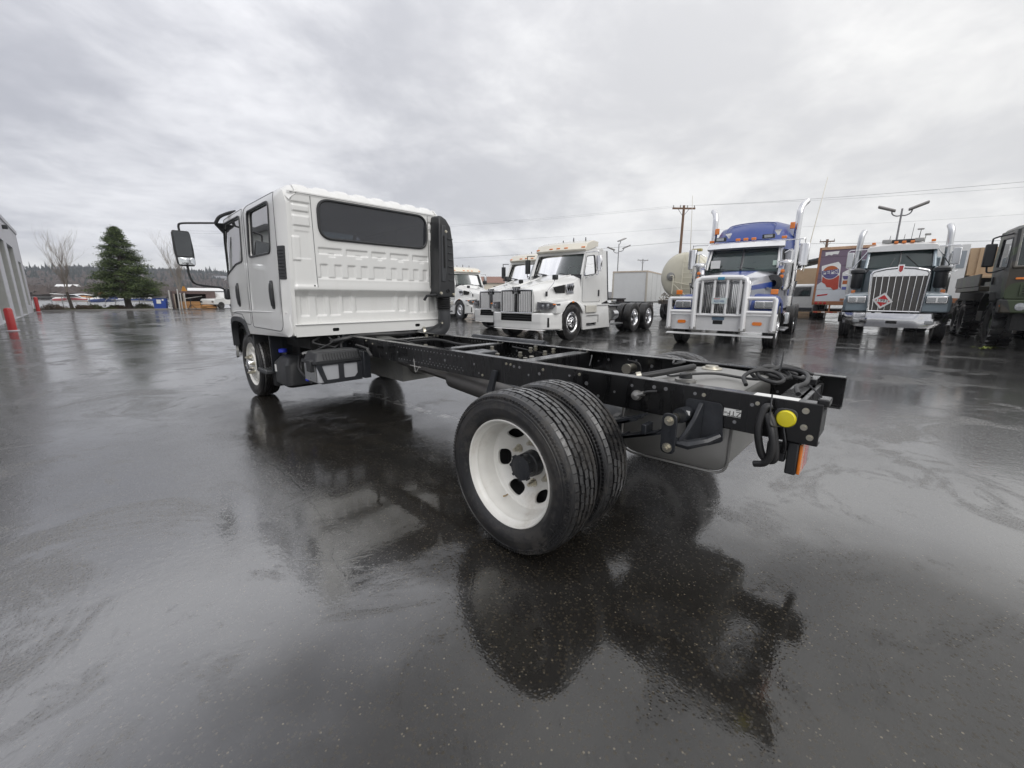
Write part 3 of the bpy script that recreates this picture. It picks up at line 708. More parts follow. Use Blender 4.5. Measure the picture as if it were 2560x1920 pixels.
for s in (-1, 1):
    MB().sheet(body, [grow(door_r, .006), grow(door_f, .006)], lambda y, z: side(y, z, s), .07, (-s*.03, 0, 0)).done('side_panel', WHITE, CAB, smooth=28)
    MB().sheet(grow(body, -.06), [grow(win_r, .02), grow(win_f, .02)], lambda y, z: side(y, z, s, -.045), .1, (-s*.01, 0, 0)).done('door_frame', LINER if False else DARK, CAB, smooth=0)
    for nm, dp, wp, hy in (('rear_door', door_r, win_r, 3.415), ('front_door', door_f, win_f, 4.685)):
        d = MB().sheet(dp, [wp], lambda y, z: side(y, z, s), .06, (-s*.03, 0, 0)).done(nm, WHITE, CAB, smooth=28)
        MB().sheet(grow(wp, -.002), [], lambda y, z: side(y, z, s, -.018), .12, (-s*.004, 0, 0)).done('window_glass', TINT if 'rear' in nm else GLASS, d, smooth=30)
        rb = grow(wp, .003); pts = [side(y, z, s, .0) for y, z in rb]; MB().tube(pts+[pts[0]], .012, 6).done('window_seal', PLASTIC, d)
        h0, h1 = (1.125, 1.385)
        hd = MB().loft([[Vector(side(hy+dy, z, s, dd)) for dy, dd in ((-w_, -.005), (-w_*.9, p_*.7), (0, p_), (w_*.9, p_*.7), (w_, -.005))] for z, w_, p_ in ((h0, .02, .004), (h0+.02, .036, .022), (h0+.1, .04, .03), (h1-.08, .04, .03), (h1-.02, .036, .022), (h1, .02, .004))])
        hd.done('door_handle', PLASTIC, d, smooth=50)
        MB().sheet(rrect(hy-.052, hy+.052, h0-.012, h1+.012, .03), [], lambda y, z: side(y, z, s, .0025), None, (-s*.004, 0, 0)).done('handle_recess', PLASTIC, d)
    MB().tube(curve([side(y, z, s, -.002) for y, z in ((3.09, 1.083), (3.5, 1.078), (4.2, 1.068), (4.8, 1.055), (5.02, 1.02), (5.15, .93), (5.20, .82))], 5), .011, 8).done('side_moulding', WHITE, CAB, smooth=60)
    for dp in (door_r, door_f):
        pp = [side(y, z, s, .0005) for y, z in grow(dp, .004)]; MB().tube(pp+[pp[0]], .0035, 4).done('door_seam', PLASTIC2, CAB)
    # air outlet on the rear pillar
    v = MB().sheet(rrect(3.05, 3.145, 1.40, 1.71, .012), [], lambda y, z: side(y, z, s, .006), .05, (-s*.012, 0, 0)).done('pillar_vent', PLASTIC, CAB, smooth=30)
    for k in range(9):
        z = 1.43+.03*k; MB().loft([[side(y, z-.008, s, .006), side(y, z+.004, s, .014), side(y, z+.008, s, .006)] for y in (3.058, 3.098, 3.137)]).done('vent_slat', PLASTIC2, v)
    arch = []
    ap = [(4.335, .79), (4.44, .925), (4.62, .982), (4.92, .988), (5.10, .928), (5.20, .80), (5.225, .60)]
    cv = curve([(*q, 0) for q in ap], 5)
    ring = []
    for q in cv:
        c = Vector((4.76, .55, 0)); n = (Vector(q)-c).normalized(); a_ = Vector(q)-n*.055
        ring.append([side(q.x, q.y, s, .0), side(q.x, q.y, s, .022), side(a_.x, a_.y, s, .02), side(a_.x, a_.y, s, -.05)])
    MB().loft(ring).done('wheel_arch_trim', PLASTIC2, CAB, smooth=40)
    MB().sheet(rrect(5.50, 5.60, .66, .76, .015), [], lambda y, z: side(y, z, s, .006), None, (-s*.02, 0, 0)).done('corner_lamp', LAMPGLASS, CAB)
    MB().sheet([(5.26, .42), (5.6, .44), (5.6, .50), (5.30, .50)], [], lambda y, z: side(y, z, s, .008), None, (-s*.02, 0, 0)).done('bumper_corner', PLASTIC2, CAB)
# roof with pressed ribs
def roof(u, v):
    x = (u*2-1)*.905; y = 3.006+v*2.15
    z = ROOFZ-.012*(abs(x)/.87)**2-.068*max(0, (abs(x)-.80)/.105)**2
    if y < 3.13: z -= .085*((3.13-y)/.124)**2
    if y > 4.75: z -= .10*((y-4.75)/.41)**2
    ph = ((x+.82)/.205) % 1; rb = sm(ph, .06, .22)*(1-sm(ph, .62, .78))
    z += .015*rb*(1-sm(y, 4.3, 4.6))*sm(abs(x), .82, .76)*(.12+.88*sm(y, 3.008, 3.035))
    if y < 3.13: x *= 1-.045*((3.13-y)/.124)**2
    return (x, y, z)
MB().grid(roof, 130, 60).done('roof', WHITE, CAB, smooth=50)
for s in (-1, 1): MB().tube(curve([(s*.80, 3.004, 2.19), (s*.80, 3.03, 2.225), (s*.80, 3.13, 2.268), (s*.80, 3.6, 2.27), (s*.79, 4.7, 2.268), (s*.79, 5.0, 2.225)], 6), .010, 6).done('roof_gutter', WHITE, CAB)
# pressed back panel
r1 = [(-.633, -.40), (-.35, -.117), (-.068, .097), (.155, .388), (.445, .66)]
r2 = [(-.628, -.555), (-.485, -.414), (-.347, -.266), (-.201, -.129), (-.055, .085), (.158, .225), (.301, .378), (.451, .517), (.585, .64)]
lw = [(-.833, -.763, 1.05), (-.681, -.591, 1.05), (-.542, -.447, 1.05), (-.402, -.315, 1.077), (-.261, .203, 1.077), (.259, .345, 1.077), (.403, .493, 1.052), (.546, .639, 1.052), (.70, .80, 1.052)]
def em(x, z, x0, x1, z0, z1, e=.009, et=None): return sm(x, x0-e, x0+e)*(1-sm(x, x1-e, x1+e))*sm(z, z0-e*.6, z0+e*.6)*(1-sm(z, z1-(et or e), z1+(et or e)))
def bh(x, z):
    h = .062*sm(z, 1.235, 1.315)-.004*sm(z, 1.33, 1.40)
    if z > 1.30:
        ax = abs(x)
        col = sm(ax, .672, .690)
        h -= .010*col*(1-sm(ax, .885, .9))*(1-sm(z, 2.10, 2.12))*sm(z, 1.33, 1.36)
        h += .009*em(ax, z, .70, .88, 2.03, 2.085)+.009*em(ax, z, .70, .88, 1.90, 1.99)-.004*em(ax, z, .71, .87, 1.60, 1.85)
        h += .008*em(ax, z, .82, .90, 1.58, 1.80)
        for a, b in r1: h -= .011*em(x, z, a, b, 1.655, 1.712); h -= .007*em(x, z, (a*.6+b*.4), (a*.3+b*.7), 1.63, 1.66)
        for a, b in r2: h -= .010*em(x, z, a, b, 1.428, 1.553)
        h -= .005*em(x, z, -.66, .67, 1.415, 1.428, .005)
    else:
        for a, b, zb in lw: h -= .018*em(x, z, a, b, zb, 1.27, .012, .05)
        h += .004*em(x, z, -.68, -.672, .98, 1.25, .004)
    h += .004*sm(z, 2.175, 2.185)
    c = abs(x)
    if c > .86: h -= .03*((c-.86)/.06)**2
    return h
wx0, wx1, wz0, wz1 = -.615, .650, 1.797, 2.172
wpoly = rrect(wx0, wx1, wz0, wz1, .13, 8)
def bx_(x, z): return math.copysign(abs(x)-.054*max(0, z-1.0)/1.2*max(0, (abs(x)-.66)/.26), x)
MB().grid(lambda u, v: ((lambda x, z: (bx_(x, z), YB+.055-bh(x, z), z))(-.92+1.84*u, .962+1.243*v)), 300, 200, lambda u, v: not inside((-.92+1.84*u, .962+1.243*v), wpoly)).done('back_panel', WHITE, CAB, smooth=60)
for s in (-1, 1):
    MB().tube([(bx_(s*.672, z), YB+.0545-bh(s*.672, z), z) for z in [1.33+.05*k for k in range(18)]], .0028, 4).done('panel_seam', PLASTIC2, CAB)
    MB().lathe([(0, .008), (-.004, .007), (-.005, 0)], 10, (s*.70, YB-.005, 1.345), 'y').done('plug', PLASTIC, CAB)
MB().tube([(x, YB+.0545-bh(.5, 2.18), 2.19) for x in (-.85, 0, .85)], .0028, 4).done('panel_seam', PLASTIC2, CAB)
for s in (-1, 1): MB().loft([[(s*a, YB+.01, z), (s*b_, YB+.01, z), (s*b_, YB+.09, z), (s*a, YB+.09, z)] for z, a, b_ in ((.86, .90, .93), (1.3, .89, .918), (2.12, .845, .875))]).done('back_corner', WHITE, CAB, smooth=0)
BW = part('rear_window', CAB)
wy = YB+.055-.066
MB().sheet(grow(wpoly, .006), [], lambda x, z: (x, wy+.004, z), None, (0, .005, 0)).done('window_glass', TINT, BW)
pts = [(x, wy, z) for x, z in grow(wpoly, -.006)]; MB().tube(pts+[pts[0]], .0125, 8).done('window_seal', PLASTIC, BW)
# lip and sill flange with two slots
MB().sheet([(-.917, .848), (.917, .848), (.917, .966), (-.917, .966)], [rrect(-.56, -.49, .885, .92, .016), rrect(.44, .51, .885, .92, .016)], lambda x, z: (x, YB+.0, z), None, (0, .01, 0)).done('sill_flange', WHITE, CAB, smooth=0)
MB().bx(-.917, .917, YB-.012, YB+.07, .962, .972).done('sill_lip', WHITE, CAB, smooth=0, bev=.003)
MB().bx(-.9, .9, YB+.03, YB+.04, .86, .96).done('sill_backing', DARK, CAB, smooth=0)
MB().bx(-.9, .9, YB+.09, 5.2, .82, .86).done('cab_floor', DARK, CAB, smooth=0)
# interior
MB().bx(-.80, .80, 3.1, 5.0, 2.205, 2.215).done('headliner', LINER, CAB, smooth=0)
for y in (3.45, 4.45):
    st = part('seat', CAB)
    for x in (-.45, .40):
        MB().bx(x-.30, x+.30, y-.1, y+.42, 1.12, 1.30).done('seat_base', SEATGREY, st, bev=.05)
        MB().loft([[(x-w_, y-.06+dy, z), (x+w_, y-.06+dy, z), (x+w_, y-.18+dy, z), (x-w_, y-.18+dy, z)] for z, w_, dy in ((1.25, .28, .04), (1.5, .28, .0), (1.72, .22, -.03))]).done('seat_back', SEATGREY, st, bev=.03)
        if y > 4: MB().bx(x-.11, x+.11, y-.22, y-.13, 1.74, 1.90).done('headrest', SEATGREY, st, bev=.03)
MB().bx(-.85, .85, 5.05, 5.35, 1.15, 1.42).done('dashboard', SEATGREY, CAB, bev=.04)
MB().lathe([(-.014, .19), (0, .204), (.014, .19), (0, .176)], 24, (-.45, 4.95, 1.42), 'y').done('steering_wheel', PLASTIC, CAB)
MB().loft([[(x*.98, 5.50-.06*abs(x), 1.36), (x*.9, 5.16-.05*abs(x), 2.20)] for x in (-.84, -.5, 0, .5, .84)], False, False, False).done('windshield', GLASS, CAB, smooth=60)
MB().loft([[(x, 5.62-.07*(x/.8)**2, .46), (x, 5.64-.07*(x/.8)**2, .95), (x, 5.60-.08*(x/.8)**2, 1.36)] for x in (-.8, -.4, 0, .4, .8)], False, False, False).done('front_panel', WHITE, CAB, smooth=60)
for s in (-1, 1): MB().tube(curve([(s*.83, 5.47, 1.36), (s*.815, 5.30, 1.85), (s*.80, 5.13, 2.19)], 5), .028, 8).done('windshield_pillar', PLASTIC, CAB)
ml = MB().lathe([(0, .035), (.03, .033), (.048, .024), (.052, 0)], 16, (-.70, 4.98, 2.262), 'z').done('marker_lamp', AMBER, CAB)
MB().lathe([(0, .035), (.03, .033), (.048, .024), (.052, 0)], 16, (.70, 4.98, 2.262), 'z').done('marker_lamp', AMBER, CAB)
# left mirror on its long arms
MR = part('side_mirror', TRK)
hz = [[], []]
b = MB(); rg = []
for z, x0, x1, d in ((1.60, -1.425, -1.275, .05), (1.63, -1.445, -1.262, .075), (1.80, -1.462, -1.262, .085), (1.98, -1.462, -1.275, .07), (2.015, -1.45, -1.285, .05)):
    rg.append([(x0, 5.20, z), (x1, 5.20, z), (x1-.01, 5.20+d, z), (x0+.01, 5.20+d, z)])
b.loft(rg).done('mirror_housing', PLASTIC, MR, smooth=40, bev=.012)
mg = rpoly([(-1.436, 1.715), (-1.274, 1.715), (-1.284, 2.0), (-1.445, 2.0)], .012, 3); MB().sheet(mg, [], lambda x, z: (x, 5.194, z), None, (0, .003, 0)).done('mirror_glass', CHROME if False else mat('mirror_dark', (.10, .105, .11), .03, 1.), MR)
mg = rpoly([(-1.428, 1.615), (-1.272, 1.615), (-1.272, 1.70), (-1.436, 1.70)], .012, 3); MB().sheet(mg, [], lambda x, z: (x, 5.190-.02*(1-((x+1.35)/.09)**2), z), .02, (0, .002, 0)).done('mirror_glass', mat('mirror_bright', (.6, .62, .64), .03, 1.), MR)
MB().tube(curve([(-1.37, 5.24, 2.0), (-1.372, 5.24, 2.07), (-1.345, 5.22, 2.10), (-1.2, 5.16, 2.115), (-1.02, 5.10, 2.13)], 6), .012, 8).done('mirror_arm', PLASTIC, MR)
MB().tube(curve([(-1.345, 5.24, 1.61), (-1.34, 5.25, 1.50), (-1.30, 5.28, 1.405), (-1.20, 5.34, 1.375), (-1.0, 5.40, 1.35), (-.93, 5.42, 1.30)], 6), .013, 8).done('mirror_arm', PLASTIC, MR)
MB().tube(curve([(-1.02, 5.09, 2.13), (-.98, 5.05, 2.20), (-.90, 4.98, 2.245), (-.84, 4.9, 2.262)], 5), .02, 8).done('mirror_bracket', PLASTIC, MR)
MB().loft([[(-1.03, 5.10, 2.135), (-.93, 5.16, 2.04), (-.86, 5.2, 2.07), (-.88, 5.15, 2.15)], [(-1.03, 5.14, 2.115), (-.93, 5.22, 2.02), (-.86, 5.24, 2.05), (-.88, 5.19, 2.13)]]).done('mirror_bracket', PLASTIC, MR, bev=.008)
MB().tube(curve([(-.93, 5.16, 2.06), (-.90, 5.12, 2.14), (-.87, 4.95, 2.21), (-.86, 4.86, 2.215)], 5), .022, 8).done('mirror_bracket', PLASTIC, MR)
MB().box((-.93, 5.42, 1.27), (.07, .09, .15)).done('mirror_foot', PLASTIC, MR, bev=.025)
# snorkel: tall intake box on the right rear corner
SN = part('air_intake', TRK)
rg = []
for z, x0, x1, y0, y1 in ((1.235, .68, .925, 2.84, 3.03), (1.36, .685, .93, 2.835, 3.05), (1.385, .69, .93, 2.835, 3.08), (1.86, .705, .915, 2.835, 3.10), (2.06, .715, .885, 2.84, 3.10), (2.14, .72, .83, 2.85, 3.08), (2.178, .73, .775, 2.87, 3.06)):
    rg.append([(x0, y0, z), (x1, y0, z), (x1+.02, y1, z), (x0, y1, z)])
MB().loft(rg).done('intake_box', PLASTIC, SN, smooth=30, bev=.016, seg=3)
MB().loft([[(x0, 2.824, z), (x1, 2.824, z), (x1, 2.86, z), (x0, 2.86, z)] for z, x0, x1 in ((1.42, .72, .775), (1.55, .725, .80), (1.90, .735, .815), (2.07, .745, .80))]).done('intake_rib', PLASTIC2, SN, bev=.008)
MB().bx(.755, .775, 2.818, 2.826, 1.58, 1.95).done('intake_slot', DARK, SN, smooth=0)
for k in range(7): MB().box((.865, 2.832, 1.44+.08*k), (.065, .018, .012)).done('louver', PLASTIC2, SN, bev=.003)
for k in range(16): MB().box((.932-.0014*k, 2.96, 1.60+.026*k), (.02, .16, .010)).done('louver', PLASTIC2, SN)
for x, z in ((.80, 2.00), (.895, 1.27), (.705, 1.285)): MB().cyl((x, 2.84, z), (x, 2.812, z), .012, n=10).cyl((x, 2.84, z), (x, 2.822, z), .017, n=12).done('clamp_bolt', ZINC, SN, smooth=25)
MB().lathe([(0, .02), (.015, .02), (.016, 0)], 12, (.81, 2.824, 1.31), 'y').done('drain_hole', DARK, SN)
b = MB(); pr = []
for k in range(7): pr += [(1.085+.022*k, .090), (1.096+.022*k, .075)]
b.lathe(pr+[(1.24, .088)], 24, (.815, 2.93, 0), 'z').done('bellows', RUBBERHOSE, SN, smooth=60)
MB().tube(curve([(.815, 2.93, 1.09), (.815, 2.93, .98), (.81, 2.94, .88), (.76, 2.97, .82), (.64, 3.02, .80), (.50, 3.08, .80)], 6), .076, 18).done('intake_duct', PLASTIC2, SN, smooth=60)
MB().tube([(.58, 3.03, .80), (.55, 3.04, .80)], .082, 18).done('duct_clamp', ZINC, SN)
MB().tube([(.54, 2.95, 1.20), (.56, 2.92, 1.255), (.70, 2.90, 1.265)], .016, 8).done('intake_bracket', PLASTIC, SN)
MB().prism([(.42, .80), (.48, .80), (.74, .905), (.74, .955)], 'y', 2.86, 2.875).done('intake_bracket', PLASTIC, SN, bev=.003)
MB().cyl((.72, 2.87, .925), (.72, 2.845, .925), .013, n=8).done('bracket_bolt', ZINC, SN)
# under the cab: mounts, mudguard, step, DEF tank, battery box
for s in (-1, 1): MB().bx(s*.46, s*.36, 3.03, 3.16, .70, .86).done('cab_mount', CAST, TRK, bev=.012)
MB().bx(-.75, .75, 3.15, 4.2, .70, .82).done('engine_bay', DARK, TRK, smooth=0)
MB().bx(-.70, .70, 3.6, 5.2, .42, .70).done('engine', DARK, TRK, smooth=0)
MB().tube(curve([(-.60, 3.0, .78), (-.45, 2.9, .815), (-.2, 2.95, .83), (.1, 2.85, .83), (.4, 2.92, .82)], 5), .022, 8).done('cab_cable', RUBBERHOSE, TRK)
b = MB(); random.seed(11)
for k in range(9):
    x = random.uniform(-.8, .4); y = random.uniform(3.0, 3.2); b.tube(curve([(x, y, .83), (x+random.uniform(-.1, .1), y-.05, .78), (x+random.uniform(-.2, .2), y-.1, .72)], 4), random.uniform(.006, .014), 6)
stuff(b.done('wiring', RUBBERHOSE, TRK))
MB().loft([[(-.97, 4.30+d, z) for d in (0, .02)]+[(-.62, 4.30+d, z) for d in (.02, 0)] for z, d_ in ((.36, 0), (.80, 0))]).done('mudguard', PLASTIC, TRK, bev=.006)
MB().bx(-.86, -.62, 4.02, 4.14, .19, .44).done('mud_flap', PLASTIC, TRK, bev=.006)
stp = MB().bx(-.98, -.78, 3.92, 4.26, .36, .40).done('cab_step', PLASTIC2, TRK, bev=.008)
for k in range(4): MB().bx(-.97+.045*k, -.945+.045*k, 3.93, 4.25, .40, .408).done('step_tread', ALU, stp, smooth=0)
DF = part('fluid_tank', TRK)
MB().loft([[(x, y, z) for x, y in rrect(-.93+i, -.58, 3.38+i, 3.80-i, .06, 4)] for z, i in ((.27, .03), (.30, .0), (.52, .0), (.585, .05), (.60, .07))]).done('tank_body', PLASTIC, DF, smooth=40)
MB().cyl((-.80, 3.74, .60), (-.83, 3.76, .625), .03, n=16).done('filler_neck', PLASTIC, DF)
MB().lathe([(0, .042), (.005, .046), (.035, .044), (.042, .03), (.044, 0)], 14, (-.83, 3.76, .622), 'z').done('filler_cap', BLUECAP, DF)
MB().bx(-.934, -.930, 3.70, 3.75, .42, .50).done('warning_label', LABELW, DF, smooth=0)
hose('tank_hose', [(-.75, 3.5, .60), (-.78, 3.40, .60), (-.84, 3.27, .50), (-.82, 3.15, .42), (-.78, 3.0, .40)], .015, par=DF)
hose('tank_hose', [(-.70, 3.6, .60), (-.70, 3.45, .64), (-.80, 3.3, .55), (-.83, 3.22, .45), (-.80, 3.05, .36)], .012, par=DF)
hose('tank_hose', [(-.66, 3.35, .62), (-.60, 3.2, .68), (-.55, 3.0, .66), (-.50, 2.9, .70)], .02, par=DF)
MB().cyl((-.83, 3.12, .40), (-.815, 3.09, .395), .018, n=10).done('hose_coupling', BLUECAP, DF)
MB().cyl((-.74, 3.42, .628), (-.66, 3.36, .655), .016, n=10).done('hose_coupling', LABELW, DF)
MB().bx(-.93, -.55, 3.85, 3.87, .40, .85).done('tank_bracket', CAST, TRK, bev=.004)
BT = part('battery_box', TRK)
bx0, bx1, by0, by1 = -.945, -.50, 2.55, 2.86
MB().bx(bx0+.02, bx1, by0+.012, by1-.02, .445, .655).done('battery', mat('battery_case', (.40, .41, .43), .55, dirt=.2), BT, bev=.012)
lid = MB().loft([[(x, y, z) for x, y in rrect(bx0+i, bx1, by0+i, by1-i, .03, 3)] for z, i in ((.632, -.012), (.655, -.012), (.657, .008), (.725, .035), (.735, .05))]).done('battery_lid', PLASTIC, BT, smooth=30)
for k in range(14): MB().box((bx0+.09+.027*k, by0+.018, .692), (.007, .008, .062), Matrix.Rotation(R(-22), 3, 'X')).done('lid_rib', PLASTIC, lid)
fr = [(bx0+.07, .45), (bx1, .45), (bx1, .64), (bx0, .64)]
h1_ = rpoly([(bx0+.10, .475), (bx0+.215, .475), (bx0+.215, .615), (bx0+.06, .615)], .012, 3); h2_ = rpoly([(bx0+.265, .475), (bx0+.37, .475), (bx0+.40, .51), (bx0+.40, .615), (bx0+.265, .615)], .012, 3)
MB().sheet(fr, [h1_, h2_], lambda x, z: (x, by0, z), None, (0, .006, 0)).done('box_frame', CAST, BT, smooth=0)
MB().bx(bx0+.05, bx1, by0, by1, .438, .448).done('box_tray', CAST, BT, smooth=0, bev=.003)
MB().bx(bx0+.005, bx0+.012, by0+.03, by1-.03, .46, .62).done('box_end', ALU, BT, smooth=0)
MB().bx(bx0-.03, bx0+.02, by0+.04, by0+.14, .555, .665).done('lid_latch', PLASTIC, BT, bev=.008)
MB().bx(-.50, -.43, 2.5, 2.9, .45, .72).done('air_tank_bracket', CAST, TRK, bev=.006)
MB().cyl((-.56, 2.75, .60), (-.56, 3.28, .60), .10, n=18).done('air_tank', CAST, TRK)
hose('battery_cable', [(-.62, 2.1, .72), (-.58, 2.25, .76), (-.5, 2.4, .75), (-.47, 2.7, .76)], .013)
# no deeper than thing > part > sub-part: the cab's panels, doors and seats hang on the truck itself
for ch in list(CAB.children): ch.parent = TRK
bpy.data.objects.remove(CAB)
for ch in list(lid.children): ch.parent = BT
# ------------------------------------------------------------ parked tractors (local axes: +x forward, +y left)
def met(name, col, rough=.3): return mat(name, col, rough, .55, coat=.8, var=.05, dirt=.15)
BLUE = mat('blue_truck_paint', (.005, .034, .21), .36, .0, coat=.2, var=.05)
SILVER = met('silver_truck_paint', (.46, .47, .50)); SLATE = mat('slate_truck_paint', (.23, .285, .32), .35, .2, coat=.8, dirt=.2)
LIGHTW = mat('white_plate', (.74, .74, .73), .4)
def sec(f, half):
    a = [(f, l, z) for l, z in half]; b = [(f, -l, z) for l, z in half[::-1] if l > 1e-4]
    return a+b
CACHE = {}
def big_wheel(kind, parent, loc, left, R_=.52, w=.285):
    w_ = part('wheel', parent, loc, (0, 0, PI/2 if left else -PI/2))
    if kind in CACHE:
        for ch in CACHE[kind]:
            c = ch.copy(); COL.objects.link(c); c.parent = w_
        return w_
    out = []
    b = MB(); h = w/2; rim = .292
    b.lathe([(-h*.75, rim), (-h*.95, rim+.05), (-h, rim+.11), (-h*.97, R_-.07), (-h*.86, R_-.015)]+[v for k in range(4) for v in ((-h*.86+k*h*.43+.004, R_), (-h*.86+k*h*.43+h*.36, R_), (-h*.86+k*h*.43+h*.37, R_-.014), (-h*.86+k*h*.43+h*.42, R_-.014))]+[(h*.86, R_-.015), (h*.97, R_-.07), (h, rim+.11), (h*.95, rim+.05), (h*.75, rim)], 48)
    out.append(b.done('tyre', SIDEWALL, w_, smooth=30))
    b = MB()
    if kind == 'steer':
        b.lathe([(.09, .292), (.115, .302), (.12, .29), (.10, .27), (.09, .255), (.105, .235)], 40)
        disc(b, .105, .11, .236, [ellipse(.19*cos(2*PI*k/10), .19*sin(2*PI*k/10), .028, .028, 10) for k in range(10)], .012, 40)
        b.lathe([(.105, .155), (.125, .15), (.13, .11), (.16, .09), (.175, .0)], 28)
        for k in range(10): t = 2*PI*k/10+.3; b.cyl((.118, .13*cos(t), .13*sin(t)), (.15, .13*cos(t), .13*sin(t)), .016, n=6)
    else:
        b.lathe([(.09, .292), (.115, .302), (.12, .29), (.08, .265), (-.02, .255), (-.10, .24)], 40)
        disc(b, -.10, .13, .242, [ellipse(.2*cos(2*PI*k/10), .2*sin(2*PI*k/10), .026, .026, 10) for k in range(10)], .012, 40)
        b.lathe([(-.10, .14), (-.04, .13), (.07, .10), (.08, 0)], 24)
    out.append(b.done('rim', CHROME, w_, smooth=30))
    CACHE[kind] = out; return w_
def chassis(root, rear, f0=.9, f1=None, fifth=True):
    f1 = f1 or rear[-1]-.75
    for s in (-1, 1): MB().bx(f1, f0, s*.43-.04, s*.43+.04, .78, 1.02).done('frame_rail', FRAME, root, bev=.008)
    big_wheel('steer', root, (0, 1.06, .52), True); big_wheel('steer', root, (0, -1.06, .52), False)
    MB().cyl((0, -.95, .52), (0, .95, .52), .07).done('front_axle', CAST, root)
    for x in rear:
        MB().cyl((x, -.9, .52), (x, .9, .52), .10).done('rear_axle', CAST, root)
        for s in (-1, 1):
            big_wheel('dual', root, (x, s*1.08, .52), s > 0); big_wheel('dual', root, (x, s*.76, .52), s < 0)
    if fifth:
        x = sum(rear)/len(rear)+.2
        MB().loft([[(x+.55, -.12, z), (x+.50, -.42, z), (x, -.48, z), (x-.55, -.35, z), (x-.60, -.12, z), (x-.15, 0, z), (x-.60, .12, z), (x-.55, .35, z), (x, .48, z), (x+.50, .42, z), (x+.55, .12, z)] for z in (1.16, 1.21)]).bx(x-.3, x+.3, -.40, -.34, 1.02, 1.16).bx(x-.3, x+.3, .34, .40, 1.02, 1.16).done('fifth_wheel', CAST, root, smooth=20)
def arch_fender(b, l0, l1, zt, f0, f1, Ra=.60, zc=.52, n=14, low=.80):
    rings = []
    for k in range(n+1):
        f = f0+(f1-f0)*k/n; z = zt(f); zl = zc+math.sqrt(max(0, Ra*Ra-f*f)) if abs(f) < Ra else low
        zl = min(max(zl, low if abs(f) > Ra*.86 else zl), z-.03)
        rings.append([(f, l0, z+.05), (f, l0+(l1-l0)*.6, z+.03), (f, l1-.05*(1 if l1 > 0 else -1), z-.02), (f, l1, z-.10 if z-.1 > zl else zl+.005), (f, l1, zl), (f, l0, zl)])
    b.loft(rings)
def mirror(root, f, l, z0, z1, arm=1.0, m=CHROME, w=.20, g=True):
    s = 1 if l > 0 else -1
    p = part('side_mirror', root)
    MB().loft([[(f-.02, l-w/2, z), (f-.02, l+w/2, z), (f+.05, l+w/2-.02, z), (f+.08, l, z), (f+.05, l-w/2+.02, z)] for z in (z0, z1)]).done('mirror_housing', m, p, smooth=40, bev=.012)
    MB().bx(f-.024, f-.021, l-w/2+.015, l+w/2-.015, z0+.02, z1-.02).done('mirror_glass', CHROME, p, smooth=0)
    MB().tube(curve([(f+.1, s*arm, z1+.10), (f+.08, l-s*.06, z1+.11), (f+.03, l, z1+.06), (f+.03, l, z0-.06), (f+.08, l-s*.08, z0-.09), (f+.15, s*arm, z0-.20)], 5), .014, 6).done('mirror_arm', m, p)
    return p
def cab_side(root, outline, win, s, lfun, m, glassm, handle=None):
    p = MB().sheet(outline, [win], lambda f, z: (f, s*lfun(z), z), None, (0, -s*.03, 0)).done('door', m, root, smooth=25)
    MB().sheet(win, [], lambda f, z: (f, s*(lfun(z)-.015), z), None, (0, -s*.004, 0)).done('window_glass', glassm, p)
    pts = [(f, s*lfun(z), z) for f, z in win]; MB().tube(pts+[pts[0]], .014, 5).done('window_seal', PLASTIC, p)
    if handle: MB().box((handle[0], s*(lfun(handle[1])+.012), handle[1]), (.06, .04, .2)).done('door_handle', PLASTIC, p, bev=.012)
    return p
def marker(root, f, l, z, d=(.05, .12, .045), m=AMBER): return MB().box((f, l, z), d).done('marker_lamp', m, root, bev=.012)

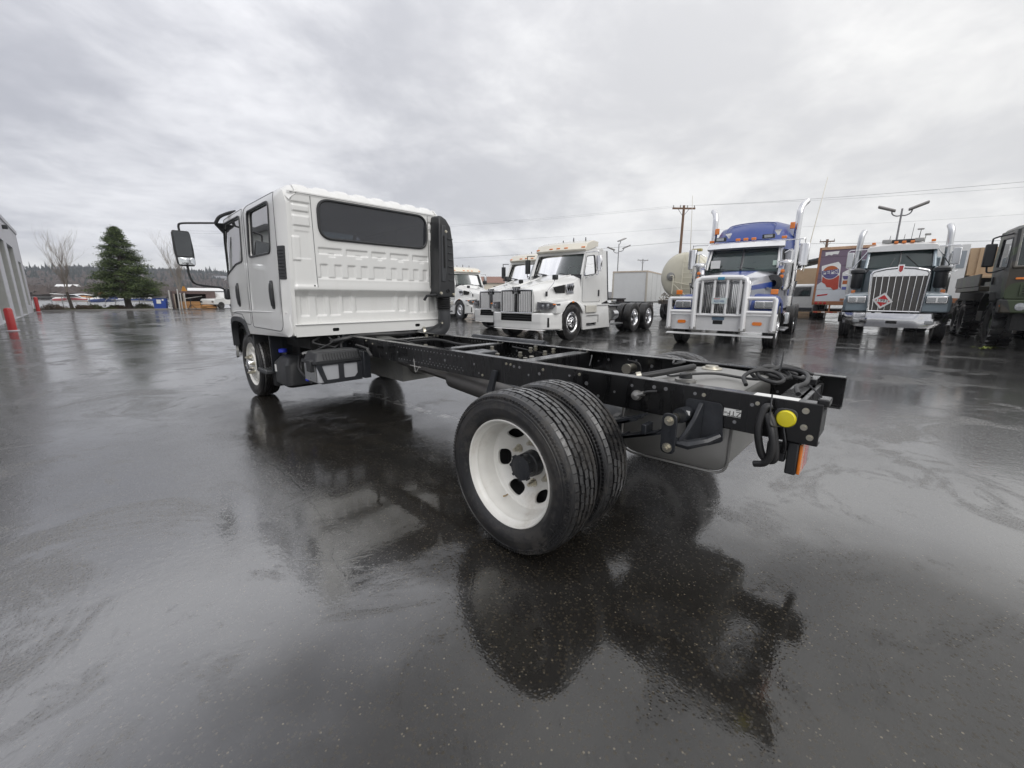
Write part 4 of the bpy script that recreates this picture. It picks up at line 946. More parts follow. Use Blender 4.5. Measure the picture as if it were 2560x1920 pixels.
def daycab(root):
    chassis(root, (-4.4, -5.75), .7)
    # hood
    H = [(1.12, [(0, 1.50), (.22, 1.49), (.48, 1.46), (.60, 1.40), (.64, 1.25), (.64, .83)]),
         (.60, [(0, 1.62), (.20, 1.61), (.50, 1.57), (.66, 1.47), (.72, 1.25), (.74, .83)]),
         (0, [(0, 1.74), (.20, 1.74), (.55, 1.69), (.74, 1.58), (.83, 1.35), (.86, .95)]),
         (-.5, [(0, 1.85), (.22, 1.85), (.62, 1.80), (.84, 1.70), (.93, 1.45), (.95, 1.0)]),
         (-.88, [(0, 1.95), (.25, 1.94), (.66, 1.90), (.90, 1.80), (.99, 1.5), (.99, 1.02)])]
    MB().loft([sec(f, h) for f, h in H]).done('hood', WHITE, root, smooth=40, bev=.02)
    for s in (-1, 1): MB().tube(curve([(1.1, s*.24, 1.492), (.4, s*.30, 1.645), (-.3, s*.42, 1.785), (-.85, s*.55, 1.915)], 5), .022, 6).done('hood_crease', WHITE, root, smooth=60)
    for s in (-1, 1):
        b = MB(); arch_fender(b, s*.55, s*1.21, lambda f: 1.17-.10*max(0, f/1.0)**2-.12*max(0, -f/.62)**2, .88, -.66, .60, .52, 16, .80); b.done('fender', WHITE, root, smooth=40, bev=.02)
        lz = [(.72, .90, 1.10, 1.11), (.95, .905, 1.03, 1.09), (1.12, .95, .92, 1.075), (1.22, 1.02, .80, 1.065)]
        hl = MB().loft([[(f+.01, s*l, z0), (f+.015, s*l, z1), (f-.1, s*l, z1), (f-.1, s*l, z0)] for l, z0, f, z1 in [(a, b_, c, d) for a, b_, c, d in lz]]).done('headlight', mat('headlight_lens', (.10, .10, .11), .1, .3, coat=1.), root, smooth=30)
        for l, f, z in ((.86, 1.055, 1.0), (1.0, 1.01, 1.01)): MB().lathe([(0, .055), (.02, .05), (.035, 0)], 14, (f-.01, s*l, z)).done('projector', LAMPGLASS, hl)
        MB().box((.90, s*1.14, 1.05), (.08, .12, .03), Matrix.Rotation(-s*.8, 3, 'Z')).done('turn_lamp', AMBER, hl)
        marker(root, .02, s*1.215, 1.11, (.10, .02, .045))
        # hood vent with its bright plate
        MB().sheet([(.42, 1.52), (-.08, 1.60), (-.08, 1.36), (.30, 1.37)], [], lambda f, z: (f, s*(.835-.10*(f+.0)*.75+.012), z), None, (0, -s*.05, 0)).done('hood_vent', DARK, root, smooth=0)
        vp = MB().sheet([(-.10, 1.62), (-.50, 1.66), (-.46, 1.34), (-.10, 1.36)], [], lambda f, z: (f, s*(.93-.03*(f+.5)-.22*max(0, z-1.5)), z), None, (0, -s*.04, 0)).done('vent_plate', CHROME, root, bev=.01)
        text('W', .20, 'plate_emblem', INK, vp, frame((-.30, s*.945, 1.50), (-s, 0, 0), (0, 0, 1)), .008, sx=1.3, bold=.008)
        # hood mirror
        hm = part('hood_mirror', root)
        MB().loft([[(.50+dx, s*l, z) for dx, l in ((0, .80), (0, 1.0), (.07, .97), (.09, .90), (.07, .83))] for z in (1.72, 1.86)]).done('mirror_housing', PLASTIC, hm, bev=.02)
        MB().tube(curve([(.54, s*.9, 1.72), (.60, s*.9, 1.62), (.66, s*.80, 1.48), (.70, s*.74, 1.38)], 5), .011, 6).done('mirror_arm', CHROME, hm)
        MB().box((.72, s*.755, 1.33), (.06, .05, .14)).done('mirror_foot', PLASTIC, hm, bev=.012)
        mirror(root, -1.15, s*1.36, 2.02, 2.48, 1.0, CHROME if s > 0 else PLASTIC)
        # side fairing and steps
        lf = lambda z: 1.17-.05*sm(z, .9, 1.05)
        sk = MB().sheet(rpoly([(-.64, .27), (-2.42, .27), (-2.32, 1.02), (-.60, 1.03), (-.56, .7)], .03, 2), [rrect(-1.5, -.85, .36, .46, .02)], lambda f, z: (f, s*lf(z), z), None, (0, -s*.05, 0)).done('side_fairing', WHITE, root, smooth=25)
        MB().bx(-1.52, -.83, s*1.0, s*1.15, .35, .38).done('step', ALU, sk, smooth=0)
        MB().bx(-1.6, -.84, s*1.172, s*1.178, .68, .695).bx(-1.6, -1.585, s*1.172, s*1.178, .46, .69).done('fairing_seam', DARK, sk, smooth=0)
        MB().bx(-1.45, -.80, s*1.155, s*1.19, .78, .99).done('step_plate', mat('worn_step', (.62, .60, .54), .5, dirt=.6), sk, bev=.01)
        MB().bx(-2.40, -.66, s*.60, s*1.15, .98, 1.03).done('fairing_top', WHITE, sk, bev=.01)
        bt = MB().bx(-3.05, -2.50, s*.62, s*1.08, .46, .92).done('equipment_box', STAIN, root, bev=.02)
        MB().cyl((-2.62, s*1.09, .67), (-2.95, s*1.09, .67), .16, n=16).done('air_tank', ALU, root)
        MB().bx(-3.5, -2.46, s*.9, s*1.16, .32, .37).done('rear_step', ALU, root, bev=.008)
        MB().bx(-3.3, -2.46, s*.70, s*1.14, .95, .99).done('deck_plate', ALU, root, bev=.008)
    # grille
    gr = part('grille', root)
    MB().bx(1.10, 1.125, -.56, .56, .82, 1.43).done('grille_backing', DARK, gr, smooth=0)
    for s in (-1, 1):
        for k in range(7):
            l = s*(.10+.062*k+.02); z1 = 1.40 if k > 0 else 1.33
            MB().loft([[(1.125, l-.017, z), (1.155, l-.013, z), (1.155, l+.013, z), (1.125, l+.017, z)] for z in (.83, z1)]).done('grille_bar', BULLALU, gr, smooth=30)
        MB().tube([(1.14, s*.575, .81), (1.14, s*.56, 1.43)], .017, 8).done('grille_surround', CHROME, gr)
        MB().loft([[(1.125, s*.055-.018, z), (1.165, s*.055-.006, z), (1.165, s*.055+.006, z), (1.125, s*.055+.018, z)] for z in (.80, 1.36)]).done('grille_bar', CHROME, gr)
    MB().tube([(1.14, -.58, .81), (1.16, 0, .80), (1.14, .58, .81)], .018, 8).done('grille_surround', CHROME, gr)
    MB().tube([(1.13, -.56, 1.435), (1.15, 0, 1.45), (1.13, .56, 1.435)], .014, 8).done('grille_surround', CHROME, gr)
    em_ = part('emblem', root)
    pts = [(-.125, .075), (-.085, .075), (-.045, -.02), (-.012, .05), (.012, .05), (.045, -.02), (.085, .075), (.125, .075), (.06, -.075), (.03, -.075), (0, -.015), (-.03, -.075), (-.06, -.075)]
    MB().sheet(pts, [], lambda u, v: (1.185, -u, 1.445+v), None, (-.03, 0, 0)).done('emblem_letter', mat('dark_chrome', (.30, .30, .31), .15, 1.), em_)
    MB().sheet([(-.16, .09), (.16, .09), (.05, -.10), (-.05, -.10)], [], lambda u, v: (1.150, -u, 1.44+v), None, (-.03, 0, 0)).done('emblem_plate', CHROME, em_)
    # bumper
    bs = [(0, 1.16, 1.0), (.55, 1.15, 1.0), (.85, 1.10, 1.0), (1.05, .96, .99), (1.18, .74, .97), (1.225, .60, .96)]
    def bump(z, d=0.): return [(f+d, l, z) for l, f, _ in bs]
    full = [(-l, f) for l, f, _ in bs[::-1]]+[(l, f) for l, f, _ in bs[1:]]
    prof = [(.33, -.05), (.36, .0), (.52, .015), (.70, .01), (.79, -.01), (.81, -.06)]
    ih = rrect(-.57, .57, .57, .775, .05)
    MB().grid(lambda u, v: ((lambda l, z: (fbump(abs(l))+pz(z), l, z))(-1.225+2.45*u, .33+.48*v)), 60, 14, lambda u, v: not inside((-1.225+2.45*u, .33+.48*v), ih)).done('bumper', WHITE, root, smooth=40)
    MB().bx(1.05, 1.08, -.62, .62, .54, .80).done('bumper_intake', DARK, root, smooth=0)
    for z in (.63, .70): MB().tube([(1.10, -.56, z), (1.10, .56, z)], .012, 6).done('intake_bar', PLASTIC, root)
    MB().bx(.62, 1.05, -1.2, 1.2, .34, .36).done('bumper_underside', PLASTIC, root, smooth=0)
    MB().loft([[(fbump(abs(l))+.012, l, .345), (fbump(abs(l))+.03, l, .33), (fbump(abs(l))-.05, l, .325)] for l in [-1.2+.1*k for k in range(25)]]).done('bumper_lip', WHITE, root, smooth=30)
    for s in (-1, 1): MB().loft([[(fbump(1.0)+.014, s*1.0, z), (fbump(1.04)+.014, s*1.04, z), (fbump(1.04)-.02, s*1.04, z), (fbump(1.0)-.02, s*1.0, z)] for z in (.42, .68)]).done('bumper_slot', DARK, root, smooth=0)
    # cab
    lf = lambda z: 1.0-.09*sm(z, 1.75, 2.9)
    for s in (-1, 1):
        out = rpoly([(-2.12, 1.03), (-.80, 1.03), (-.80, 1.86), (-1.12, 2.66), (-2.04, 2.76)], [.03, .03, .12, .10, .10], 4)
        win = rpoly([(-1.66, 1.98), (-.90, 1.88), (-1.14, 2.48), (-1.66, 2.56)], [.05, .05, .08, .08], 4)
        cab_side(root, out, win, s, lf, WHITE, TINT2, (-1.86, 1.38))
        MB().tube([(f, s*(lf(z)+.001), z) for f, z in rpoly([(-1.96, 1.10), (-.84, 1.10), (-.84, 1.84), (-1.10, 2.60), (-1.93, 2.68)], .06, 3)], .006, 4).done('door_seam', PLASTIC2, root)
        MB().tube(curve([(-.86, s*.93, 1.92), (-.98, s*.915, 2.25), (-1.16, s*.885, 2.64)], 4), .035, 8).done('windshield_pillar', WHITE, root)
        MB().sheet([(-2.10, 1.06), (-2.50, 1.14), (-2.42, 2.74), (-2.04, 2.76)], [], lambda f, z: (f, s*(lf(z)+.01), z), None, (0, -s*.03, 0)).done('side_extender', WHITE, root, smooth=0)
        MB().sheet([(-2.50, 1.14), (-2.58, 1.14), (-2.50, 2.74), (-2.42, 2.74)], [], lambda f, z: (f, s*(lf(z)+.012), z), None, (0, -s*.035, 0)).done('extender_trim', PLASTIC2, root, smooth=0)
    MB().loft([[(-.85-.12*(l/.95)**2, l, 1.93), (-1.13-.12*(l/.95)**2, l*.95, 2.62)] for l in (-.93, -.6, -.3, 0, .3, .6, .93)], False, False, False).done('windshield', SHIELD, root, smooth=60)
    MB().loft([[(-.80-.12*(l/.95)**2, l, 1.90), (-.86-.12*(l/.95)**2, l, 1.95)] for l in (-.95, -.5, 0, .5, .95)], False, False, False).done('cowl', PLASTIC, root, smooth=60)
    MB().loft([[(-1.11-.12*(l/.95)**2, l*.95, 2.54), (-1.16-.12*(l/.95)**2, l*.95, 2.66)] for l in (-.93, -.5, 0, .5, .93)], False, False, False).done('windshield_band', DARK, root, smooth=60)
    for l in (-.35, .35): MB().tube([(-.84, l, 1.95), (-.93, l-.5, 2.03)], .010, 5).done('wiper', PLASTIC, root)
    MB().loft([sec(f, [(0, z+.04), (.5, z+.035), (.80, z), (.90, z-.09), (.90, z-.16)]) for f, z in ((-1.10, 2.72), (-1.25, 2.80), (-1.7, 2.86), (-2.02, 2.86), (-2.12, 2.80))]).done('roof', WHITE, root, smooth=40)
    MB().bx(-2.14, -2.10, -.95, .95, 1.03, 2.80).done('cab_back', WHITE, root, smooth=0)
    MB().bx(-2.1, -.9, -.95, .95, 1.0, 1.05).done('cab_floor', DARK, root, smooth=0)
    fr = MB().loft([[(f-.10*(l/.9)**2, l, z) for f, z in ((-.98, 2.64), (-.92, 2.69), (-1.06, 2.88), (-1.4, 2.99), (-1.75, 2.98), (-1.75, 2.84), (-1.15, 2.66))] for l in (-.93, -.88, -.6, -.3, 0, .3, .6, .88, .93)]).done('roof_fairing', CREAM, root, smooth=35, bev=.015)
    for l in (-.85, -.28, 0, .28, .85): marker(root, -.965-.10*(l/.9)**2, l, 2.75, (.05, .13, .04))
    for l, h in ((-.30, .10), (.10, .16), (.55, .14)): MB().cyl((-1.7, l, 2.95), (-1.7, l, 2.99+h), .03, .012, 8).done('roof_antenna', PLASTIC2, root)
    st = MB().bx(-1.95, -1.80, .2, .72, 1.5, 2.3).bx(-1.95, -1.80, -.72, -.2, 1.5, 2.3).done('seat_back', mat('pale_seat', (.30, .31, .30), .8), root, bev=.05)
    MB().lathe([(-.014, .20), (0, .214), (.014, .20), (0, .186)], 20, (-1.15, .45, 2.0)).done('steering_wheel', PLASTIC, root)
    MB().bx(-1.15, -.9, -.9, .9, 1.6, 1.90).done('dashboard', SEATGREY, root, bev=.03)
def fbump(l):
    for (l0, f0), (l1, f1) in zip(((0, 1.16), (.55, 1.15), (.85, 1.10), (1.05, .96), (1.18, .74)), ((.55, 1.15), (.85, 1.10), (1.05, .96), (1.18, .74), (1.226, .60))):
        if l <= l1+1e-6: return f0+(f1-f0)*(l-l0)/(l1-l0)
    return .6
def pz(z): return -.05*(1-sm(z, .33, .37))+.012*sm(z, .5, .55)-.05*sm(z, .77, .82)
GT = 'white tractors parked in the row'
T1 = thing('tractor_truck', 'nearest white day cab tractor with chrome W grille and full view of its door', 'truck', (7.517, 6.966, 0), 3.21, GT)
daycab(T1)
T2 = copy_tree(T1); T2.location = (9.378, 9.982, 0); T2.rotation_euler = (0, 0, 3.214); T2['label'] = 'second white tractor half hidden behind the nearest white day cab'
T3 = copy_tree(T1); T3.location = (13.75, 16.9, 0); T3.rotation_euler = (0, 0, -1.72); T3['label'] = 'farthest white tractor with polished wheel seen beside the black air intake'

# ------------------------------------------------------------ blue and silver tractor with bull bar
B = thing('tractor_truck', 'blue and silver long nose tractor with aluminium bull bar and two tall chrome stacks', 'truck', (9.484, 2.184, 0), 3.25)
chassis(B, (-5.5, -6.85), .5)
MB().loft([[(.93-.0*l, l, .44), (.95, l, .50), (.95, l, .82), (.90, l, .86)] for l in (-1.0, 1.0)], False, False, False).done('bumper', BULLALU, B, smooth=25)
for s in (-1, 1):
    MB().loft([[(.93-d, s*l, .44), (.95-d, s*l, .50), (.95-d, s*l, .82), (.90-d, s*l, .86)] for l, d in ((1.0, 0), (1.12, .03), (1.22, .22))], False, False, False).done('bumper_end', BULLALU, B, smooth=25)
    MB().sheet(rrect(s*.85-.10, s*.85+.10, .60, .68, .04), [], lambda l, z: (.956, l, z), None, (.012, 0, 0)).done('bumper_lamp', AMBER, B)
    # bull bar
    MB().tube([(1.0, s*1.17, .47), (1.0, s*1.17, 1.18), (1.0, s*1.15, 1.22)], .055, 10).done('bar_post', BULLALU, B)
    MB().tube([(1.02, s*.56, .47), (1.02, s*.56, 1.58), (1.0, s*.54, 1.66), (.98, s*.44, 1.70)], .06, 10).done('bar_post', BULLALU, B)
    for z in (1.225, .90): MB().tube([(1.0, s*.58, z), (1.0, s*1.17, z)], .042, 10).done('bar_rail', BULLALU, B)
    MB().bx(.96, 1.05, s*1.17-.07, s*1.17+.07, .44, .50).done('bar_foot', STAIN, B, bev=.006); MB().bx(.97, 1.07, s*.56-.07, s*.56+.07, .44, .52).done('bar_foot', STAIN, B, bev=.006)
    hb = MB().bx(.60, .72, s*.72, s*1.12, .98, 1.17).done('headlight', CHROME, B, bev=.02)
    for l in (.83, 1.02): MB().bx(.722, .735, s*(l-.08), s*(l+.08), 1.01, 1.14).done('headlight_lens', LAMPGLASS, hb, bev=.01)
    marker(B, .55, s*1.08, 1.38, (.06, .15, .12)).parent
    b = MB(); arch_fender(b, s*.62, s*1.19, lambda f: 1.30-.38*max(0, (f-.2)/.5)**2-.16*max(0, -f/.75)**2, .66, -.78, .60, .52, 16, .86); b.done('fender', BLUE, B, smooth=40, bev=.03)
    MB().bx(.3, .66, s*.6, s*1.15, .80, .96).done('fender_front', BLUE, B, bev=.03)
    marker(B, .2, s*1.20, 1.02, (.05, .02, .05), LAMPGLASS)
MB().tube([(.98, -.46, 1.70), (.98, 0, 1.72), (.98, .46, 1.70)], .065, 10).done('bar_rail', BULLALU, B)
for l in (-.42, -.14, .14, .42): MB().tube([(.99, l, .84), (.99, l, 1.66)], .032, 8).done('bar_upright', BULLALU, B)
MB().bx(.94, 1.02, -.60, .60, .80, .835).done('bar_rail', BULLALU, B, bev=.01)
MB().loft([[(.90, l, .335), (1.06, l, .33), (1.06, l, .35), (.92, l, .37)] for l in (-1.2, 1.2)]).done('bumper_lip', BULLALU, B, smooth=0)
MB().bx(.90, .955, -.14, .14, .70, .78).done('tow_plate', mat('dull_blue_plate', (.12, .18, .25), .5), B, bev=.005); MB().bx(.90, .957, -.11, .11, .60, .695).done('tow_hole', DARK, B, smooth=0)
pl = MB().bx(1.03, 1.035, -.17, .17, 1.10, 1.24).done('number_plate', mat('plate_white', (.55, .62, .62), .4), B, bev=.003)
text('AE01486', .085, 'plate_letters', mat('plate_blue', (.10, .16, .30), .5), pl, frame((1.036, 0, 1.155), (0, 1, 0), (0, 0, 1)), .002, sx=.75)
MB().bx(1.036, 1.038, -.12, .02, 1.208, 1.222).done('plate_print', RED, pl, smooth=0)
gr = part('grille', B)
MB().bx(.70, .72, -.54, .54, .80, 1.62).done('grille_backing', DARK, gr, smooth=0)
for k in range(27):
    l = -.50+k*1.0/26; MB().bx(.72, .745, l-.010, l+.010, .85, 1.56).done('grille_bar', CHROME, gr, smooth=0)
MB().tube(curve([(.74, -.57, .80), (.74, -.57, 1.2), (.74, -.56, 1.55), (.74, -.46, 1.64), (.74, 0, 1.66), (.74, .46, 1.64), (.74, .56, 1.55), (.74, .57, 1.2), (.74, .57, .80)], 4), .05, 8).done('grille_surround', CHROME, gr)
MB().bx(1.035, 1.05, -.075, .075, 1.66, 1.73).done('emblem', mat('emblem_blue', (.05, .25, .40), .4), B, bev=.008)
MB().bx(.70, .80, -.19, .19, 1.735, 1.775).done('hood_ornament', LIGHTW, B, bev=.01)
def bmi(k): return 1 if k in (0, 1, 9, 10) else (1 if k in (3, 7) else 0)
hood = [(.72, [(0, 1.66), (.2, 1.655), (.46, 1.62), (.58, 1.52), (.60, 1.42), (.62, .9)]), (.0, [(0, 1.76), (.28, 1.755), (.56, 1.71), (.68, 1.58), (.70, 1.46), (.74, .9)]), (-.7, [(0, 1.87), (.36, 1.865), (.70, 1.80), (.80, 1.64), (.83, 1.50), (.86, .9)]), (-1.38, [(0, 1.99), (.45, 1.98), (.84, 1.90), (.93, 1.70), (.95, 1.54), (.97, .9)])]
MB().loft([sec(f, h) for f, h in hood], mis=lambda k: 1 if k in (0, 10) else (1 if k in (3, 7) else 0)).done('hood', [SILVER, BLUE], B, smooth=35)
for s in (-1, 1):
    MB().bx(-.72, -.42, s*.80, s*.825, 1.47, 1.51).done('side_badge', STAIN, B, smooth=0)
    lf = lambda z: .98-.07*sm(z, 1.9, 2.9)
    cab_side(B, rpoly([(-2.55, 1.0), (-1.38, 1.0), (-1.38, 2.0), (-1.66, 2.70), (-2.55, 2.72)], [.03, .03, .08, .08, .04], 3), rpoly([(-2.40, 2.02), (-1.52, 2.0), (-1.72, 2.52), (-2.40, 2.56)], .05, 3), s, lf, SILVER, TINT2, (-2.35, 1.55))
    MB().tube([(-1.38, s*.90, 2.03), (-1.74, s*.86, 2.66)], .035, 8).done('windshield_pillar', LIGHTW, B)
    mirror(B, -1.75, s*1.42, 2.10, 2.68, .98, CHROME, .25)
    MB().tube(curve([(-1.55, s*1.0, 2.45), (-1.5, s*1.15, 2.52), (-1.5, s*1.17, 2.40), (-1.5, s*1.15, 1.65), (-1.5, s*1.0, 1.6)], 4), .014, 6).done('grab_rail', CHROME, B)
    ac = MB().lathe([(1.45, .0), (1.45, .12), (1.55, .19), (2.12, .19), (2.16, .20), (2.20, .19), (2.24, .12), (2.25, 0)], 24, (-1.30, s*1.08, 0), 'z').done('air_cleaner', CHROME, B)
    for k in range(3): MB().lathe([(0, .05), (.025, .045), (.035, 0)], 12, (-1.10, s*1.04, 1.66+.14*k)).done('marker_lamp', AMBER, ac)
    MB().lathe([(1.3, .10), (1.5, .13), (1.66, .16), (1.68, .17)], 20, (-1.5, s*1.22, 0), 'z').done('intake_horn', CHROME, B)
    MB().lathe([(-.10, .22), (0, .24), (.14, .22), (.16, .1)], 24, (-1.06, s*.86, 1.62)).done('horn_disc', PLASTIC, B)
    stx = part('exhaust_stack', B)
    MB().tube([(-2.95, s*1.12, 1.0), (-2.95, s*1.12, 2.75)], .125, 18).done('stack_guard', CHROME, stx)
    MB().tube(curve([(-2.95, s*1.12, 2.7), (-2.95, s*1.12, 3.55), (-2.98, s*1.13, 3.75), (-3.04, s*1.18, 3.90), (-3.12, s*1.25, 4.0)], 5), .085, 16).done('stack_pipe', CHROME, stx)
    MB().cyl((-2.9, s*1.16, .62), (-1.6, s*1.16, .62), .01).cyl((-2.9, s*.93, .66), (-1.55, s*.93, .66), .27, n=24).done('fuel_tank', CHROME, B)
    for f in (-1.75, -2.7): MB().cyl((f-.03, s*.93, .66), (f+.03, s*.93, .66), .277, n=24).done('tank_strap', RUBBERHOSE, B)
    MB().bx(-2.9, -1.5, s*1.0, s*1.24, .34, .38).done('step', ALU, B, bev=.008); MB().bx(-2.7, -2.3, s*1.05, s*1.24, .50, .82).done('step_box', ALU, B, bev=.02)
    MB().tube([(-1.75, s*1.46, 1.95), (-1.85, s*1.55, 3.0), (-2.1, s*1.68, 4.35)], [.014, .010, .006], 6).done('whip_antenna', ZINC, B)
    marker(B, -2.75, s*1.0, 3.30, (.06, .12, .18))
MB().loft([[(-1.38-.10*(l/.95)**2, l, 2.02), (-1.72-.10*(l/.95)**2, l*.95, 2.66)] for l in (-.90, -.45, 0, .45, .90)], False, False, False).done('windshield', SHIELD, B, smooth=60)
MB().tube([(-1.37, 0, 2.02), (-1.71, 0, 2.66)], .03, 6).done('windshield_post', PLASTIC2, B)
MB().loft([[(-1.58-.12*(l/.95)**2, l, 2.60), (-1.45-.12*(l/.95)**2, l, 2.64), (-1.55-.12*(l/.95)**2, l*.98, 2.78), (-1.80-.12*(l/.95)**2, l*.98, 2.84), (-1.80-.12*(l/.95)**2, l*.98, 2.70)] for l in (-.98, -.5, 0, .5, .98)]).done('sun_visor', mat('bright_visor', (.75, .75, .76), .25, .6), B, smooth=30)
for l in (-.4, .35): MB().tube([(-1.36, l, 2.04), (-1.45, l-.45, 2.10)], .010, 5).done('wiper', PLASTIC, B)
MB().bx(-1.42, -1.40, -.80, -.55, 2.08, 2.30).done('windshield_paper', LABELW, B, smooth=0); MB().bx(-1.50, -1.48, .76, .86, 2.12, 2.25).done('windshield_sticker', mat('pale_sticker', (.5, .62, .55), .5), B, smooth=0)
for l in (-.92, -.20, 0, .20, .92): marker(B, -1.70-.12*(l/.95)**2, l, 2.88, (.10, .12, .07))
for l in (-.66, .56):
    w_ = MB().bx(-1.72, -1.62, l-.15, l+.15, 2.86, 2.97).done('work_lamp', PLASTIC, B, bev=.012); MB().bx(-1.618, -1.61, l-.10, l+.10, 2.88, 2.95).done('lamp_lens', LAMPGLASS, w_, smooth=0)
    MB().loft([[(-1.7, l+.22-.02, 2.94), (-1.7, l+.22+.02, 2.94), (-1.75, l+.22, 2.94)], [(-1.55, l+.22-.09, 3.06), (-1.55, l+.22+.09, 3.06), (-1.62, l+.22, 3.0)]]).done('air_horn', CHROME, B)
sl = [(-1.95, [(0, 2.90), (.5, 2.88), (.78, 2.82), (.88, 2.74), (.90, 2.6)]), (-2.2, [(0, 3.16), (.5, 3.13), (.80, 3.0), (.95, 2.80), (.98, 2.6)]), (-2.6, [(0, 3.42), (.5, 3.38), (.84, 3.24), (1.02, 2.9), (1.06, 2.6)]), (-3.2, [(0, 3.54), (.55, 3.51), (.92, 3.38), (1.10, 3.0), (1.14, 2.6)]), (-4.3, [(0, 3.56), (.6, 3.54), (.98, 3.42), (1.14, 3.05), (1.16, 2.6)])]
MB().loft([sec(f, h) for f, h in sl]).done('sleeper_roof', BLUE, B, smooth=40)
MB().tube(curve([(-2.02, -.62, 2.95), (-2.30, -.62, 3.20), (-2.62, -.56, 3.40), (-2.68, 0, 3.46), (-2.62, .56, 3.40), (-2.30, .62, 3.20), (-2.02, .62, 2.95)], 5), .012, 6).done('roof_crease', BLUE, B)
MB().bx(-4.3, -2.55, -1.12, 1.12, .95, 2.62).done('sleeper', SILVER, B, bev=.04)
for s in (-1, 1): MB().bx(-4.2, -3.0, s*1.121, s*1.126, 1.25, 1.6).done('sleeper_stripe', BLUE, B, smooth=0)
MB().bx(-2.55, -1.4, -.9, .9, .95, 1.05).done('cab_floor', DARK, B, smooth=0); MB().bx(-1.75, -1.45, -.86, .86, 1.6, 1.96).done('dashboard', SEATGREY, B, bev=.03)
MB().bx(-2.5, -1.7, -.86, .86, 2.70, 2.74).done('cab_roof', SILVER, B, smooth=0)
MB().bx(-4.9, -4.35, -.5, .5, 1.02, 1.3).done('deck_box', CAST, B, bev=.02)

# ------------------------------------------------------------ slate grey tractor with placard
K = thing('tractor_truck', 'slate grey long nose tractor with dented chrome bumper and a 1993 placard on its grille', 'truck', (14.856, -.936, 0), 3.189)
chassis(K, (-5.2, -6.5), .5)
bk = [(0, .96), (.55, .94), (.85, .84), (1.10, .72), (1.24, .52)]
def fk(l):
    for (a, b_), (c, d) in zip(bk, bk[1:]):
        if l <= c+1e-6: return b_+(d-b_)*(l-a)/(c-a)
    return .52
DENT = mat('dented_chrome', (.62, .62, .63), .12, 1., bump=.35, bscale=4., var=.1)
MB().grid(lambda u, v: ((lambda l, t: (fk(abs(l))+.03*sin(PI*t)-.025*math.exp(-((l-.62)/.12)**2-((t-.6)/.3)**2), l, .41+.10*sm(abs(l), .75, 1.2)+t*(.40-.10*sm(abs(l), .75, 1.2))))(-1.24+2.48*u, v)), 48, 8).done('bumper', DENT, K, smooth=60)
MB().bx(.965, 1.0, -.12, .12, .52, .60).done('tow_hole', DARK, K, smooth=0)
for l in (-.78, .78): MB().bx(fk(.78)-.02, fk(.78)+.05, l-.10, l+.10, .52, .63).done('fog_lamp', LAMPGLASS, K, bev=.02)
for s in (-1, 1):
    b = MB(); arch_fender(b, s*.50, s*1.17, lambda f: 1.40-.12*max(0, (f-.1)/.6)**2-.20*max(0, -f/.75)**2, .70, -.80, .60, .52, 14, .86); b.done('fender', SLATE, K, smooth=40, bev=.04)
    MB().bx(.35, .72, s*.50, s*1.14, .84, 1.34).done('fender_front', SLATE, K, bev=.05, seg=3)
    hb = MB().bx(.70, .78, s*.64, s*1.08, 1.10, 1.30).done('headlight', CHROME, K, bev=.02)
    for l in (.75, .96): MB().bx(.775, .79, s*(l-.085), s*(l+.085), 1.13, 1.26).done('headlight_lens', LAMPGLASS, hb, bev=.012)
    marker(K, .0, s*1.0, 1.44, (.08, .10, .10), RED if False else AMBER)
    lf = lambda z: .88-.06*sm(z, 2.0, 2.9)
    cab_side(K, rpoly([(-2.65, 1.0), (-1.45, 1.0), (-1.45, 2.2), (-1.70, 2.84), (-2.65, 2.86)], [.03, .03, .08, .08, .04], 3), rpoly([(-2.5, 2.2), (-1.58, 2.2), (-1.76, 2.68), (-2.5, 2.7)], .05, 3), s, lf, SLATE, TINT2, (-2.45, 1.7))
    MB().tube([(-1.46, s*.82, 2.22), (-1.75, s*.79, 2.82)], .04, 8).done('windshield_pillar', SLATE, K)
    stx = part('exhaust_stack', K)
    MB().tube([(-1.95, s*1.12, 1.4), (-1.95, s*1.12, 2.62)], .15, 18).done('stack_guard', ALU, stx)
    MB().tube(curve([(-1.95, s*1.10, 2.6), (-1.95, s*1.08, 3.25), (-1.99, s*1.06, 3.40), (-2.08, s*1.03, 3.5)], 5), .085, 14).done('stack_pipe', ALU, stx)
    ac = MB().lathe([(1.55, 0), (1.55, .12), (1.62, .15), (2.02, .15), (2.06, .20), (2.14, .20), (2.2, .1), (2.22, 0)], 24, (-.95, s*.98, 0), 'z').done('air_cleaner', PLASTIC, K)
    m_ = part('side_mirror', K)
    MB().bx(-1.75, -1.70, s*1.28-.09, s*1.28+.09, 2.28, 2.78).done('mirror_housing', ALU, m_, bev=.015)
    for pts in (((-1.72, s*.85, 2.86), (-1.72, s*1.30, 2.86), (-1.72, s*1.36, 2.80), (-1.72, s*1.36, 2.28), (-1.72, s*1.25, 2.22), (-1.70, s*.85, 2.22)), ((-1.6, s*.84, 2.78), (-1.7, s*1.18, 2.25)), ((-1.7, s*1.36, 2.1), (-1.4, s*1.1, 1.95), (-.9, s*.9, 1.82))): MB().tube(pts, .014, 6).done('mirror_arm', CHROME, m_)
    MB().tube([(-1.2, s*.98, 2.12), (-1.95, s*1.12, 2.12)], .04, 8).done('intake_pipe', CHROME, K)
    MB().cyl((-3.2, s*.9, .68), (-1.9, s*.9, .68), .30, n=24).done('fuel_tank', ALU, K)
    MB().bx(-4.0, -2.65, s*.3, s*1.05, 1.0, 2.6).done('bunk', SLATE, K, bev=.04)
gr = part('grille', K)
gs = lambda z: .56+.05*(z-.86)
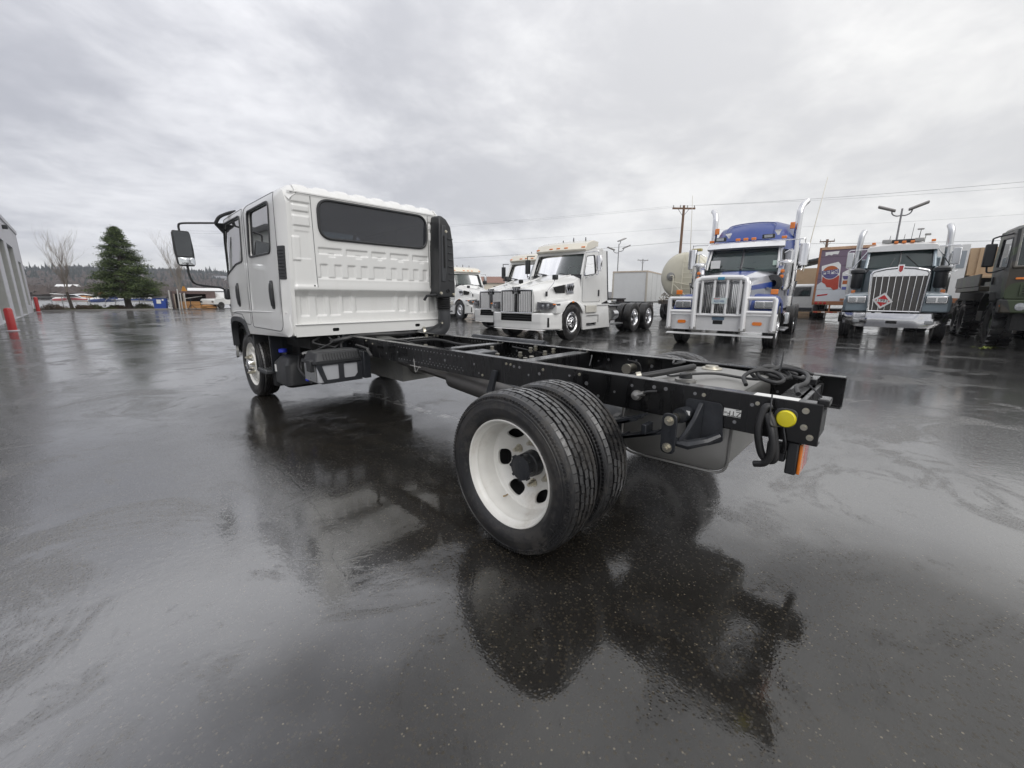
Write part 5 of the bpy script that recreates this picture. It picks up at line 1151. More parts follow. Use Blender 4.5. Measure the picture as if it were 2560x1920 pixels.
MB().loft([[(.80, -gs(z), z), (.80, gs(z), z)] for z in (.86, 1.86)], False, False, False).done('grille_mesh', mat('grille_mesh', (.10, .095, .09), .5, .5), gr, smooth=0)
MB().loft([[(.80, -gs(z)*w_, z), (.80, gs(z)*w_, z)] for z, w_ in ((1.86, 1.), (1.98, .99), (2.06, .45), (2.075, 0.01))], False, False, False).done('grille_cap', CHROME, gr, smooth=0)
for k in range(8):
    l = -.49+.14*k; MB().tube([(.815, l*.96, .87), (.815, l*1.02, 1.90)], .011, 6).done('grille_bar', CHROME, gr)
cr = [(.80, -gs(.86), .86), (.80, -gs(1.9), 1.93), (.80, -gs(2.0)+.05, 2.0), (.80, -.3, 2.07), (.80, 0, 2.10)]
MB().tube(cr+[(f, -l, z) for f, l, z in cr[::-1][1:]]+[cr[0]], .035, 8).done('grille_surround', CHROME, gr)
em_ = MB().sheet(rpoly([(-.07, .12), (.07, .12), (.06, -.06), (0, -.14), (-.06, -.06)], .015, 3), [], lambda u, v: (.855, u, 2.06+v), None, (-.04, 0, 0)).done('emblem', CHROME, K)
MB().sheet(rpoly([(-.045, .09), (.045, .09), (.04, -.05), (0, -.10), (-.04, -.05)], .015, 3), [], lambda u, v: (.862, u, 2.06+v), None, (-.006, 0, 0)).done('emblem_field', RED, em_)
pc = part('placard', K)
Rz = lambda u, v, a=-.12: (u*cos(a)-v*sin(a), u*sin(a)+v*cos(a))
def dia(h, d, nm, m): MB().sheet([Rz(0, h), Rz(h, 0), Rz(0, -h), Rz(-h, 0)], [], lambda u, v: (.83+d, u+.27*-1, 1.17+v), None, (-.003, 0, 0)).done(nm, m, pc, smooth=0)
dia(.235, .0, 'placard_border', LIGHTW); dia(.165, .004, 'placard_field', mat('placard_red', (.52, .025, .03), .45))
MB().sheet([Rz(-.13, .045), Rz(.13, .045), Rz(.13, -.045), Rz(-.13, -.045)], [], lambda u, v: (.838, u-.27, 1.17+v), None, (-.003, 0, 0)).done('placard_panel', LIGHTW, pc, smooth=0)
text('1993', .125, 'placard_number', INK, pc, frame((.84, -.27, 1.17), (0, cos(-.12), sin(-.12)), (0, -sin(-.12), cos(-.12))), .001, sx=.95)
text('3', .05, 'placard_number', LIGHTW, pc, frame((.838, -.258, 1.06), (0, cos(-.12), sin(-.12)), (0, -sin(-.12), cos(-.12))), .001)
hood = [(.78, [(0, 2.08), (.3, 2.05), (.55, 1.97), (.60, 1.88), (.58, .88)]), (-.4, [(0, 2.12), (.3, 2.10), (.58, 2.02), (.64, 1.9), (.64, .9)]), (-1.48, [(0, 2.23), (.4, 2.22), (.72, 2.16), (.80, 2.02), (.82, .95)])]
MB().loft([sec(f, h) for f, h in hood]).done('hood', SLATE, K, smooth=35)
MB().loft([[(-1.48-.06*(l/.8)**2, l, 2.24), (-1.74-.06*(l/.8)**2, l*.97, 2.83)] for l in (-.80, -.4, 0, .4, .80)], False, False, False).done('windshield', SHIELD, K, smooth=60)
MB().tube([(-1.47, 0, 2.24), (-1.73, 0, 2.83)], .018, 6).done('windshield_post', PLASTIC, K)
for l in (-.12, .15): MB().tube([(-1.50, l*1.8, 2.28), (-1.62, l, 2.54)] if l < 0 else [(-1.50, l*3, 2.26), (-1.62, l, 2.6)], .012, 5).done('wiper', PLASTIC, K)
MB().loft([sec(f, [(0, z+.05), (.5, z+.04), (.80, z), (.86, z-.08), (.86, z-.14)]) for f, z in ((-1.60, 2.90), (-1.70, 2.96), (-2.6, 2.98), (-2.7, 2.90))]).done('roof', LIGHTW, K, smooth=40)
MB().bx(-2.7, -2.64, -.86, .86, 1.0, 2.92).done('cab_back', SLATE, K, smooth=0); MB().bx(-2.6, -1.5, -.8, .8, 1.0, 1.06).done('cab_floor', DARK, K, smooth=0); MB().bx(-1.75, -1.5, -.8, .8, 1.8, 2.2).done('dashboard', SEATGREY, K, bev=.03)
for l in (-.72, -.17, .02, .22, .70): marker(K, -1.66, l, 3.03, (.10, .10, .075))
MB().bx(-1.85, -1.75, -.45, .45, 3.02, 3.13).done('light_bar', PLASTIC, K, bev=.02)
for l in (-.40, .38): MB().bx(-1.76, -1.66, l-.12, l+.12, 3.02, 3.14).done('work_lamp', STAIN, K, bev=.02)
for l, h, r0 in ((-.35, .28, .012), (.0, .30, .01), (.18, .62, .009), (.36, .42, .014), (.5, .26, .012)):
    MB().cyl((-1.9, l, 3.0), (-1.95, l+.02, 3.0+h), r0, r0*.6, 6).done('roof_antenna', PLASTIC2, K)
MB().box((-1.93, .37, 3.43), (.12, .16, .04)).done('roof_horn', STAIN, K, bev=.01); MB().box((-1.93, .56, 3.25), (.1, .14, .06)).done('roof_horn', STAIN, K, bev=.01)
# ------------------------------------------------------------ trailers and yard vehicles behind the row
RUST = mat('rusty_orange_steel', (.36, .16, .08), .7, dirt=.9, dirtcol=(.14, .06, .03), scale=3)
RUSTW = mat('rust_streaked_rail', (.55, .36, .24), .7, dirt=.8, dirtcol=(.22, .10, .05), scale=4)
BOXW = mat('trailer_white', (.62, .63, .63), .45, dirt=.35, dirtcol=(.35, .32, .28), scale=1.5)
def axle_wheels(root, xs, z=.52):
    for x in xs:
        MB().cyl((x, -.95, z), (x, .95, z), .09).done('axle', CAST, root)
        for s in (-1, 1): big_wheel('dual', root, (x, s*1.07, z), s > 0); big_wheel('dual', root, (x, s*.76, z), s < 0)
# soft drink trailer: rear doors face the lot (local +x = outward at the rear face)
P = thing('box_trailer', 'rusty framed box trailer with a faded cola cup advert on its rear', 'trailer', (27.3, 1.62, 0), 3.2)
MB().bx(-11, -.02, -1.17, 1.17, 1.02, 3.98).done('body', BOXW, P, smooth=0)
for a in ((-.02, .05, -1.20, -1.10, 1.0, 4.02), (-.02, .05, 1.10, 1.20, 1.0, 4.02)): MB().bx(*a).done('door_post', RUST, P, bev=.01)
MB().bx(-.02, .055, -1.10, 1.10, 3.88, 4.03).done('header', RUSTW, P, bev=.01)
MB().bx(-.10, .06, -1.2, 1.2, .86, 1.06).done('sill', RUST, P, bev=.01)
pur = mat('faded_purple_print', (.17, .125, .175), .5, var=.25, dirt=.3, dirtcol=(.2, .17, .2), scale=1.2)
dp = MB().bx(-.02, .012, -1.10, 1.10, 1.06, 3.88).done('door_panel', pur, P, smooth=0)
art = part('advert', P); X = .016
ICE = mat('faded_ice_print', (.60, .63, .67), .5, var=.15, scale=3); CUPR = mat('cup_red', (.42, .06, .035), .5, var=.2); CUPB = mat('cup_blue', (.10, .09, .22), .5); CUPO = mat('cup_orange_red', (.42, .11, .03), .5)
def flat(nm, pts, m, d): MB().sheet(pts, [], lambda l, z: (X+d, l, z), None, (-.003, 0, 0)).done(nm, m, art, smooth=0)
flat('ice_print', [(-1.09, 1.07), (1.09, 1.07), (1.09, 2.1), (.8, 2.2), (.5, 1.95), (.25, 1.85), (0, 1.75), (-.15, 1.95), (-.4, 2.15), (-.55, 2.35), (-.75, 2.28), (-1.09, 1.98)], ICE, 0)
flat('cup_print', rpoly([(-1.02+.02, 3.02), (-.27, 3.22), (-.14, 3.05), (-.09, 1.75), (-.52, 1.78), (-.90, 2.2)], .06, 3), LIGHTW, .004)
flat('cup_band', [(-.89, 2.42), (-.14, 2.48), (-.10, 1.75), (-.30, 1.68), (-.44, 1.82), (-.64, 1.86), (-.72, 2.02), (-.88, 2.12)], CUPR, .008)
cx, cz, rr = -.55, 2.66, .36
circ = lambda r, a0, a1, n=18: [(cx+r*cos(a0+(a1-a0)*k/n), cz+r*.98*sin(a0+(a1-a0)*k/n)) for k in range(n+1)]
flat('globe_ring', circ(rr+.03, 0, 2*PI*.999, 36), LIGHTW, .010)
flat('globe_top', circ(rr, R(30), R(172)), CUPO, .014); flat('globe_bottom', circ(rr, R(198), R(346)), CUPB, .014)
text('PEPSI', .31, 'cola_lettering', CUPB, art, frame((X+.02, cx-.01, cz+.01), (0, cos(.12), sin(.12)), (0, -sin(.12), cos(.12))), .002, sx=1.12, bold=.009)
flat('cup_print', rpoly([(-.02, 2.62), (.20, 2.78), (.53, 2.70), (.58, 2.0), (.03, 1.65)], .05, 3), LIGHTW, .004)
flat('globe_top', [(.0, 2.45), (.53, 2.45), (.48, 2.25), (.08, 2.25)], CUPB, .008); flat('cup_band', [(.05, 2.2), (.55, 2.2), (.55, 2.0), (.05, 2.0)], CUPO, .008); flat('cup_band', [(.05, 1.86), (.55, 1.86), (.55, 1.70), (.05, 1.70)], mat('cup_blue_band', (.12, .14, .40), .5), .008)
flat('paper_scrap', [(-.92, 3.76), (-.30, 3.80), (-.34, 3.62), (-.55, 3.64), (-.62, 3.58), (-.75, 3.62), (-.90, 3.55)], LIGHTW, .006)
flat('red_script', [(-1.0, 1.42), (-.52, 1.48), (-.56, 1.40), (-1.04, 1.33)], RED, .006)
for z in (1.7, 2.28, 2.6, 3.0, 3.5): MB().bx(.012, .016, -1.10, 1.10, z, z+.012).done('panel_seam', DARK, P, smooth=0)
MB().bx(.01, .04, .05, .25, 1.10, 1.22).done('door_hasp', RUST, P, bev=.01)
for s in (-1, 1):
    for k in range(3): MB().lathe([(0, .075), (.02, .07), (.03, .0)], 16, (.062, s*(1.0-.2*k), .96)).done('tail_lamp', RED, P)
    MB().bx(-.05, .02, s*.36-.04, s*.36+.04, .42, .90).done('bumper_upright', RUST, P, bev=.008)
MB().bx(-.06, .03, -1.1, 1.1, .40, .50).done('rear_bumper', RUST, P, bev=.008)
for k in range(6): MB().bx(.031, .034, -1.05+.36*k, -.88+.36*k, .42, .48).done('reflective_tape', LIGHTW if k % 2 else RED, P, smooth=0)
MB().bx(-.1, -.02, -.3, 1.1, .64, .70).done('step_bar', BOXW, P, smooth=0)
axle_wheels(P, (-1.6, -2.9))
# cream tanker, its rear head towards the lot
TKC = mat('cream_tank_paint', (.60, .57, .46), .42, coat=.3, dirt=.4, dirtcol=(.34, .29, .2), scale=1.2)
Q = thing('tank_trailer', 'cream road tanker with round end and ladder behind the blue tractor', 'trailer', (20.9, 7.98, 0), 3.19)
MB().lathe([(-9, 0), (-8.9, .9), (-8.7, 1.2), (-8.5, 1.25), (-.35, 1.25), (-.22, 1.235), (-.12, 1.12), (-.04, .8), (0, .4), (.01, 0)], 48, (0, 0, 2.42)).done('tank', TKC, Q, smooth=50)
MB().lathe([(-.33, 1.26), (-.30, 1.275), (-.27, 1.26)], 48, (0, 0, 2.42)).done('tank_ring', TKC, Q)
MB().lathe([(-.02, .22), (.05, .22), (.06, .15), (.10, .13), (.11, 0)], 20, (-.02, -.62, 2.40)).done('rear_manhole', STAIN, Q)
for k in range(8): t = 2*PI*k/8; MB().cyl((.03, -.62+.18*cos(t), 2.40+.18*sin(t)), (.06, -.62+.18*cos(t), 2.40+.18*sin(t)), .02, n=6).done('manhole_bolt', ZINC, Q)
MB().tube(curve([(.10, -.62, 2.42), (.16, -.50, 2.42), (.16, -.42, 2.32), (.14, -.45, 1.3)], 5), .03, 8).done('rear_pipe', TKC, Q)
for pts in (((.12, -.42, 2.1), (.15, .5, 1.9)), ((.12, -.42, 2.0), (.15, .3, 1.35))): MB().tube(pts, .022, 6).done('pipe_brace', TKC, Q)
for s in (.05, .62): MB().tube([(.12, s, 1.3), (.10, s, 3.2), (-.2, s, 3.65)], .018, 6).done('ladder_rail', TKC, Q)
for k in range(7): MB().tube([(.12, .05, 1.45+.28*k), (.12, .62, 1.45+.28*k)], .014, 6).done('ladder_rung', TKC, Q)
b = MB(); random.seed(4)
for k in range(26):
    y, z = -1.05+random.uniform(0, .75), 1.12+random.uniform(0, .32)
    b.tube(curve([(.1, y, z), (.12+random.uniform(0, .1), y+random.uniform(-.1, .1), z+random.uniform(-.12, .12)), (.1, y+random.uniform(-.2, .2), z-random.uniform(-.05, .2))], 4), .018, 5)
stuff(b.done('rope_bundle', mat('dirty_rope', (.20, .17, .13), .9), Q))
MB().bx(-8.5, .1, -.5, .5, .95, 1.2).done('chassis', CAST, Q, bev=.02); MB().bx(-.1, .06, -1.2, 1.2, .88, 1.08).done('rear_beam', mat('brown_beam', (.10, .085, .075), .7), Q, bev=.02)
MB().bx(-.1, .08, -1.25, 1.25, 1.08, 1.10).done('rear_shelf', CAST, Q, smooth=0)
axle_wheels(Q, (-.75, -2.0))
hz_ = MB().tube(curve([(-.1, -.95, .85), (.12, -.85, .55), (.1, -.65, .30), (.12, -.5, .9)], 5), .02, 6).done('air_hose', RUBBERHOSE, Q)
MB().bx(2.8-3, 3.05-3, .4, .9, 3.66, 3.80).done('dome_cover', mat('ochre_cover', (.45, .38, .16), .6), Q, bev=.02)
# white box trailer
V = thing('box_trailer', 'plain white box trailer beyond the fifth wheel of the nearest white tractor', 'trailer', (26.3, 14.0, 0), 3.36)
MB().bx(-9, 0, -1.28, 1.28, .95, 3.12).done('body', BOXW, V, smooth=0)
MB().bx(-9.02, .03, -1.30, 1.30, 3.06, 3.16).done('top_rail', mat('tan_rail', (.55, .48, .40), .6, dirt=.7, dirtcol=(.3, .16, .08), scale=6), V, smooth=0)
for s in (-1, 1): MB().bx(-.1, .03, s*1.24-.06, s*1.24+.06, .93, 3.06).done('corner_post', mat('tan_post', (.46, .43, .38), .6), V, bev=.008)
MB().bx(-9, .03, -1.29, 1.29, .86, .95).done('floor_rail', CAST, V, smooth=0)
for k in range(5): MB().bx(-1.6-1.6*k, -1.58-1.6*k, 1.281, 1.284, 1.0, 3.05).done('panel_seam', DARK, V, smooth=0)
axle_wheels(V, (-1.2, -2.4))
# shipping containers stacked far behind
CONT = mat('grey_container', (.36, .37, .37), .6, dirt=.4)
for i, (z, lab) in enumerate(((0, 'lower grey shipping container standing behind the cream tanker'), (2.6, 'upper grey shipping container stacked behind the cream tanker'))):
    c = thing('shipping_container', lab, 'container', (38.9, 14.6, z), 3.3, 'stacked grey containers')
    MB().bx(-6, 0, -1.2, 1.2, .05, 2.5).done('body', CONT, c, smooth=0)
    for k in range(9): MB().bx(-.0, .03, -1.12+.26*k, -1.0+.26*k, .12, 2.4).done('door_rib', CONT, c, smooth=0)
    for l in (-.62, -.3, .3, .62): MB().cyl((.06, l, .1), (.06, l, 2.4), .02, n=6).done('lock_rod', CAST, c)
    for k in range(20): MB().bx(-.5-.28*k, -.36-.28*k, 1.2, 1.235, .15, 2.4).done('side_rib', CONT, c, smooth=0)
# pale trailer and tan tipper to the right of the slate tractor
o = thing('box_trailer', 'narrow white trailer with grey rear windows beside the tan tipper body', 'trailer', (23.6, -1.75, 0), 3.2)
MB().bx(-6, 0, -1.2, 1.05, 1.25, 3.45).done('body', LIGHTW, o, smooth=0)
for a, b_ in ((.42, .68), (.74, .98)): MB().bx(0, .015, a, b_, 2.5, 3.2).done('rear_window', mat('pale_window', (.30, .33, .36), .2), o, smooth=0)
MB().bx(-5.9, .02, -1.1, 1.0, 1.05, 1.25).done('chassis', RUST, o, smooth=0); MB().bx(.0, .06, .2, .5, 1.5, 1.75).done('rear_box', mat('cardboard_tan', (.4, .32, .22), .8), o, bev=.01)
axle_wheels(o, (-1.2, -2.4))
o = thing('tipper_trailer', 'tan steel tipper body with red and white tape, beside the camouflage truck', 'trailer', (25.4, -4.15, 0), 3.2)
TAN = mat('tan_tipper_steel', (.42, .30, .19), .6, dirt=.5, dirtcol=(.25, .13, .07), scale=2)
MB().loft([[(x, -1.2, 2.25), (x, 1.2, 2.25), (x, 1.22, 3.42), (x, -1.22, 3.42)] for x in (-7, 0)]).done('tipper_body', TAN, o, smooth=0)
for l in (-.9, -.3, .3, .8): MB().bx(0, .06, l-.05, l+.05, 2.2, 3.42).done('tailgate_rib', TAN, o, bev=.01)
for k in range(4): MB().bx(.062, .066, 1.0, 1.2, 2.4+.25*k, 2.58+.25*k).done('reflective_tape', RED if k % 2 else LIGHTW, o, smooth=0)
MB().bx(-.2, .2, -1.1, 1.3, 2.12, 2.24).done('tailgate_lip', TAN, o, bev=.02); MB().bx(-7, -.1, -.5, .5, .9, 2.2).done('chassis', DARK, o, smooth=0)
axle_wheels(o, (-1.0, -2.3))
# tan shed and white van in the gap left of the cola trailer
o = thing('parked_van', 'white van mostly hidden between the blue tractor and the rusty trailer', 'van', (31.0, 4.2, 0), 3.2)
MB().loft([[(x, -.95, .35), (x, .95, .35), (x, .95, 1.3), (x, .85, zt), (x, -.85, zt), (x, -.95, 1.3)] for x, zt in ((-4.6, 2.1), (-.4, 2.15), (0, 2.05))]).done('body', LIGHTW, o, smooth=30, bev=.04)
MB().bx(.0, .03, -.72, .72, 1.35, 1.95).done('rear_window', TINT, o, bev=.02); MB().bx(0, .08, -.9, .9, .42, .62).done('bumper', PLASTIC2, o, bev=.02)
for s in (-1, 1):
    MB().bx(0, .03, s*.90-.05, s*.90+.05, .9, 1.3).done('tail_lamp', RED, o, bev=.01)
    for x in (-.9, -3.7): MB().lathe([(-.1, .2), (-.1, .33), (.1, .33), (.1, .2), (.08, 0)], 20, (x, s*.86, .33), 'y').done('wheel', SIDEWALL, o)
o = thing('storage_shed', 'tan shed with sloping dark roof behind the white van', 'shed', (39.0, 5.7, 0), 3.2)
MB().bx(-4, 0, -1.9, 1.9, 0, 3.6).done('wall', TAN, o, smooth=0)
MB().prism([(-2.1, 3.5), (2.1, 4.4), (2.1, 4.55), (-2.1, 3.65)], 'x', -4.2, .3).done('roof', PLASTIC2, o, smooth=0)
o = thing('warehouse', 'long pale warehouse with brown roof far behind the white tractors', 'building', (64, 62, 0), R(-48))
MB().bx(-18, 18, -5, 5, 0, 4.2).done('wall', mat('cream_cladding', (.55, .50, .42), .7, scale=.3), o, smooth=0)
MB().loft([[(x, -5.4, 4.1), (x, 0, 5.6), (x, 5.4, 4.1), (x, 0, 5.4)] for x in (-18.4, 18.4)]).done('roof', mat('brown_roof', (.22, .12, .09), .7), o, smooth=0)
for k in range(9): MB().bx(-15.5+3.6*k, -14+3.6*k, -5.03, -5, 1.0, 2.6).done('window', TINT, o, smooth=0)

# ------------------------------------------------------------ camouflage truck at the right edge
def camo():
    m, g, out = newmat('camouflage_paint'); P = g.add('TexCoord').outputs['Object']
    n = g.noise(P, 1.05, 2, .4, .5); n2 = g.noise(g.v('ADD', P, (7, 3, 1)), 1.2, 2, .4, .5)
    c = g.mix(g.step(n, .50, .52), (.030, .046, .016), (.011, .012, .011)); c = g.mix(g.step(n2, .57, .59), c, (.036, .030, .020))
    pbsdf(g, out, Base_Color=c, Roughness=.5, Coat_Weight=.25, Coat_Roughness=.2); return m
CAMO = camo()
ML = thing('military_truck', 'green camouflage military truck cut by the right edge with chunky tyre', 'truck', (13.91, -4.05, 0), 3.2)
def mil_tyre(x, l, nm='wheel'):
    s = 1 if l > 0 else -1
    w_ = part('wheel', ML, (x, l, .59), (0, 0, PI/2 if s > 0 else -PI/2))
    b = MB().lathe([(-.14, .30), (-.19, .40), (-.195, .50), (-.17, .555), (.17, .555), (.195, .50), (.19, .40), (.14, .30)], 40)
    for k in range(20):
        for q in (-1, 1):
            t = 2*PI*(k+.25*q)/20; a = Vector((q*.11, .575*cos(t), .575*sin(t)))
            b.box(a, (.19, .095, .05), Matrix.Rotation(t-PI/2, 3, 'X') @ Matrix.Rotation(q*.35, 3, 'Z'))
    b.done('tyre', [SIDEWALL], w_, smooth=20)
    MB().lathe([(.12, .30), (.06, .27), (.02, .2), (.06, .14), (.14, .12), (.15, 0)], 24).done('rim', CAMO, w_, smooth=30)
for l in (-1.0, 1.0):
    mil_tyre(-.25, l)
    for x in (-4.3, -5.7): mil_tyre(x, l)
wl = rpoly([(-.72, 1.24), (.90, 1.24), (.90, 1.95), (.62, 2.86), (-.95, 2.92), (-1.0, 2.2)], [.03, .05, .08, .08, .06, .05], 3)
for s in (-1, 1):
    lf = lambda z: 1.22-.02*sm(z, 1.9, 2.9)
    cab_side(ML, wl, rpoly([(-.55, 2.02), (.62, 1.98), (.42, 2.68), (-.55, 2.72)], .05, 3), s, lf, CAMO, TINT, (-.55, 1.7))
    MB().tube([(.86, s*1.16, 1.98), (.60, s*1.14, 2.84)], .05, 8).done('windshield_pillar', CAMO, ML)
    MB().lathe([(0, .10), (.05, .10), (.07, .085), (.075, .0)], 24, (.90, s*.93, 1.05)).done('headlight', LAMPGLASS, ML)
    MB().lathe([(0, .115), (.06, .115), (.06, .10)], 24, (.895, s*.93, 1.05)).done('headlight_ring', CAMO, ML)
    MB().lathe([(0, .075), (.04, .07), (.055, 0)], 20, (.90, s*1.18, 1.07)).done('turn_lamp', AMBER, ML)
    marker(ML, .92, s*1.02, 1.70, (.03, .16, .05)); marker(ML, .55, s*.85, 2.93, (.08, .25, .06))
    MB().lathe([(0, .05), (.02, .045), (.03, 0)], 12, (.1, s*1.22, 1.7), 'y').done('side_reflector', RED, ML)
    MB().loft([[(x, s*.95, z), (x, s*1.32, z), (x, s*1.32, z-.04), (x, s*.95, z-.04)] for x, z in ((-.95, .95), (-.80, 1.25), (-.45, 1.42), (0, 1.40), (.2, 1.2))]).done('mudguard', CAMO, ML, smooth=40)
    mr = part('side_mirror', ML)
    MB().bx(.02, .14, s*1.48-.10, s*1.48+.10, 2.02, 2.58).done('mirror_housing', PLASTIC, mr, bev=.03)
    MB().tube(curve([(.3, s*1.2, 2.78), (.1, s*1.45, 2.72), (.08, s*1.48, 2.60), (.08, s*1.48, 2.0), (.1, s*1.42, 1.88), (.3, s*1.22, 1.95)], 4), .02, 6).done('mirror_arm', PLASTIC, mr)
MB().loft([[(.90, -1.2, z), (.92, -.6, z), (.92, .6, z), (.90, 1.2, z)] for z in (1.24, 1.95)], False, False, False).done('front_panel', CAMO, ML, smooth=30)
MB().loft([[(.88, l, 1.96), (.62, l, 2.84)] for l in (-1.14, -.06, .06, 1.14)], False, False, False).done('windshield', SHIELD, ML, smooth=0)
MB().tube([(.89, 0, 1.95), (.62, 0, 2.84)], .05, 8).done('windshield_post', CAMO, ML); MB().tube([(.89, -1.18, 1.96), (.89, 1.18, 1.96)], .04, 8).done('windshield_frame', CAMO, ML)
MB().loft([sec(f, [(0, z+.04), (.9, z+.02), (1.14, z-.03), (1.21, z-.12)]) for f, z in ((.60, 2.90), (.3, 2.98), (-.8, 3.0), (-1.0, 2.92))]).done('roof', CAMO, ML, smooth=40)
for k in range(4): MB().bx(.915, .945, -.95, .4, 1.34+.06*k, 1.365+.06*k).done('grille_slot', DARK, ML, smooth=0)
MB().bx(.91, .93, -1.0, .45, 1.30, 1.58).done('grille_panel', CAMO, ML, bev=.01)
MB().bx(.55, .96, -1.25, 1.25, .90, 1.22).done('front_bumper', CAMO, ML, bev=.03); MB().bx(.5, .88, -1.0, 1.0, .5, .92).done('front_guard', DARK, ML, smooth=0)
MB().bx(-1.0, .85, -1.15, 1.15, 1.18, 1.26).done('cab_floor', DARK, ML, smooth=0); MB().bx(-1.02, -.96, -1.15, 1.15, 1.2, 2.9).done('cab_back', CAMO, ML, smooth=0)
for s in (-1, 1): MB().bx(-6.6, .6, s*.45-.06, s*.45+.06, .85, 1.1).done('frame_rail', CAMO, ML, bev=.01)
MB().bx(-6.6, -2.4, -1.2, 1.2, 1.45, 1.60).done('cargo_bed', CAMO, ML, bev=.02)
for s in (-1, 1):
    MB().bx(-6.6, -2.4, s*1.2-.02, s*1.2+.02, 1.6, 1.95).done('bed_side', CAMO, ML, smooth=0)
    MB().bx(-2.2, -1.4, s*.6, s*1.15, .6, 1.05).done('stowage_box', CAMO, ML, bev=.03)
sp = part('spare_wheel', ML, (-1.45, -.55, 2.15), (0, 0, PI/2))
MB().lathe([(-.18, .30), (-.2, .45), (-.17, .58), (.17, .58), (.2, .45), (.18, .30)], 32).done('tyre', SIDEWALL, sp, smooth=30)
MB().bx(-1.55, -1.3, -1.05, -.65, 2.4, 2.78).done('air_intake', CAMO, ML, bev=.04)
o = thing('military_truck', 'second dark green military truck parked behind the camouflage truck', 'truck', (19.2, -5.2, 0), 3.2, 'camouflage military trucks')
ML['group'] = 'camouflage military trucks'
for ch in list(ML.children):
    if ch.name.split('.')[0] not in ('spare_wheel', 'air_intake'): copy_tree(ch, o)

# ------------------------------------------------------------ poles, lamps, wires
WOODP = mat('brown_pole_wood', (.16, .095, .06), .85, var=.25, bump=.3, bscale=30)
def upole(x, y, h, rz, label, ins=4, w=1.3, r=.15, m=WOODP):
    t = thing('utility_pole', label, 'utility pole', (x, y, 0), rz, 'utility poles')
    MB().cyl((0, 0, 0), (0, 0, h), r, r*.72, 12).done('pole', m, t)
    MB().bx(-.06, .06, -w, w, h-.35, h-.2).done('crossarm', m, t, bev=.01)
    for k in range(ins):
        y_ = -w*.92+2*w*.92*k/max(1, ins-1); MB().lathe([(0, .03), (.06, .05), (.1, .06), (.14, .035), (.2, .05), (.24, 0)], 10, (0, y_, h-.2), 'z').done('insulator', mat('insulator_grey', (.35, .36, .34), .3), t)
    for s in (-1, 1): MB().cyl((.05, s*w*.5, h-.3), (.05, 0, h-1.0), .02, n=5).done('crossarm_brace', CAST, t)
    return t
upole(39.3, 15.7, 9.9, R(45), 'brown wooden utility pole with crossarm rising behind the cream tanker', 4, 1.1)
upole(67.1, 7.7, 8.8, R(10), 'short dark utility pole showing above the rusty cola trailer', 2, .8, .2)
upole(82.6, 41.2, 9.3, R(60), 'thin grey utility pole far behind the white box trailer', 3, 1.3, .14, mat('grey_pole', (.25, .25, .25), .7))
def lampost(x, y, h, rz, label, heads):
    t = thing('street_lamp', label, 'street lamp', (x, y, 0), rz, 'street lamps')
    MB().cyl((0, 0, 0), (0, 0, h-.0), .085, .06, 12).done('pole', mat('lamp_grey', (.22, .22, .23), .5), t)
    for a, z, reach in heads:
        c, q = cos(a), sin(a)
        MB().tube(curve([(0, 0, z-.5), (c*reach*.35, q*reach*.35, z-.52), (c*reach*.7, q*reach*.7, z-.35), (c*reach*.8, q*reach*.8, z)], 5), .045, 6).done('lamp_arm', mat('lamp_grey2', (.22, .22, .23), .5), t)
        Rm = Matrix.Rotation(a, 3, 'Z') @ Matrix.Rotation(R(-22), 3, 'Y')
        hd = MB().box((c*(reach+.15), q*(reach+.15), z+.08), (1.15, .72, .14), Rm).done('lamp_head', mat('lamp_head_grey', (.30, .29, .28), .5), t, bev=.04)
    return t
lampost(42.6, .15, 8.0, 0, 'twin headed parking lot lamp rising over the slate tractor', [(R(92), 8.0, .75), (R(-88), 8.0, .75)])
lampost(51.5, 29.4, 8.6, 0, 'thin triple headed lot lamp above the white box trailer', [(R(125), 7.9, .9), (R(-55), 8.1, .9), (R(-20), 9.1, .35)])
WIRE = mat('power_line', (.12, .12, .13), .7)
def wire(a, b_, sag, label, r=.016):
    r *= .62
    a, b_ = Vector(a), Vector(b_); pts = [a.lerp(b_, k/20)-Vector((0, 0, sag*4*(k/20)*(1-k/20))) for k in range(21)]
    o = MB().tube(pts, r, 5).done('power_line', WIRE); tag(o, label, 'power line', 'overhead power lines')
dx = Vector((cos(R(135)), sin(R(135)), 0))
pa = lambda s, z: Vector((39.3, 15.7, z))+dx*s
wire(pa(-1.0, 9.9), (46, -22, 9.2), .5, 'highest overhead line running right from the brown wooden pole')
wire(pa(.4, 9.85), (47, -24, 8.6), .5, 'overhead line just under the highest, right of the brown pole', .010)
wire(pa(1.0, 9.85), (10, 75, 10.4), .9, 'upper overhead line running left from the brown wooden pole', .008)
wire(pa(.3, 9.8), (8, 72, 9.6), .9, 'second overhead line running left from the brown wooden pole', .010)
wire((39.3, 15.7, 7.9), (9, 74, 8.2), .8, 'faint overhead line leaving the brown pole below its crossarm', .008)
wire((39.3, 15.7, 6.6), (18, 58, 5.6), .5, 'thick low telephone cable running left from the brown pole', .020)
wire((39.3, 15.7, 7.6), (46, -22, 7.2), .5, 'middle overhead line crossing above the stacks at right', .008)
wire((39.3, 15.7, 6.4), (47, -20, 5.0), .3, 'low telephone cable passing behind the slate tractor lights', .018)
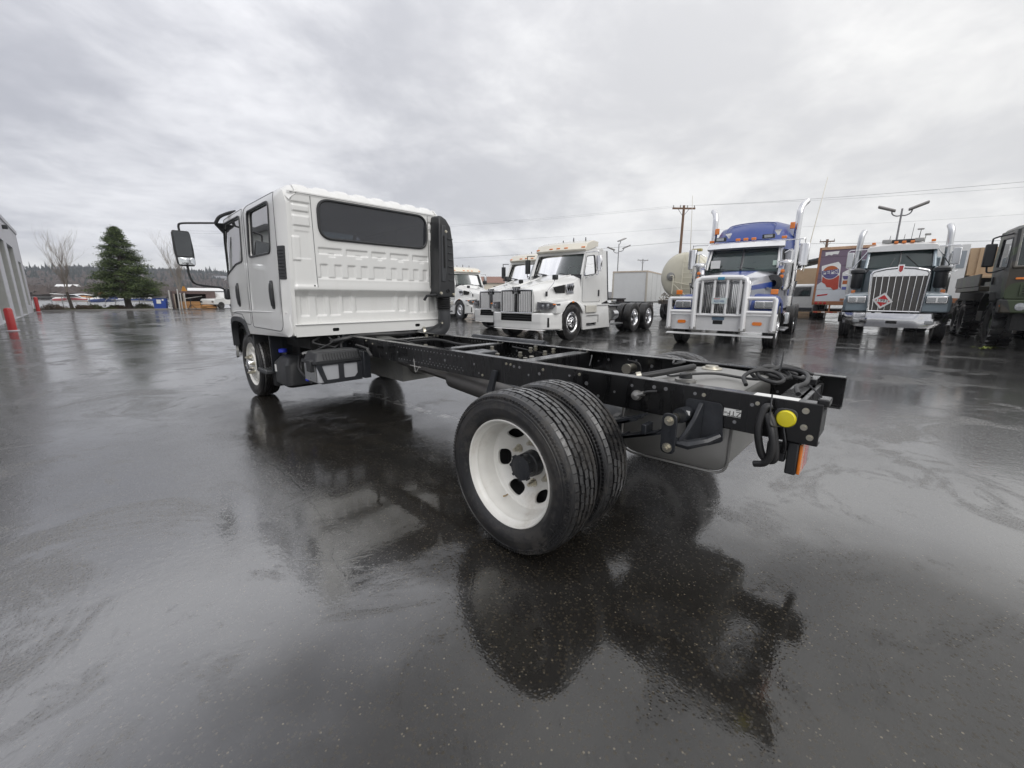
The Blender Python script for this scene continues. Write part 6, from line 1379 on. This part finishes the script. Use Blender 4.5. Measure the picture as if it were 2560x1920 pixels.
# ------------------------------------------------------------ left side: workshop building, bollards, planting strip, airfield, hill
CONCW = mat('painted_concrete', (.64, .64, .68), .75, var=.08, dirt=.25, scale=.8, bump=.1)
CONCD = mat('door_grey', (.30, .315, .31), .6, var=.06, dirt=.2)
BL = thing('workshop_building', 'grey concrete workshop building with tall recessed door bays', 'building', (-4.75, 8, 0))
YE = 40.0
bays = [(3.0, 7.2), (8.6, 12.8), (14.2, 18.4), (20.0, 24.2), (26.0, 29.2), (30.6, 34.4), (36.2, 38.4)]
hol = [[(a, .02), (b_, .02), (b_, 4.35 if b_ < 36 else 3.6), (a, 4.35 if b_ < 36 else 3.6)] for a, b_ in bays[:-1]]+[[(36.2, .55), (38.4, .55), (38.4, 3.6), (36.2, 3.6)]]
MB().sheet([(0, -.05), (YE, -.05), (YE, 5.7), (0, 5.95)], hol, lambda u, v: (0, u, v), None, (-.45, 0, 0)).done('front_wall', CONCW, BL, smooth=0)
MB().bx(-14, -.5, 0, YE-.02, 0, 5.6).done('inner_block', CONCW, BL, smooth=0); MB().bx(-14, .06, -.1, YE+.06, 5.70, 5.95).done('parapet', CONCW, BL, smooth=0)
for i, (a, b_) in enumerate(bays):
    z0, z1 = (.02, 4.35) if i < 6 else (.55, 3.6)
    d = MB().bx(-.44, -.40, a, b_, z0, z1).done('bay_door', CONCD, BL, smooth=0)
    n = 6
    for k in range(n): MB().bx(-.40, -.365, a+.06, b_-.06, z0+(z1-z0)*k/n+.02, z0+(z1-z0)*(k+1)/n-.03).done('door_panel', CONCD, d, smooth=0)
    for s in (a+.04, b_-.04): MB().bx(-.40, -.02, s-.05, s+.05, z0, z1).done('door_jamb', mat('jamb_pale', (.48, .48, .46), .6), d, smooth=0)
for y in (30.5, 18.0): MB().box((.10, y, 5.25), (.22, .35, .22)).done('wall_lamp', PLASTIC2, BL, bev=.03)
REDP = mat('red_bollard_paint', (.50, .025, .025), .4, coat=.4, dirt=.2)
for x, y, h, lab in ((-4.09, 21.9, .82, 'near red bollard leaning beside the grey workshop bays'), (-4.5, 47.6, 1.15, 'far red bollard at the end of the grey workshop')):
    t = thing('bollard', lab, 'bollard', (x, y, 0), 0, 'red bollards')
    MB().lathe([(0, .115), (h-.08, .11), (h-.02, .08), (h, 0)], 18, (0, 0, 0), 'z').done('post', REDP, t); MB().lathe([(0, .17), (.025, .165), (.03, .12)], 18, (0, 0, 0), 'z').done('base', CONCW, t)
KERB = mat('kerb_concrete', (.20, .19, .18), .7, dirt=.4)
structure(MB().bx(-60, 3.6, 48.5, 48.7, -.3, .12).done('kerb', KERB, bev=.02))
GRASS = mat('winter_grass', (.075, .085, .022), .9, var=.5, scale=.9)
structure(MB().bx(-60, 3.6, 48.7, 52.5, -.31, .08).done('planting_strip', mat('bark_soil', (.05, .035, .025), .95, var=.4, scale=1.5)))
b = MB(); random.seed(21)
for k in range(5200):
    x, y = random.uniform(-9, 3.6), random.uniform(49.2, 52.5)
    if noise.noise(Vector((x*.5, y*.6, 0))) < -.12: continue
    h = random.uniform(.06, .16); a = random.uniform(0, PI); dx_, dy_ = .02*cos(a), .02*sin(a)
    i = b.V((x-dx_, y-dy_, .08), (x+dx_, y+dy_, .08), (x+random.uniform(-.05, .05), y+random.uniform(-.05, .05), .08+h)); b.F(i, i+1, i+2)
g_ = stuff(b.done('grass', GRASS, smooth=0)); g_['label'] = 'short winter grass along the planting strip'
LEAFD = mat('dark_conifer_needles', (.042, .068, .020), .8, var=.45, scale=1.4); LEAFL = mat('light_conifer_needles', (.085, .115, .035), .8, var=.4, scale=1.6)
BARK = mat('bark', (.075, .06, .05), .9, var=.3, bump=.4, bscale=25); TWIG = mat('bare_twig', (.24, .21, .18), .9, var=.2)
def conifer(x, y, h, rb, label, seed, n=54000, z0=1.35):
    t = thing('conifer_tree', label, 'tree', (x, y, .08)); rd = random.Random(seed)
    MB().tube([(.12, 0, 0), (.05, 0, .3), (0, .02, 1.6), (.0, 0, h*.6), (0, 0, h*.96)], [.36, .26, .22, .12, .02], 10).done('trunk', BARK, t)
    b = MB(); bb = MB()
    for k in range(220):
        u = (k+rd.random())/220; z = z0+(h-z0)*u**1.12; a = rd.uniform(0, 2*PI)
        prof = (1-u)**.72*(.80+.17*sin(k*2.4)+.22*rd.random())+.03
        if rd.random() < .05: continue
        if u < .1: prof *= .72+2.6*u
        L = rb*prof*(1.12 if cos(a-.2) > 0 else 1.0); dr = .10*L
        tip = Vector((L*cos(a), L*sin(a), z-.10*L+(.35*(u-.3))*L)); root = Vector((0, 0, z))
        bb.tube([root, root.lerp(tip, .5)-Vector((0, 0, dr*.3)), tip], [.045*(1-u)+.012, .02, .006], 5)
        m = int(n/220*(.45+1.2*(1-u)))
        for q in range(m):
            s = rd.uniform(.28, 1.04)**.8; c = root.lerp(tip, s)+Vector((rd.gauss(0, .11+.10*L*.5), rd.gauss(0, .11+.10*L*.5), rd.gauss(0, .09)+.04))
            sz = rd.uniform(.05, .12); d1 = Vector((rd.gauss(0, 1), rd.gauss(0, 1), rd.gauss(0, .6))).normalized()*sz; d2 = Vector((rd.gauss(0, 1), rd.gauss(0, 1), rd.gauss(0, .8))).normalized()*sz*.55
            i = b.V(c-d1, c+d2, c+d1); b.m = 1 if (rd.random() < .28+.3*(s > .85)) else 0; b.F(i, i+1, i+2)
    b.m = 0; bb.done('branches', BARK, t); b.done('crown', [LEAFD, LEAFL], t, smooth=0); return t
conifer(.9, 51.0, 7.05, 2.55, 'big dark green conifer standing on the planting strip', 3)
def bare(x, y, h, spread, label, seed):
    t = thing('bare_tree', label, 'tree', (x, y, .08)); rd = random.Random(seed); b = MB(); tr = MB()
    tr.tube([(0, 0, 0), (-.05, 0, h*.12), (-.12, .02, h*.24)], [.13, .10, .085], 8)
    def grow_(p, d, L, r, lev):
        n = 4; pts = [p]; q = p.copy(); dd = d.copy()
        for k in range(n): dd = (dd+Vector((rd.gauss(0, .10), rd.gauss(0, .10), .10))).normalized(); q = q+dd*L/n; pts.append(q.copy())
        b.tube(pts, [r*(1-.75*k/n) for k in range(n+1)], 4 if lev > 1 else 6, False)
        if lev < 4:
            for k in range(6 if lev else 4):
                a = pts[rd.randint(1, n)]; nd = (dd+Vector((rd.gauss(0, .36), rd.gauss(0, .36), rd.uniform(.1, .4)))*spread).normalized()
                grow_(a, nd, L*rd.uniform(.45, .68), r*.46, lev+1)
    for k in range(5):
        a = 2*PI*k/5+rd.random(); grow_(Vector((-.12, .02, h*.22)), Vector((cos(a)*.17*spread, sin(a)*.17*spread, 1)).normalized(), h*.46, .036, 1)
    tr.done('trunk', BARK, t); b.done('branches', TWIG, t); return t
bare(-2.68, 51.0, 6.1, .8, 'slender bare winter tree left of the conifer', 5)
bare(5.6, 55.5, 6.6, .9, 'bare winter tree behind the truck mirror and brown shed', 9)
BUSH = mat('brown_bush', (.075, .05, .032), .9, var=.5, scale=3); BUSHG = mat('olive_bush', (.06, .065, .025), .9, var=.5, scale=3)
for i, (x, y, s, m, lab) in enumerate(((-3.75, 49.8, .75, BUSH, 'wide reddish bush at the foot of the slender bare tree, left side'), (-2.0, 49.9, .6, BUSH, 'brown bush just right of the slender bare tree'), (-1.35, 50.2, .62, BUSHG, 'olive bush between the slender bare tree and the conifer'), (.0, 50.6, .55, BUSHG, 'small olive bush left of the conifer trunk'), (1.9, 50.8, .8, BUSHG, 'rounded olive shrub right of the conifer trunk'), (5.2, 54.2, 1.5, BUSHG, 'large dark shrub behind the brown shed'), (.35, 50.4, .45, BUSH, 'low brown bush nearest the conifer trunk'))):
    t = thing('bush', lab, 'bush', (x, y, .06), 0, 'bushes on the planting strip'); rd = random.Random(i+40); b = MB()
    for k in range(1300):
        a, e = rd.uniform(0, 2*PI), math.acos(rd.uniform(0, 1)); r0 = s*rd.uniform(.55, 1.0)*(.8+.3*noise.noise(Vector((cos(a)*2, sin(a)*2, e*2+i))))
        c = Vector((r0*1.25*sin(e)*cos(a), r0*sin(e)*sin(a), .05+r0*.78*cos(e))); sz = rd.uniform(.03, .085)
        d1 = Vector((rd.gauss(0, 1), rd.gauss(0, 1), rd.gauss(0, 1))).normalized()*sz; d2 = d1.orthogonal().normalized()*sz*.6
        j = b.V(c-d1, c+d2, c+d1); b.F(j, j+1, j+2)
    b.done('foliage', m, t, smooth=0)
    b = MB()
    for k in range(7): a = rd.uniform(0, 2*PI); b.tube([(0, 0, 0), (s*.4*cos(a), s*.4*sin(a), s*.35), (s*.7*cos(a), s*.7*sin(a), s*.5)], [.02, .012, .005], 4)
    b.done('stem', BARK, t)
# small high wing aeroplanes parked on the apron
def plane(x, y, rz, sc, label, trim, fin, low=WHITE):
    t = thing('light_aircraft', label, 'aeroplane', (x, y, -.02), rz, 'light aircraft on the apron'); t.scale = (sc, sc, sc)
    st = [(3.2, .10, 1.35), (3.05, .38, 1.35), (2.6, .50, 1.38), (1.6, .56, 1.42), (.9, .58, 1.50), (-.6, .56, 1.52), (-1.6, .40, 1.45), (-3.4, .20, 1.42), (-4.6, .10, 1.45)]
    ring = lambda f, r, z: [(f, r*cos(a)*.95, z+r*sin(a)*1.0) for a in [2*PI*k/14 for k in range(14)]]
    MB().loft([ring(*q) for q in st], mis=lambda k: 1 if k in (0, 6, 13, 7) else (2 if 7 < k < 13 else 0)).done('fuselage', [WHITE, trim, low], t, smooth=50)
    MB().loft([[(1.4, l, 1.95), (1.0, l*.92, 2.32), (-.5, l*.92, 2.34), (-1.3, l*.8, 1.9)] for l in (-.52, .52)]).done('cabin_glazing', TINT, t, smooth=0)
    MB().loft([[(1.15, l, z), (1.0, l, z+.10), (.2, l, z+.10), (-.45, l, z)] for l, z in ((-5.2, 2.52), (-1, 2.36), (1, 2.36), (5.2, 2.52))]).done('wing', WHITE, t, smooth=30)
    for s in (-1, 1):
        MB().tube([(.6, s*.5, 1.1), (.5, s*2.4, 2.40)], .045, 6).done('wing_strut', WHITE, t)
        MB().tube([(.0, s*.4, 1.0), (-.05, s*1.15, .25)], .05, 6).done('gear_leg', WHITE, t); MB().lathe([(-.07, .1), (-.08, .2), (.08, .2), (.07, .1)], 16, (-.05, s*1.2, .2), 'y').done('wheel', SIDEWALL, t)
    MB().tube([(2.5, 0, 1.0), (2.55, 0, .25)], .05, 6).done('gear_leg', WHITE, t); MB().lathe([(-.06, .08), (-.07, .18), (.07, .18), (.06, .08)], 16, (2.55, 0, .18), 'y').done('nose_wheel', SIDEWALL, t)
    MB().prism([(-3.4, 1.60), (-4.75, 1.60), (-5.05, 2.95), (-4.35, 2.95)], 'y', -.05, .05).done('fin', fin, t, bev=.02)
    MB().loft([[(-3.9, l, 1.55), (-4.1, l, 1.60), (-4.8, l, 1.55)] for l in (-1.7, 1.7)]).done('tailplane', WHITE, t, smooth=0)
    MB().lathe([(3.2, .14), (3.4, .08), (3.46, 0)], 14, (0, 0, 1.35)).done('spinner', RED if trim is RED else CHROME, t); MB().box((3.3, 0, 1.35), (.05, .12, 1.9)).done('propeller', PLASTIC, t, bev=.01)
NAVY = mat('navy_trim', (.03, .06, .22), .4, coat=.5); ORG = mat('orange_cover', (.52, .22, .05), .7); REDT = mat('maroon_trim', (.32, .05, .06), .4, coat=.5)
plane(-2.55, 70.5, R(158), .58, 'white and maroon light aircraft with nose to the left behind the bare tree', REDT, RED)
plane(.2, 68.5, R(205), .55, 'navy and white light aircraft parked half behind the conifer', NAVY, NAVY, NAVY)
plane(3.0, 66.5, R(10), .56, 'blue striped light aircraft with tail to the left, right of the conifer trunk', NAVY, NAVY)
o = tag(MB().loft([[(x_, y_, z_) for x_, y_, z_ in ((-.9, -.5, 0), (.9, -.5, 0), (1.0, .5, 0), (-.9, .5, 0))], [(-.8, -.35, .5), (.75, -.35, .42), (.8, .3, .42), (-.7, .3, .52)], [(-.5, -.1, .72), (.5, -.1, .6), (.5, .1, .6), (-.5, .1, .72)]]).done('tarpaulin_cover', ORG, smooth=0), 'orange tarpaulin heap behind the white and maroon aircraft', 'tarpaulin'); o.location = (-1.5, 71.8, .55)
# chain link fence along the airfield
GALV = mat('galvanised', (.42, .43, .43), .45, .8)
fn = thing('chain_fence', 'low galvanised post fence between planting strip and airfield', 'fence', (0, 53.0, 0))
for k in range(9): MB().cyl((-10+1.7*k, 0, -.3), (-10+1.7*k, 0, 1.15), .03, n=8).done('fence_post', GALV, fn)
MB().tube([(-10, 0, 1.13), (3.6, 0, 1.13)], .018, 6).done('top_rail', GALV, fn)
b = MB()
for k in range(140):
    x = -10+.097*k; b.tube([(x, 0, .05), (x+.5 if x < 3.1 else x, 0, 1.12)], .0025, 3, False); b.tube([(x, 0, 1.12), (x+.5 if x < 3.1 else x, 0, .05)], .0025, 3, False)
stuff(b.done('fence_mesh', GALV, fn))
t = thing('warning_sign', 'small pale sign on a thin post beside the blue bin', 'sign', (3.35, 56.5, 0))
MB().cyl((0, 0, -.3), (0, 0, 1.95), .025, n=8).done('post', GALV, t); s_ = MB().bx(-.18, .18, -.02, 0, 1.45, 1.92).done('sign_board', LABELW, t, smooth=0); MB().bx(-.12, .12, -.024, -.021, 1.72, 1.82).done('sign_print', RED, s_, smooth=0)
# blue bin
BINB = mat('blue_bin_paint', (.02, .06, .30), .45, dirt=.3)
t = thing('waste_bin', 'blue metal waste bin with white label at the lot edge', 'bin', (3.1, 49.6, 0), R(-18))
MB().loft([[(x, y, z) for x, y in ((-.48+i, -.4+i, ), (.48-i, -.4+i), (.48-i, .4-i), (-.48+i, .4-i))] for z, i in ((.06, .05), (1.02, 0.))]).done('bin_body', BINB, t, bev=.02)
MB().loft([[(-.5, -.42, 1.02), (.5, -.42, 1.02), (.5, -.42, 1.06), (-.5, -.42, 1.06)], [(-.5, .42, 1.16), (.5, .42, 1.16), (.5, .42, 1.20), (-.5, .42, 1.20)]]).done('bin_lid', PLASTIC2, t, bev=.01)
MB().bx(-.2, .12, -.412, -.402, .55, .92).done('bin_label', LABELW, t, smooth=0); MB().bx(.2, .34, -.412, -.402, .82, .96).done('bin_label', LABELW, t, smooth=0)
for s in (-1, 1): MB().bx(s*.49, s*.53, -.2, .2, .6, .72).done('lift_pocket', BINB, t, bev=.01)
# gate posts, shed, lumber
GR = 'gate posts at the lot edge'
for x, y, h, l in ((3.75, 49.1, 1.72, 'leftmost thin steel gate post, just right of the blue bin'), (4.35, 48.8, 1.85, 'second steel gate post from the blue bin'), (4.62, 49.4, 1.5, 'third steel gate post from the blue bin, leaning in front of the shed'), (4.95, 49.6, 1.5, 'fourth steel gate post from the blue bin, at the dark shed mouth')):
    o = thing('gate_post', l, 'post', (x, y, 0), 0, GR); MB().cyl((0, 0, 0), (.02, 0, h), .055, n=12).done('post', mat('pale_post', (.45, .44, .42), .6), o); MB().lathe([(0, .06), (.03, .05), (.05, 0)], 10, (.02, 0, h), 'z').done('post_cap', GALV, o)
BRN = mat('brown_shed_cladding', (.11, .075, .07), .85, var=.2, dirt=.3)
t = thing('open_shed', 'low brown open fronted shed holding stacked lumber', 'shed', (5.75, 51.2, 0), R(-4))
MB().bx(-1.55, 1.9, -.8, 1.4, 1.45, 1.72).done('roof', BRN, t, bev=.02)
MB().bx(1.1, 1.9, -.8, -.7, 0, 1.45).done('front_panel', BRN, t, smooth=0); MB().bx(-1.55, 1.9, 1.3, 1.4, 0, 1.45).done('back_wall', BRN, t, smooth=0)
MB().bx(1.8, 1.9, -.8, 1.4, 0, 1.45).bx(-1.55, -1.45, -.8, 1.4, 0, 1.45).done('side_wall', BRN, t, smooth=0) if False else (MB().bx(1.8, 1.9, -.7, 1.3, 0, 1.45).done('side_wall', BRN, t, smooth=0), MB().bx(-1.55, -1.45, -.8, 1.3, 0, 1.45).done('side_wall', BRN, t, smooth=0))
for x in (-1.4, -.7): MB().bx(x-.05, x+.05, -.8, -.7, 0, 1.45).done('shed_post', mat('weathered_wood', (.30, .26, .21), .85), t, smooth=0)
MB().box((.1, -.2, 1.12), (1.5, .08, .08), Matrix.Rotation(R(-10), 3, 'Y')).done('loose_pipe', LABELW, t)
LUM = mat('lumber_orange', (.46, .24, .09), .75, var=.25, scale=2)
t = thing('lumber_stack', 'neat stack of orange timber in the mouth of the brown shed', 'lumber', (5.35, 49.9, 0), R(-4))
rd = random.Random(8)
for r in range(5):
    for c in range(3):
        MB().box((.02*rd.uniform(-2, 2), -.25+.25*c, .12+.135*r), (1.55+rd.uniform(-.1, .1), .22, .10)).done('plank', LUM, t, bev=.006)
t = thing('plank_pile', 'loose low pile of reddish planks right of the timber stack', 'lumber', (6.85, 49.6, 0), R(-6))
for k in range(10): MB().box((rd.uniform(-.3, .3), rd.uniform(-.35, .35), .06+.035*k), (1.2+rd.uniform(-.4, .2), .16, .06), Matrix.Rotation(rd.uniform(-.35, .35), 3, 'Z')).done('plank', LUM, t, bev=.005)
t = thing('support_stand', 'black tripod support stand in front of the timber stack', 'stand', (5.25, 48.9, 0))
MB().cyl((0, 0, .15), (0, 0, .95), .03, n=8).done('post', CAST, t); MB().bx(-.12, .12, -.08, .08, .95, 1.02).done('head', CAST, t)
for a in (0, 2.1, 4.2): MB().tube([(0, 0, .45), (.42*cos(a), .42*sin(a), .02)], .022, 6).done('leg', CAST, t)
t = thing('pickup_truck', 'white service truck partly hidden behind the crew cab door', 'truck', (8.35, 50.6, 0), R(-150))
MB().loft([[(x, -.85, .42), (x, .85, .42), (x, .85, z1), (x, -.85, z1)] for x, z1 in ((1.9, .85), (1.75, .98), (.75, 1.08))]).done('hood', WHITE, t, bev=.03)
MB().loft([[(x, -.85, .42), (x, .85, .42), (x, .76, z1), (x, -.76, z1)] for x, z1 in ((.75, 1.1), (.35, 1.62), (-.75, 1.66), (-.85, 1.1))]).done('cab', WHITE, t, bev=.03)
MB().bx(-2.4, -.9, -.85, .85, .5, .72).done('flat_bed', PLASTIC2, t, bev=.02)
for s in (-1, 1):
    MB().loft([[(.45, s*.81, 1.12), (.25, s*.785, 1.54)], [(-.55, s*.81, 1.12), (-.55, s*.785, 1.56)]], False, False, False).done('side_window', TINT, t, smooth=0)
    for x in (1.15, -1.7): MB().lathe([(-.1, .18), (-.1, .34), (.1, .34), (.1, .18), (.07, 0)], 20, (x, s*.80, .34), 'y').done('wheel', SIDEWALL, t)
    MB().bx(1.88, 1.93, s*.7-.12, s*.7+.12, .62, .8).done('headlight', LAMPGLASS, t, bev=.01)
o = tag(MB().bx(-.5, .5, -.05, .05, 0, 1.2).prism([(-.3, 1.2), (.3, 1.2), (.08, 1.9), (-.08, 1.9)], 'y', -.04, .04).done('digger_arm', mat('digger_orange', (.55, .25, .04), .5), smooth=0), 'orange machine arm showing above the brown shed roof', 'machinery'); o.location = (6.0, 56.5, .4)

# ------------------------------------------------------------ far hill with its wood
HILL = mat('hill_earth', (.046, .038, .033), .95, var=.3, scale=.01)
def hz2(x, y):
    d = y; up = sm(d, 330, 760); return up*(27+4*noise.noise(Vector((x*.006, 0, 3)))+3*noise.noise(Vector((x*.02, 1, 3))))+sm(d, 165, 330)*3-.3
structure(MB().grid(lambda u, v: ((lambda x, y: (x, y, hz2(x, y)))(-500+1380*u, 168+800*v)), 120, 50).done('hill', HILL, smooth=60))
rd = random.Random(77); bb = [MB(), MB()]
def blob(b, x, y, z, h, w, kind):
    n = 5; a0 = rd.uniform(0, 6.28)
    if kind:   # dark evergreen spire
        i = b.V(*[(x+w*cos(a0+2*PI*k/n)*rd.uniform(.7, 1.2), y+w*sin(a0+2*PI*k/n), z+h*.12) for k in range(n)], (x, y, z+h))
        for k in range(n): b.F(i+k, i+(k+1) % n, i+n)
    else:
        i = b.V((x, y, z), *[(x+w*cos(a0+2*PI*k/n)*rd.uniform(.6, 1.2), y+w*sin(a0+2*PI*k/n)*rd.uniform(.6, 1.2), z+h*rd.uniform(.35, .7)) for k in range(n)], (x+rd.uniform(-1, 1), y, z+h))
        for k in range(n): b.F(i, i+1+(k+1) % n, i+1+k); b.F(i+1+k, i+1+(k+1) % n, i+1+n)
for k in range(16000):
    y = 190+rd.random()**.8*600; x = rd.uniform(-150, .34*y+60)+ (y-190)*.0
    z = hz2(x, y)
    ev = rd.random() < (0 if y < 420 else .05 if y < 520 else .25 if y < 640 else .7)
    if noise.noise(Vector((x*.012, y*.02, 5))) > .28 and not ev and y < 600: continue
    blob(bb[1 if ev else 0], x, y, z-1, rd.uniform(4, 9) if ev else rd.uniform(2.5, 5.5), rd.uniform(1.4, 2.6) if ev else rd.uniform(1.8, 3.6), ev)
for y, k in ((745, 150), (770, 150)):
    for q in range(k):
        x = -140+q*3.1+rd.uniform(-3, 3); blob(bb[1], x, y+rd.uniform(-12, 12), hz2(x, y)-2, rd.uniform(5, 15)*(1+.6*noise.noise(Vector((x*.03, 2, 0)))), rd.uniform(1.6, 3.6), 1)
WOODB = mat('bare_wood_far', (.058, .043, .037), .95, var=.35, scale=.02); WOODG = mat('evergreen_wood_far', (.014, .021, .018), .95, var=.35, scale=.02)
w1 = stuff(bb[0].done('bare_woodland', WOODB, smooth=0)); w2 = stuff(bb[1].done('evergreen_woodland', WOODG, smooth=0))
w1['label'] = 'brown leafless woodland covering the hillside'; w2['label'] = 'dark evergreen trees along the top of the hill'
for i, (x, y, w, d, h, lab) in enumerate(((-62, 640, 8, 6, 1, 'leftmost pale house on the hill crest beside the workshop roofline'), (-40, 650, 14, 6, 0, 'long pale house on the hill left of the bare tree'), (-8, 655, 10, 6, 1, 'pale house on the hill between the bare tree and the conifer'), (160, 640, 34, 8, 0, 'long white building on the hill right of the truck mirror'), (112, 560, 12, 6, 0, 'white house below the crest behind the truck mirror'))):
    t = thing('hill_house', lab, 'house', (x, y, hz2(x, y)), 0, 'pale houses on the hill')
    MB().bx(-w/2, w/2, -d/2, d/2, -2, h+3).done('wall', mat('pale_house_wall', (.50, .50, .50), .8), t, smooth=0)
    MB().prism([(-d/2-.6, h+3), (d/2+.6, h+3), (0, h+5)], 'x', -w/2-.6, w/2+.6).done('roof', mat('grey_roof', (.22, .22, .24), .8), t, smooth=0)
    for k in range(4): MB().bx(-w*.4+w*.22*k, -w*.4+w*.22*k+w*.09, -d/2-.1, -d/2, h+.8, h+2.2).done('window', TINT, t, smooth=0)
for x, y, w, lab in ((36, 205, 14, 'low white hangar roof beyond the airfield, right of the conifer'), (56, 215, 9, 'second small white hangar beyond the airfield'), (-4, 300, 7, 'small white hut in the brown brush left of the conifer'), (104, 230, 30, 'white flat roofed sheds behind the truck mirror foot')):
    t = thing('hangar', lab, 'building', (x, y, hz2(x, y)), R(-10), 'low white hangars'); MB().bx(-w/2, w/2, -4, 4, -1, 3.2).done('wall', mat('hangar_wall', (.42, .43, .44), .7), t, smooth=0); MB().prism([(-4.4, 3.2), (4.4, 3.2), (0, 4.3)], 'x', -w/2-.3, w/2+.3).done('roof', LIGHTW, t, smooth=0)
    MB().bx(-w*.3, w*.3, -4.05, -4, 0, 2.6).done('door', CONCD, t, smooth=0)
# weed by the camouflage truck
t = thing('weed', 'yellow green weed tuft growing by the chunky military tyre', 'plant', (12.9, -2.75, 0)); rd = random.Random(2)
WEED = mat('weed_green', (.22, .26, .05), .7, var=.3)
for k in range(26):
    a = rd.uniform(0, 2*PI); L = rd.uniform(.12, .30); w_ = .018; c, q = cos(a), sin(a)
    MB().loft([[(c*L*u-q*w_*(1-u), q*L*u+c*w_*(1-u), .28*L*sin(u*2.6)+.01), (c*L*u+q*w_*(1-u), q*L*u-c*w_*(1-u), .28*L*sin(u*2.6)+.01)] for u in (0, .35, .7, 1)], False, False, False).done('leaf', WEED, t, smooth=0)
# ------------------------------------------------------------ thin winter haze over the valley
hm = bpy.data.materials.new('haze_air'); hm.use_nodes = True; hm.node_tree.nodes.clear(); g = G(hm.node_tree)
ho = g.add('OutputMaterial'); pv = g.add('VolumePrincipled', {'Color': (.88, .92, 1, 1), 'Density': .00042, 'Anisotropy': .2}); g.L.new(pv.outputs[0], ho.inputs[1])
stuff(MB().bx(-530, 910, -210, 1010, -2, 62).done('haze', hm, smooth=0))
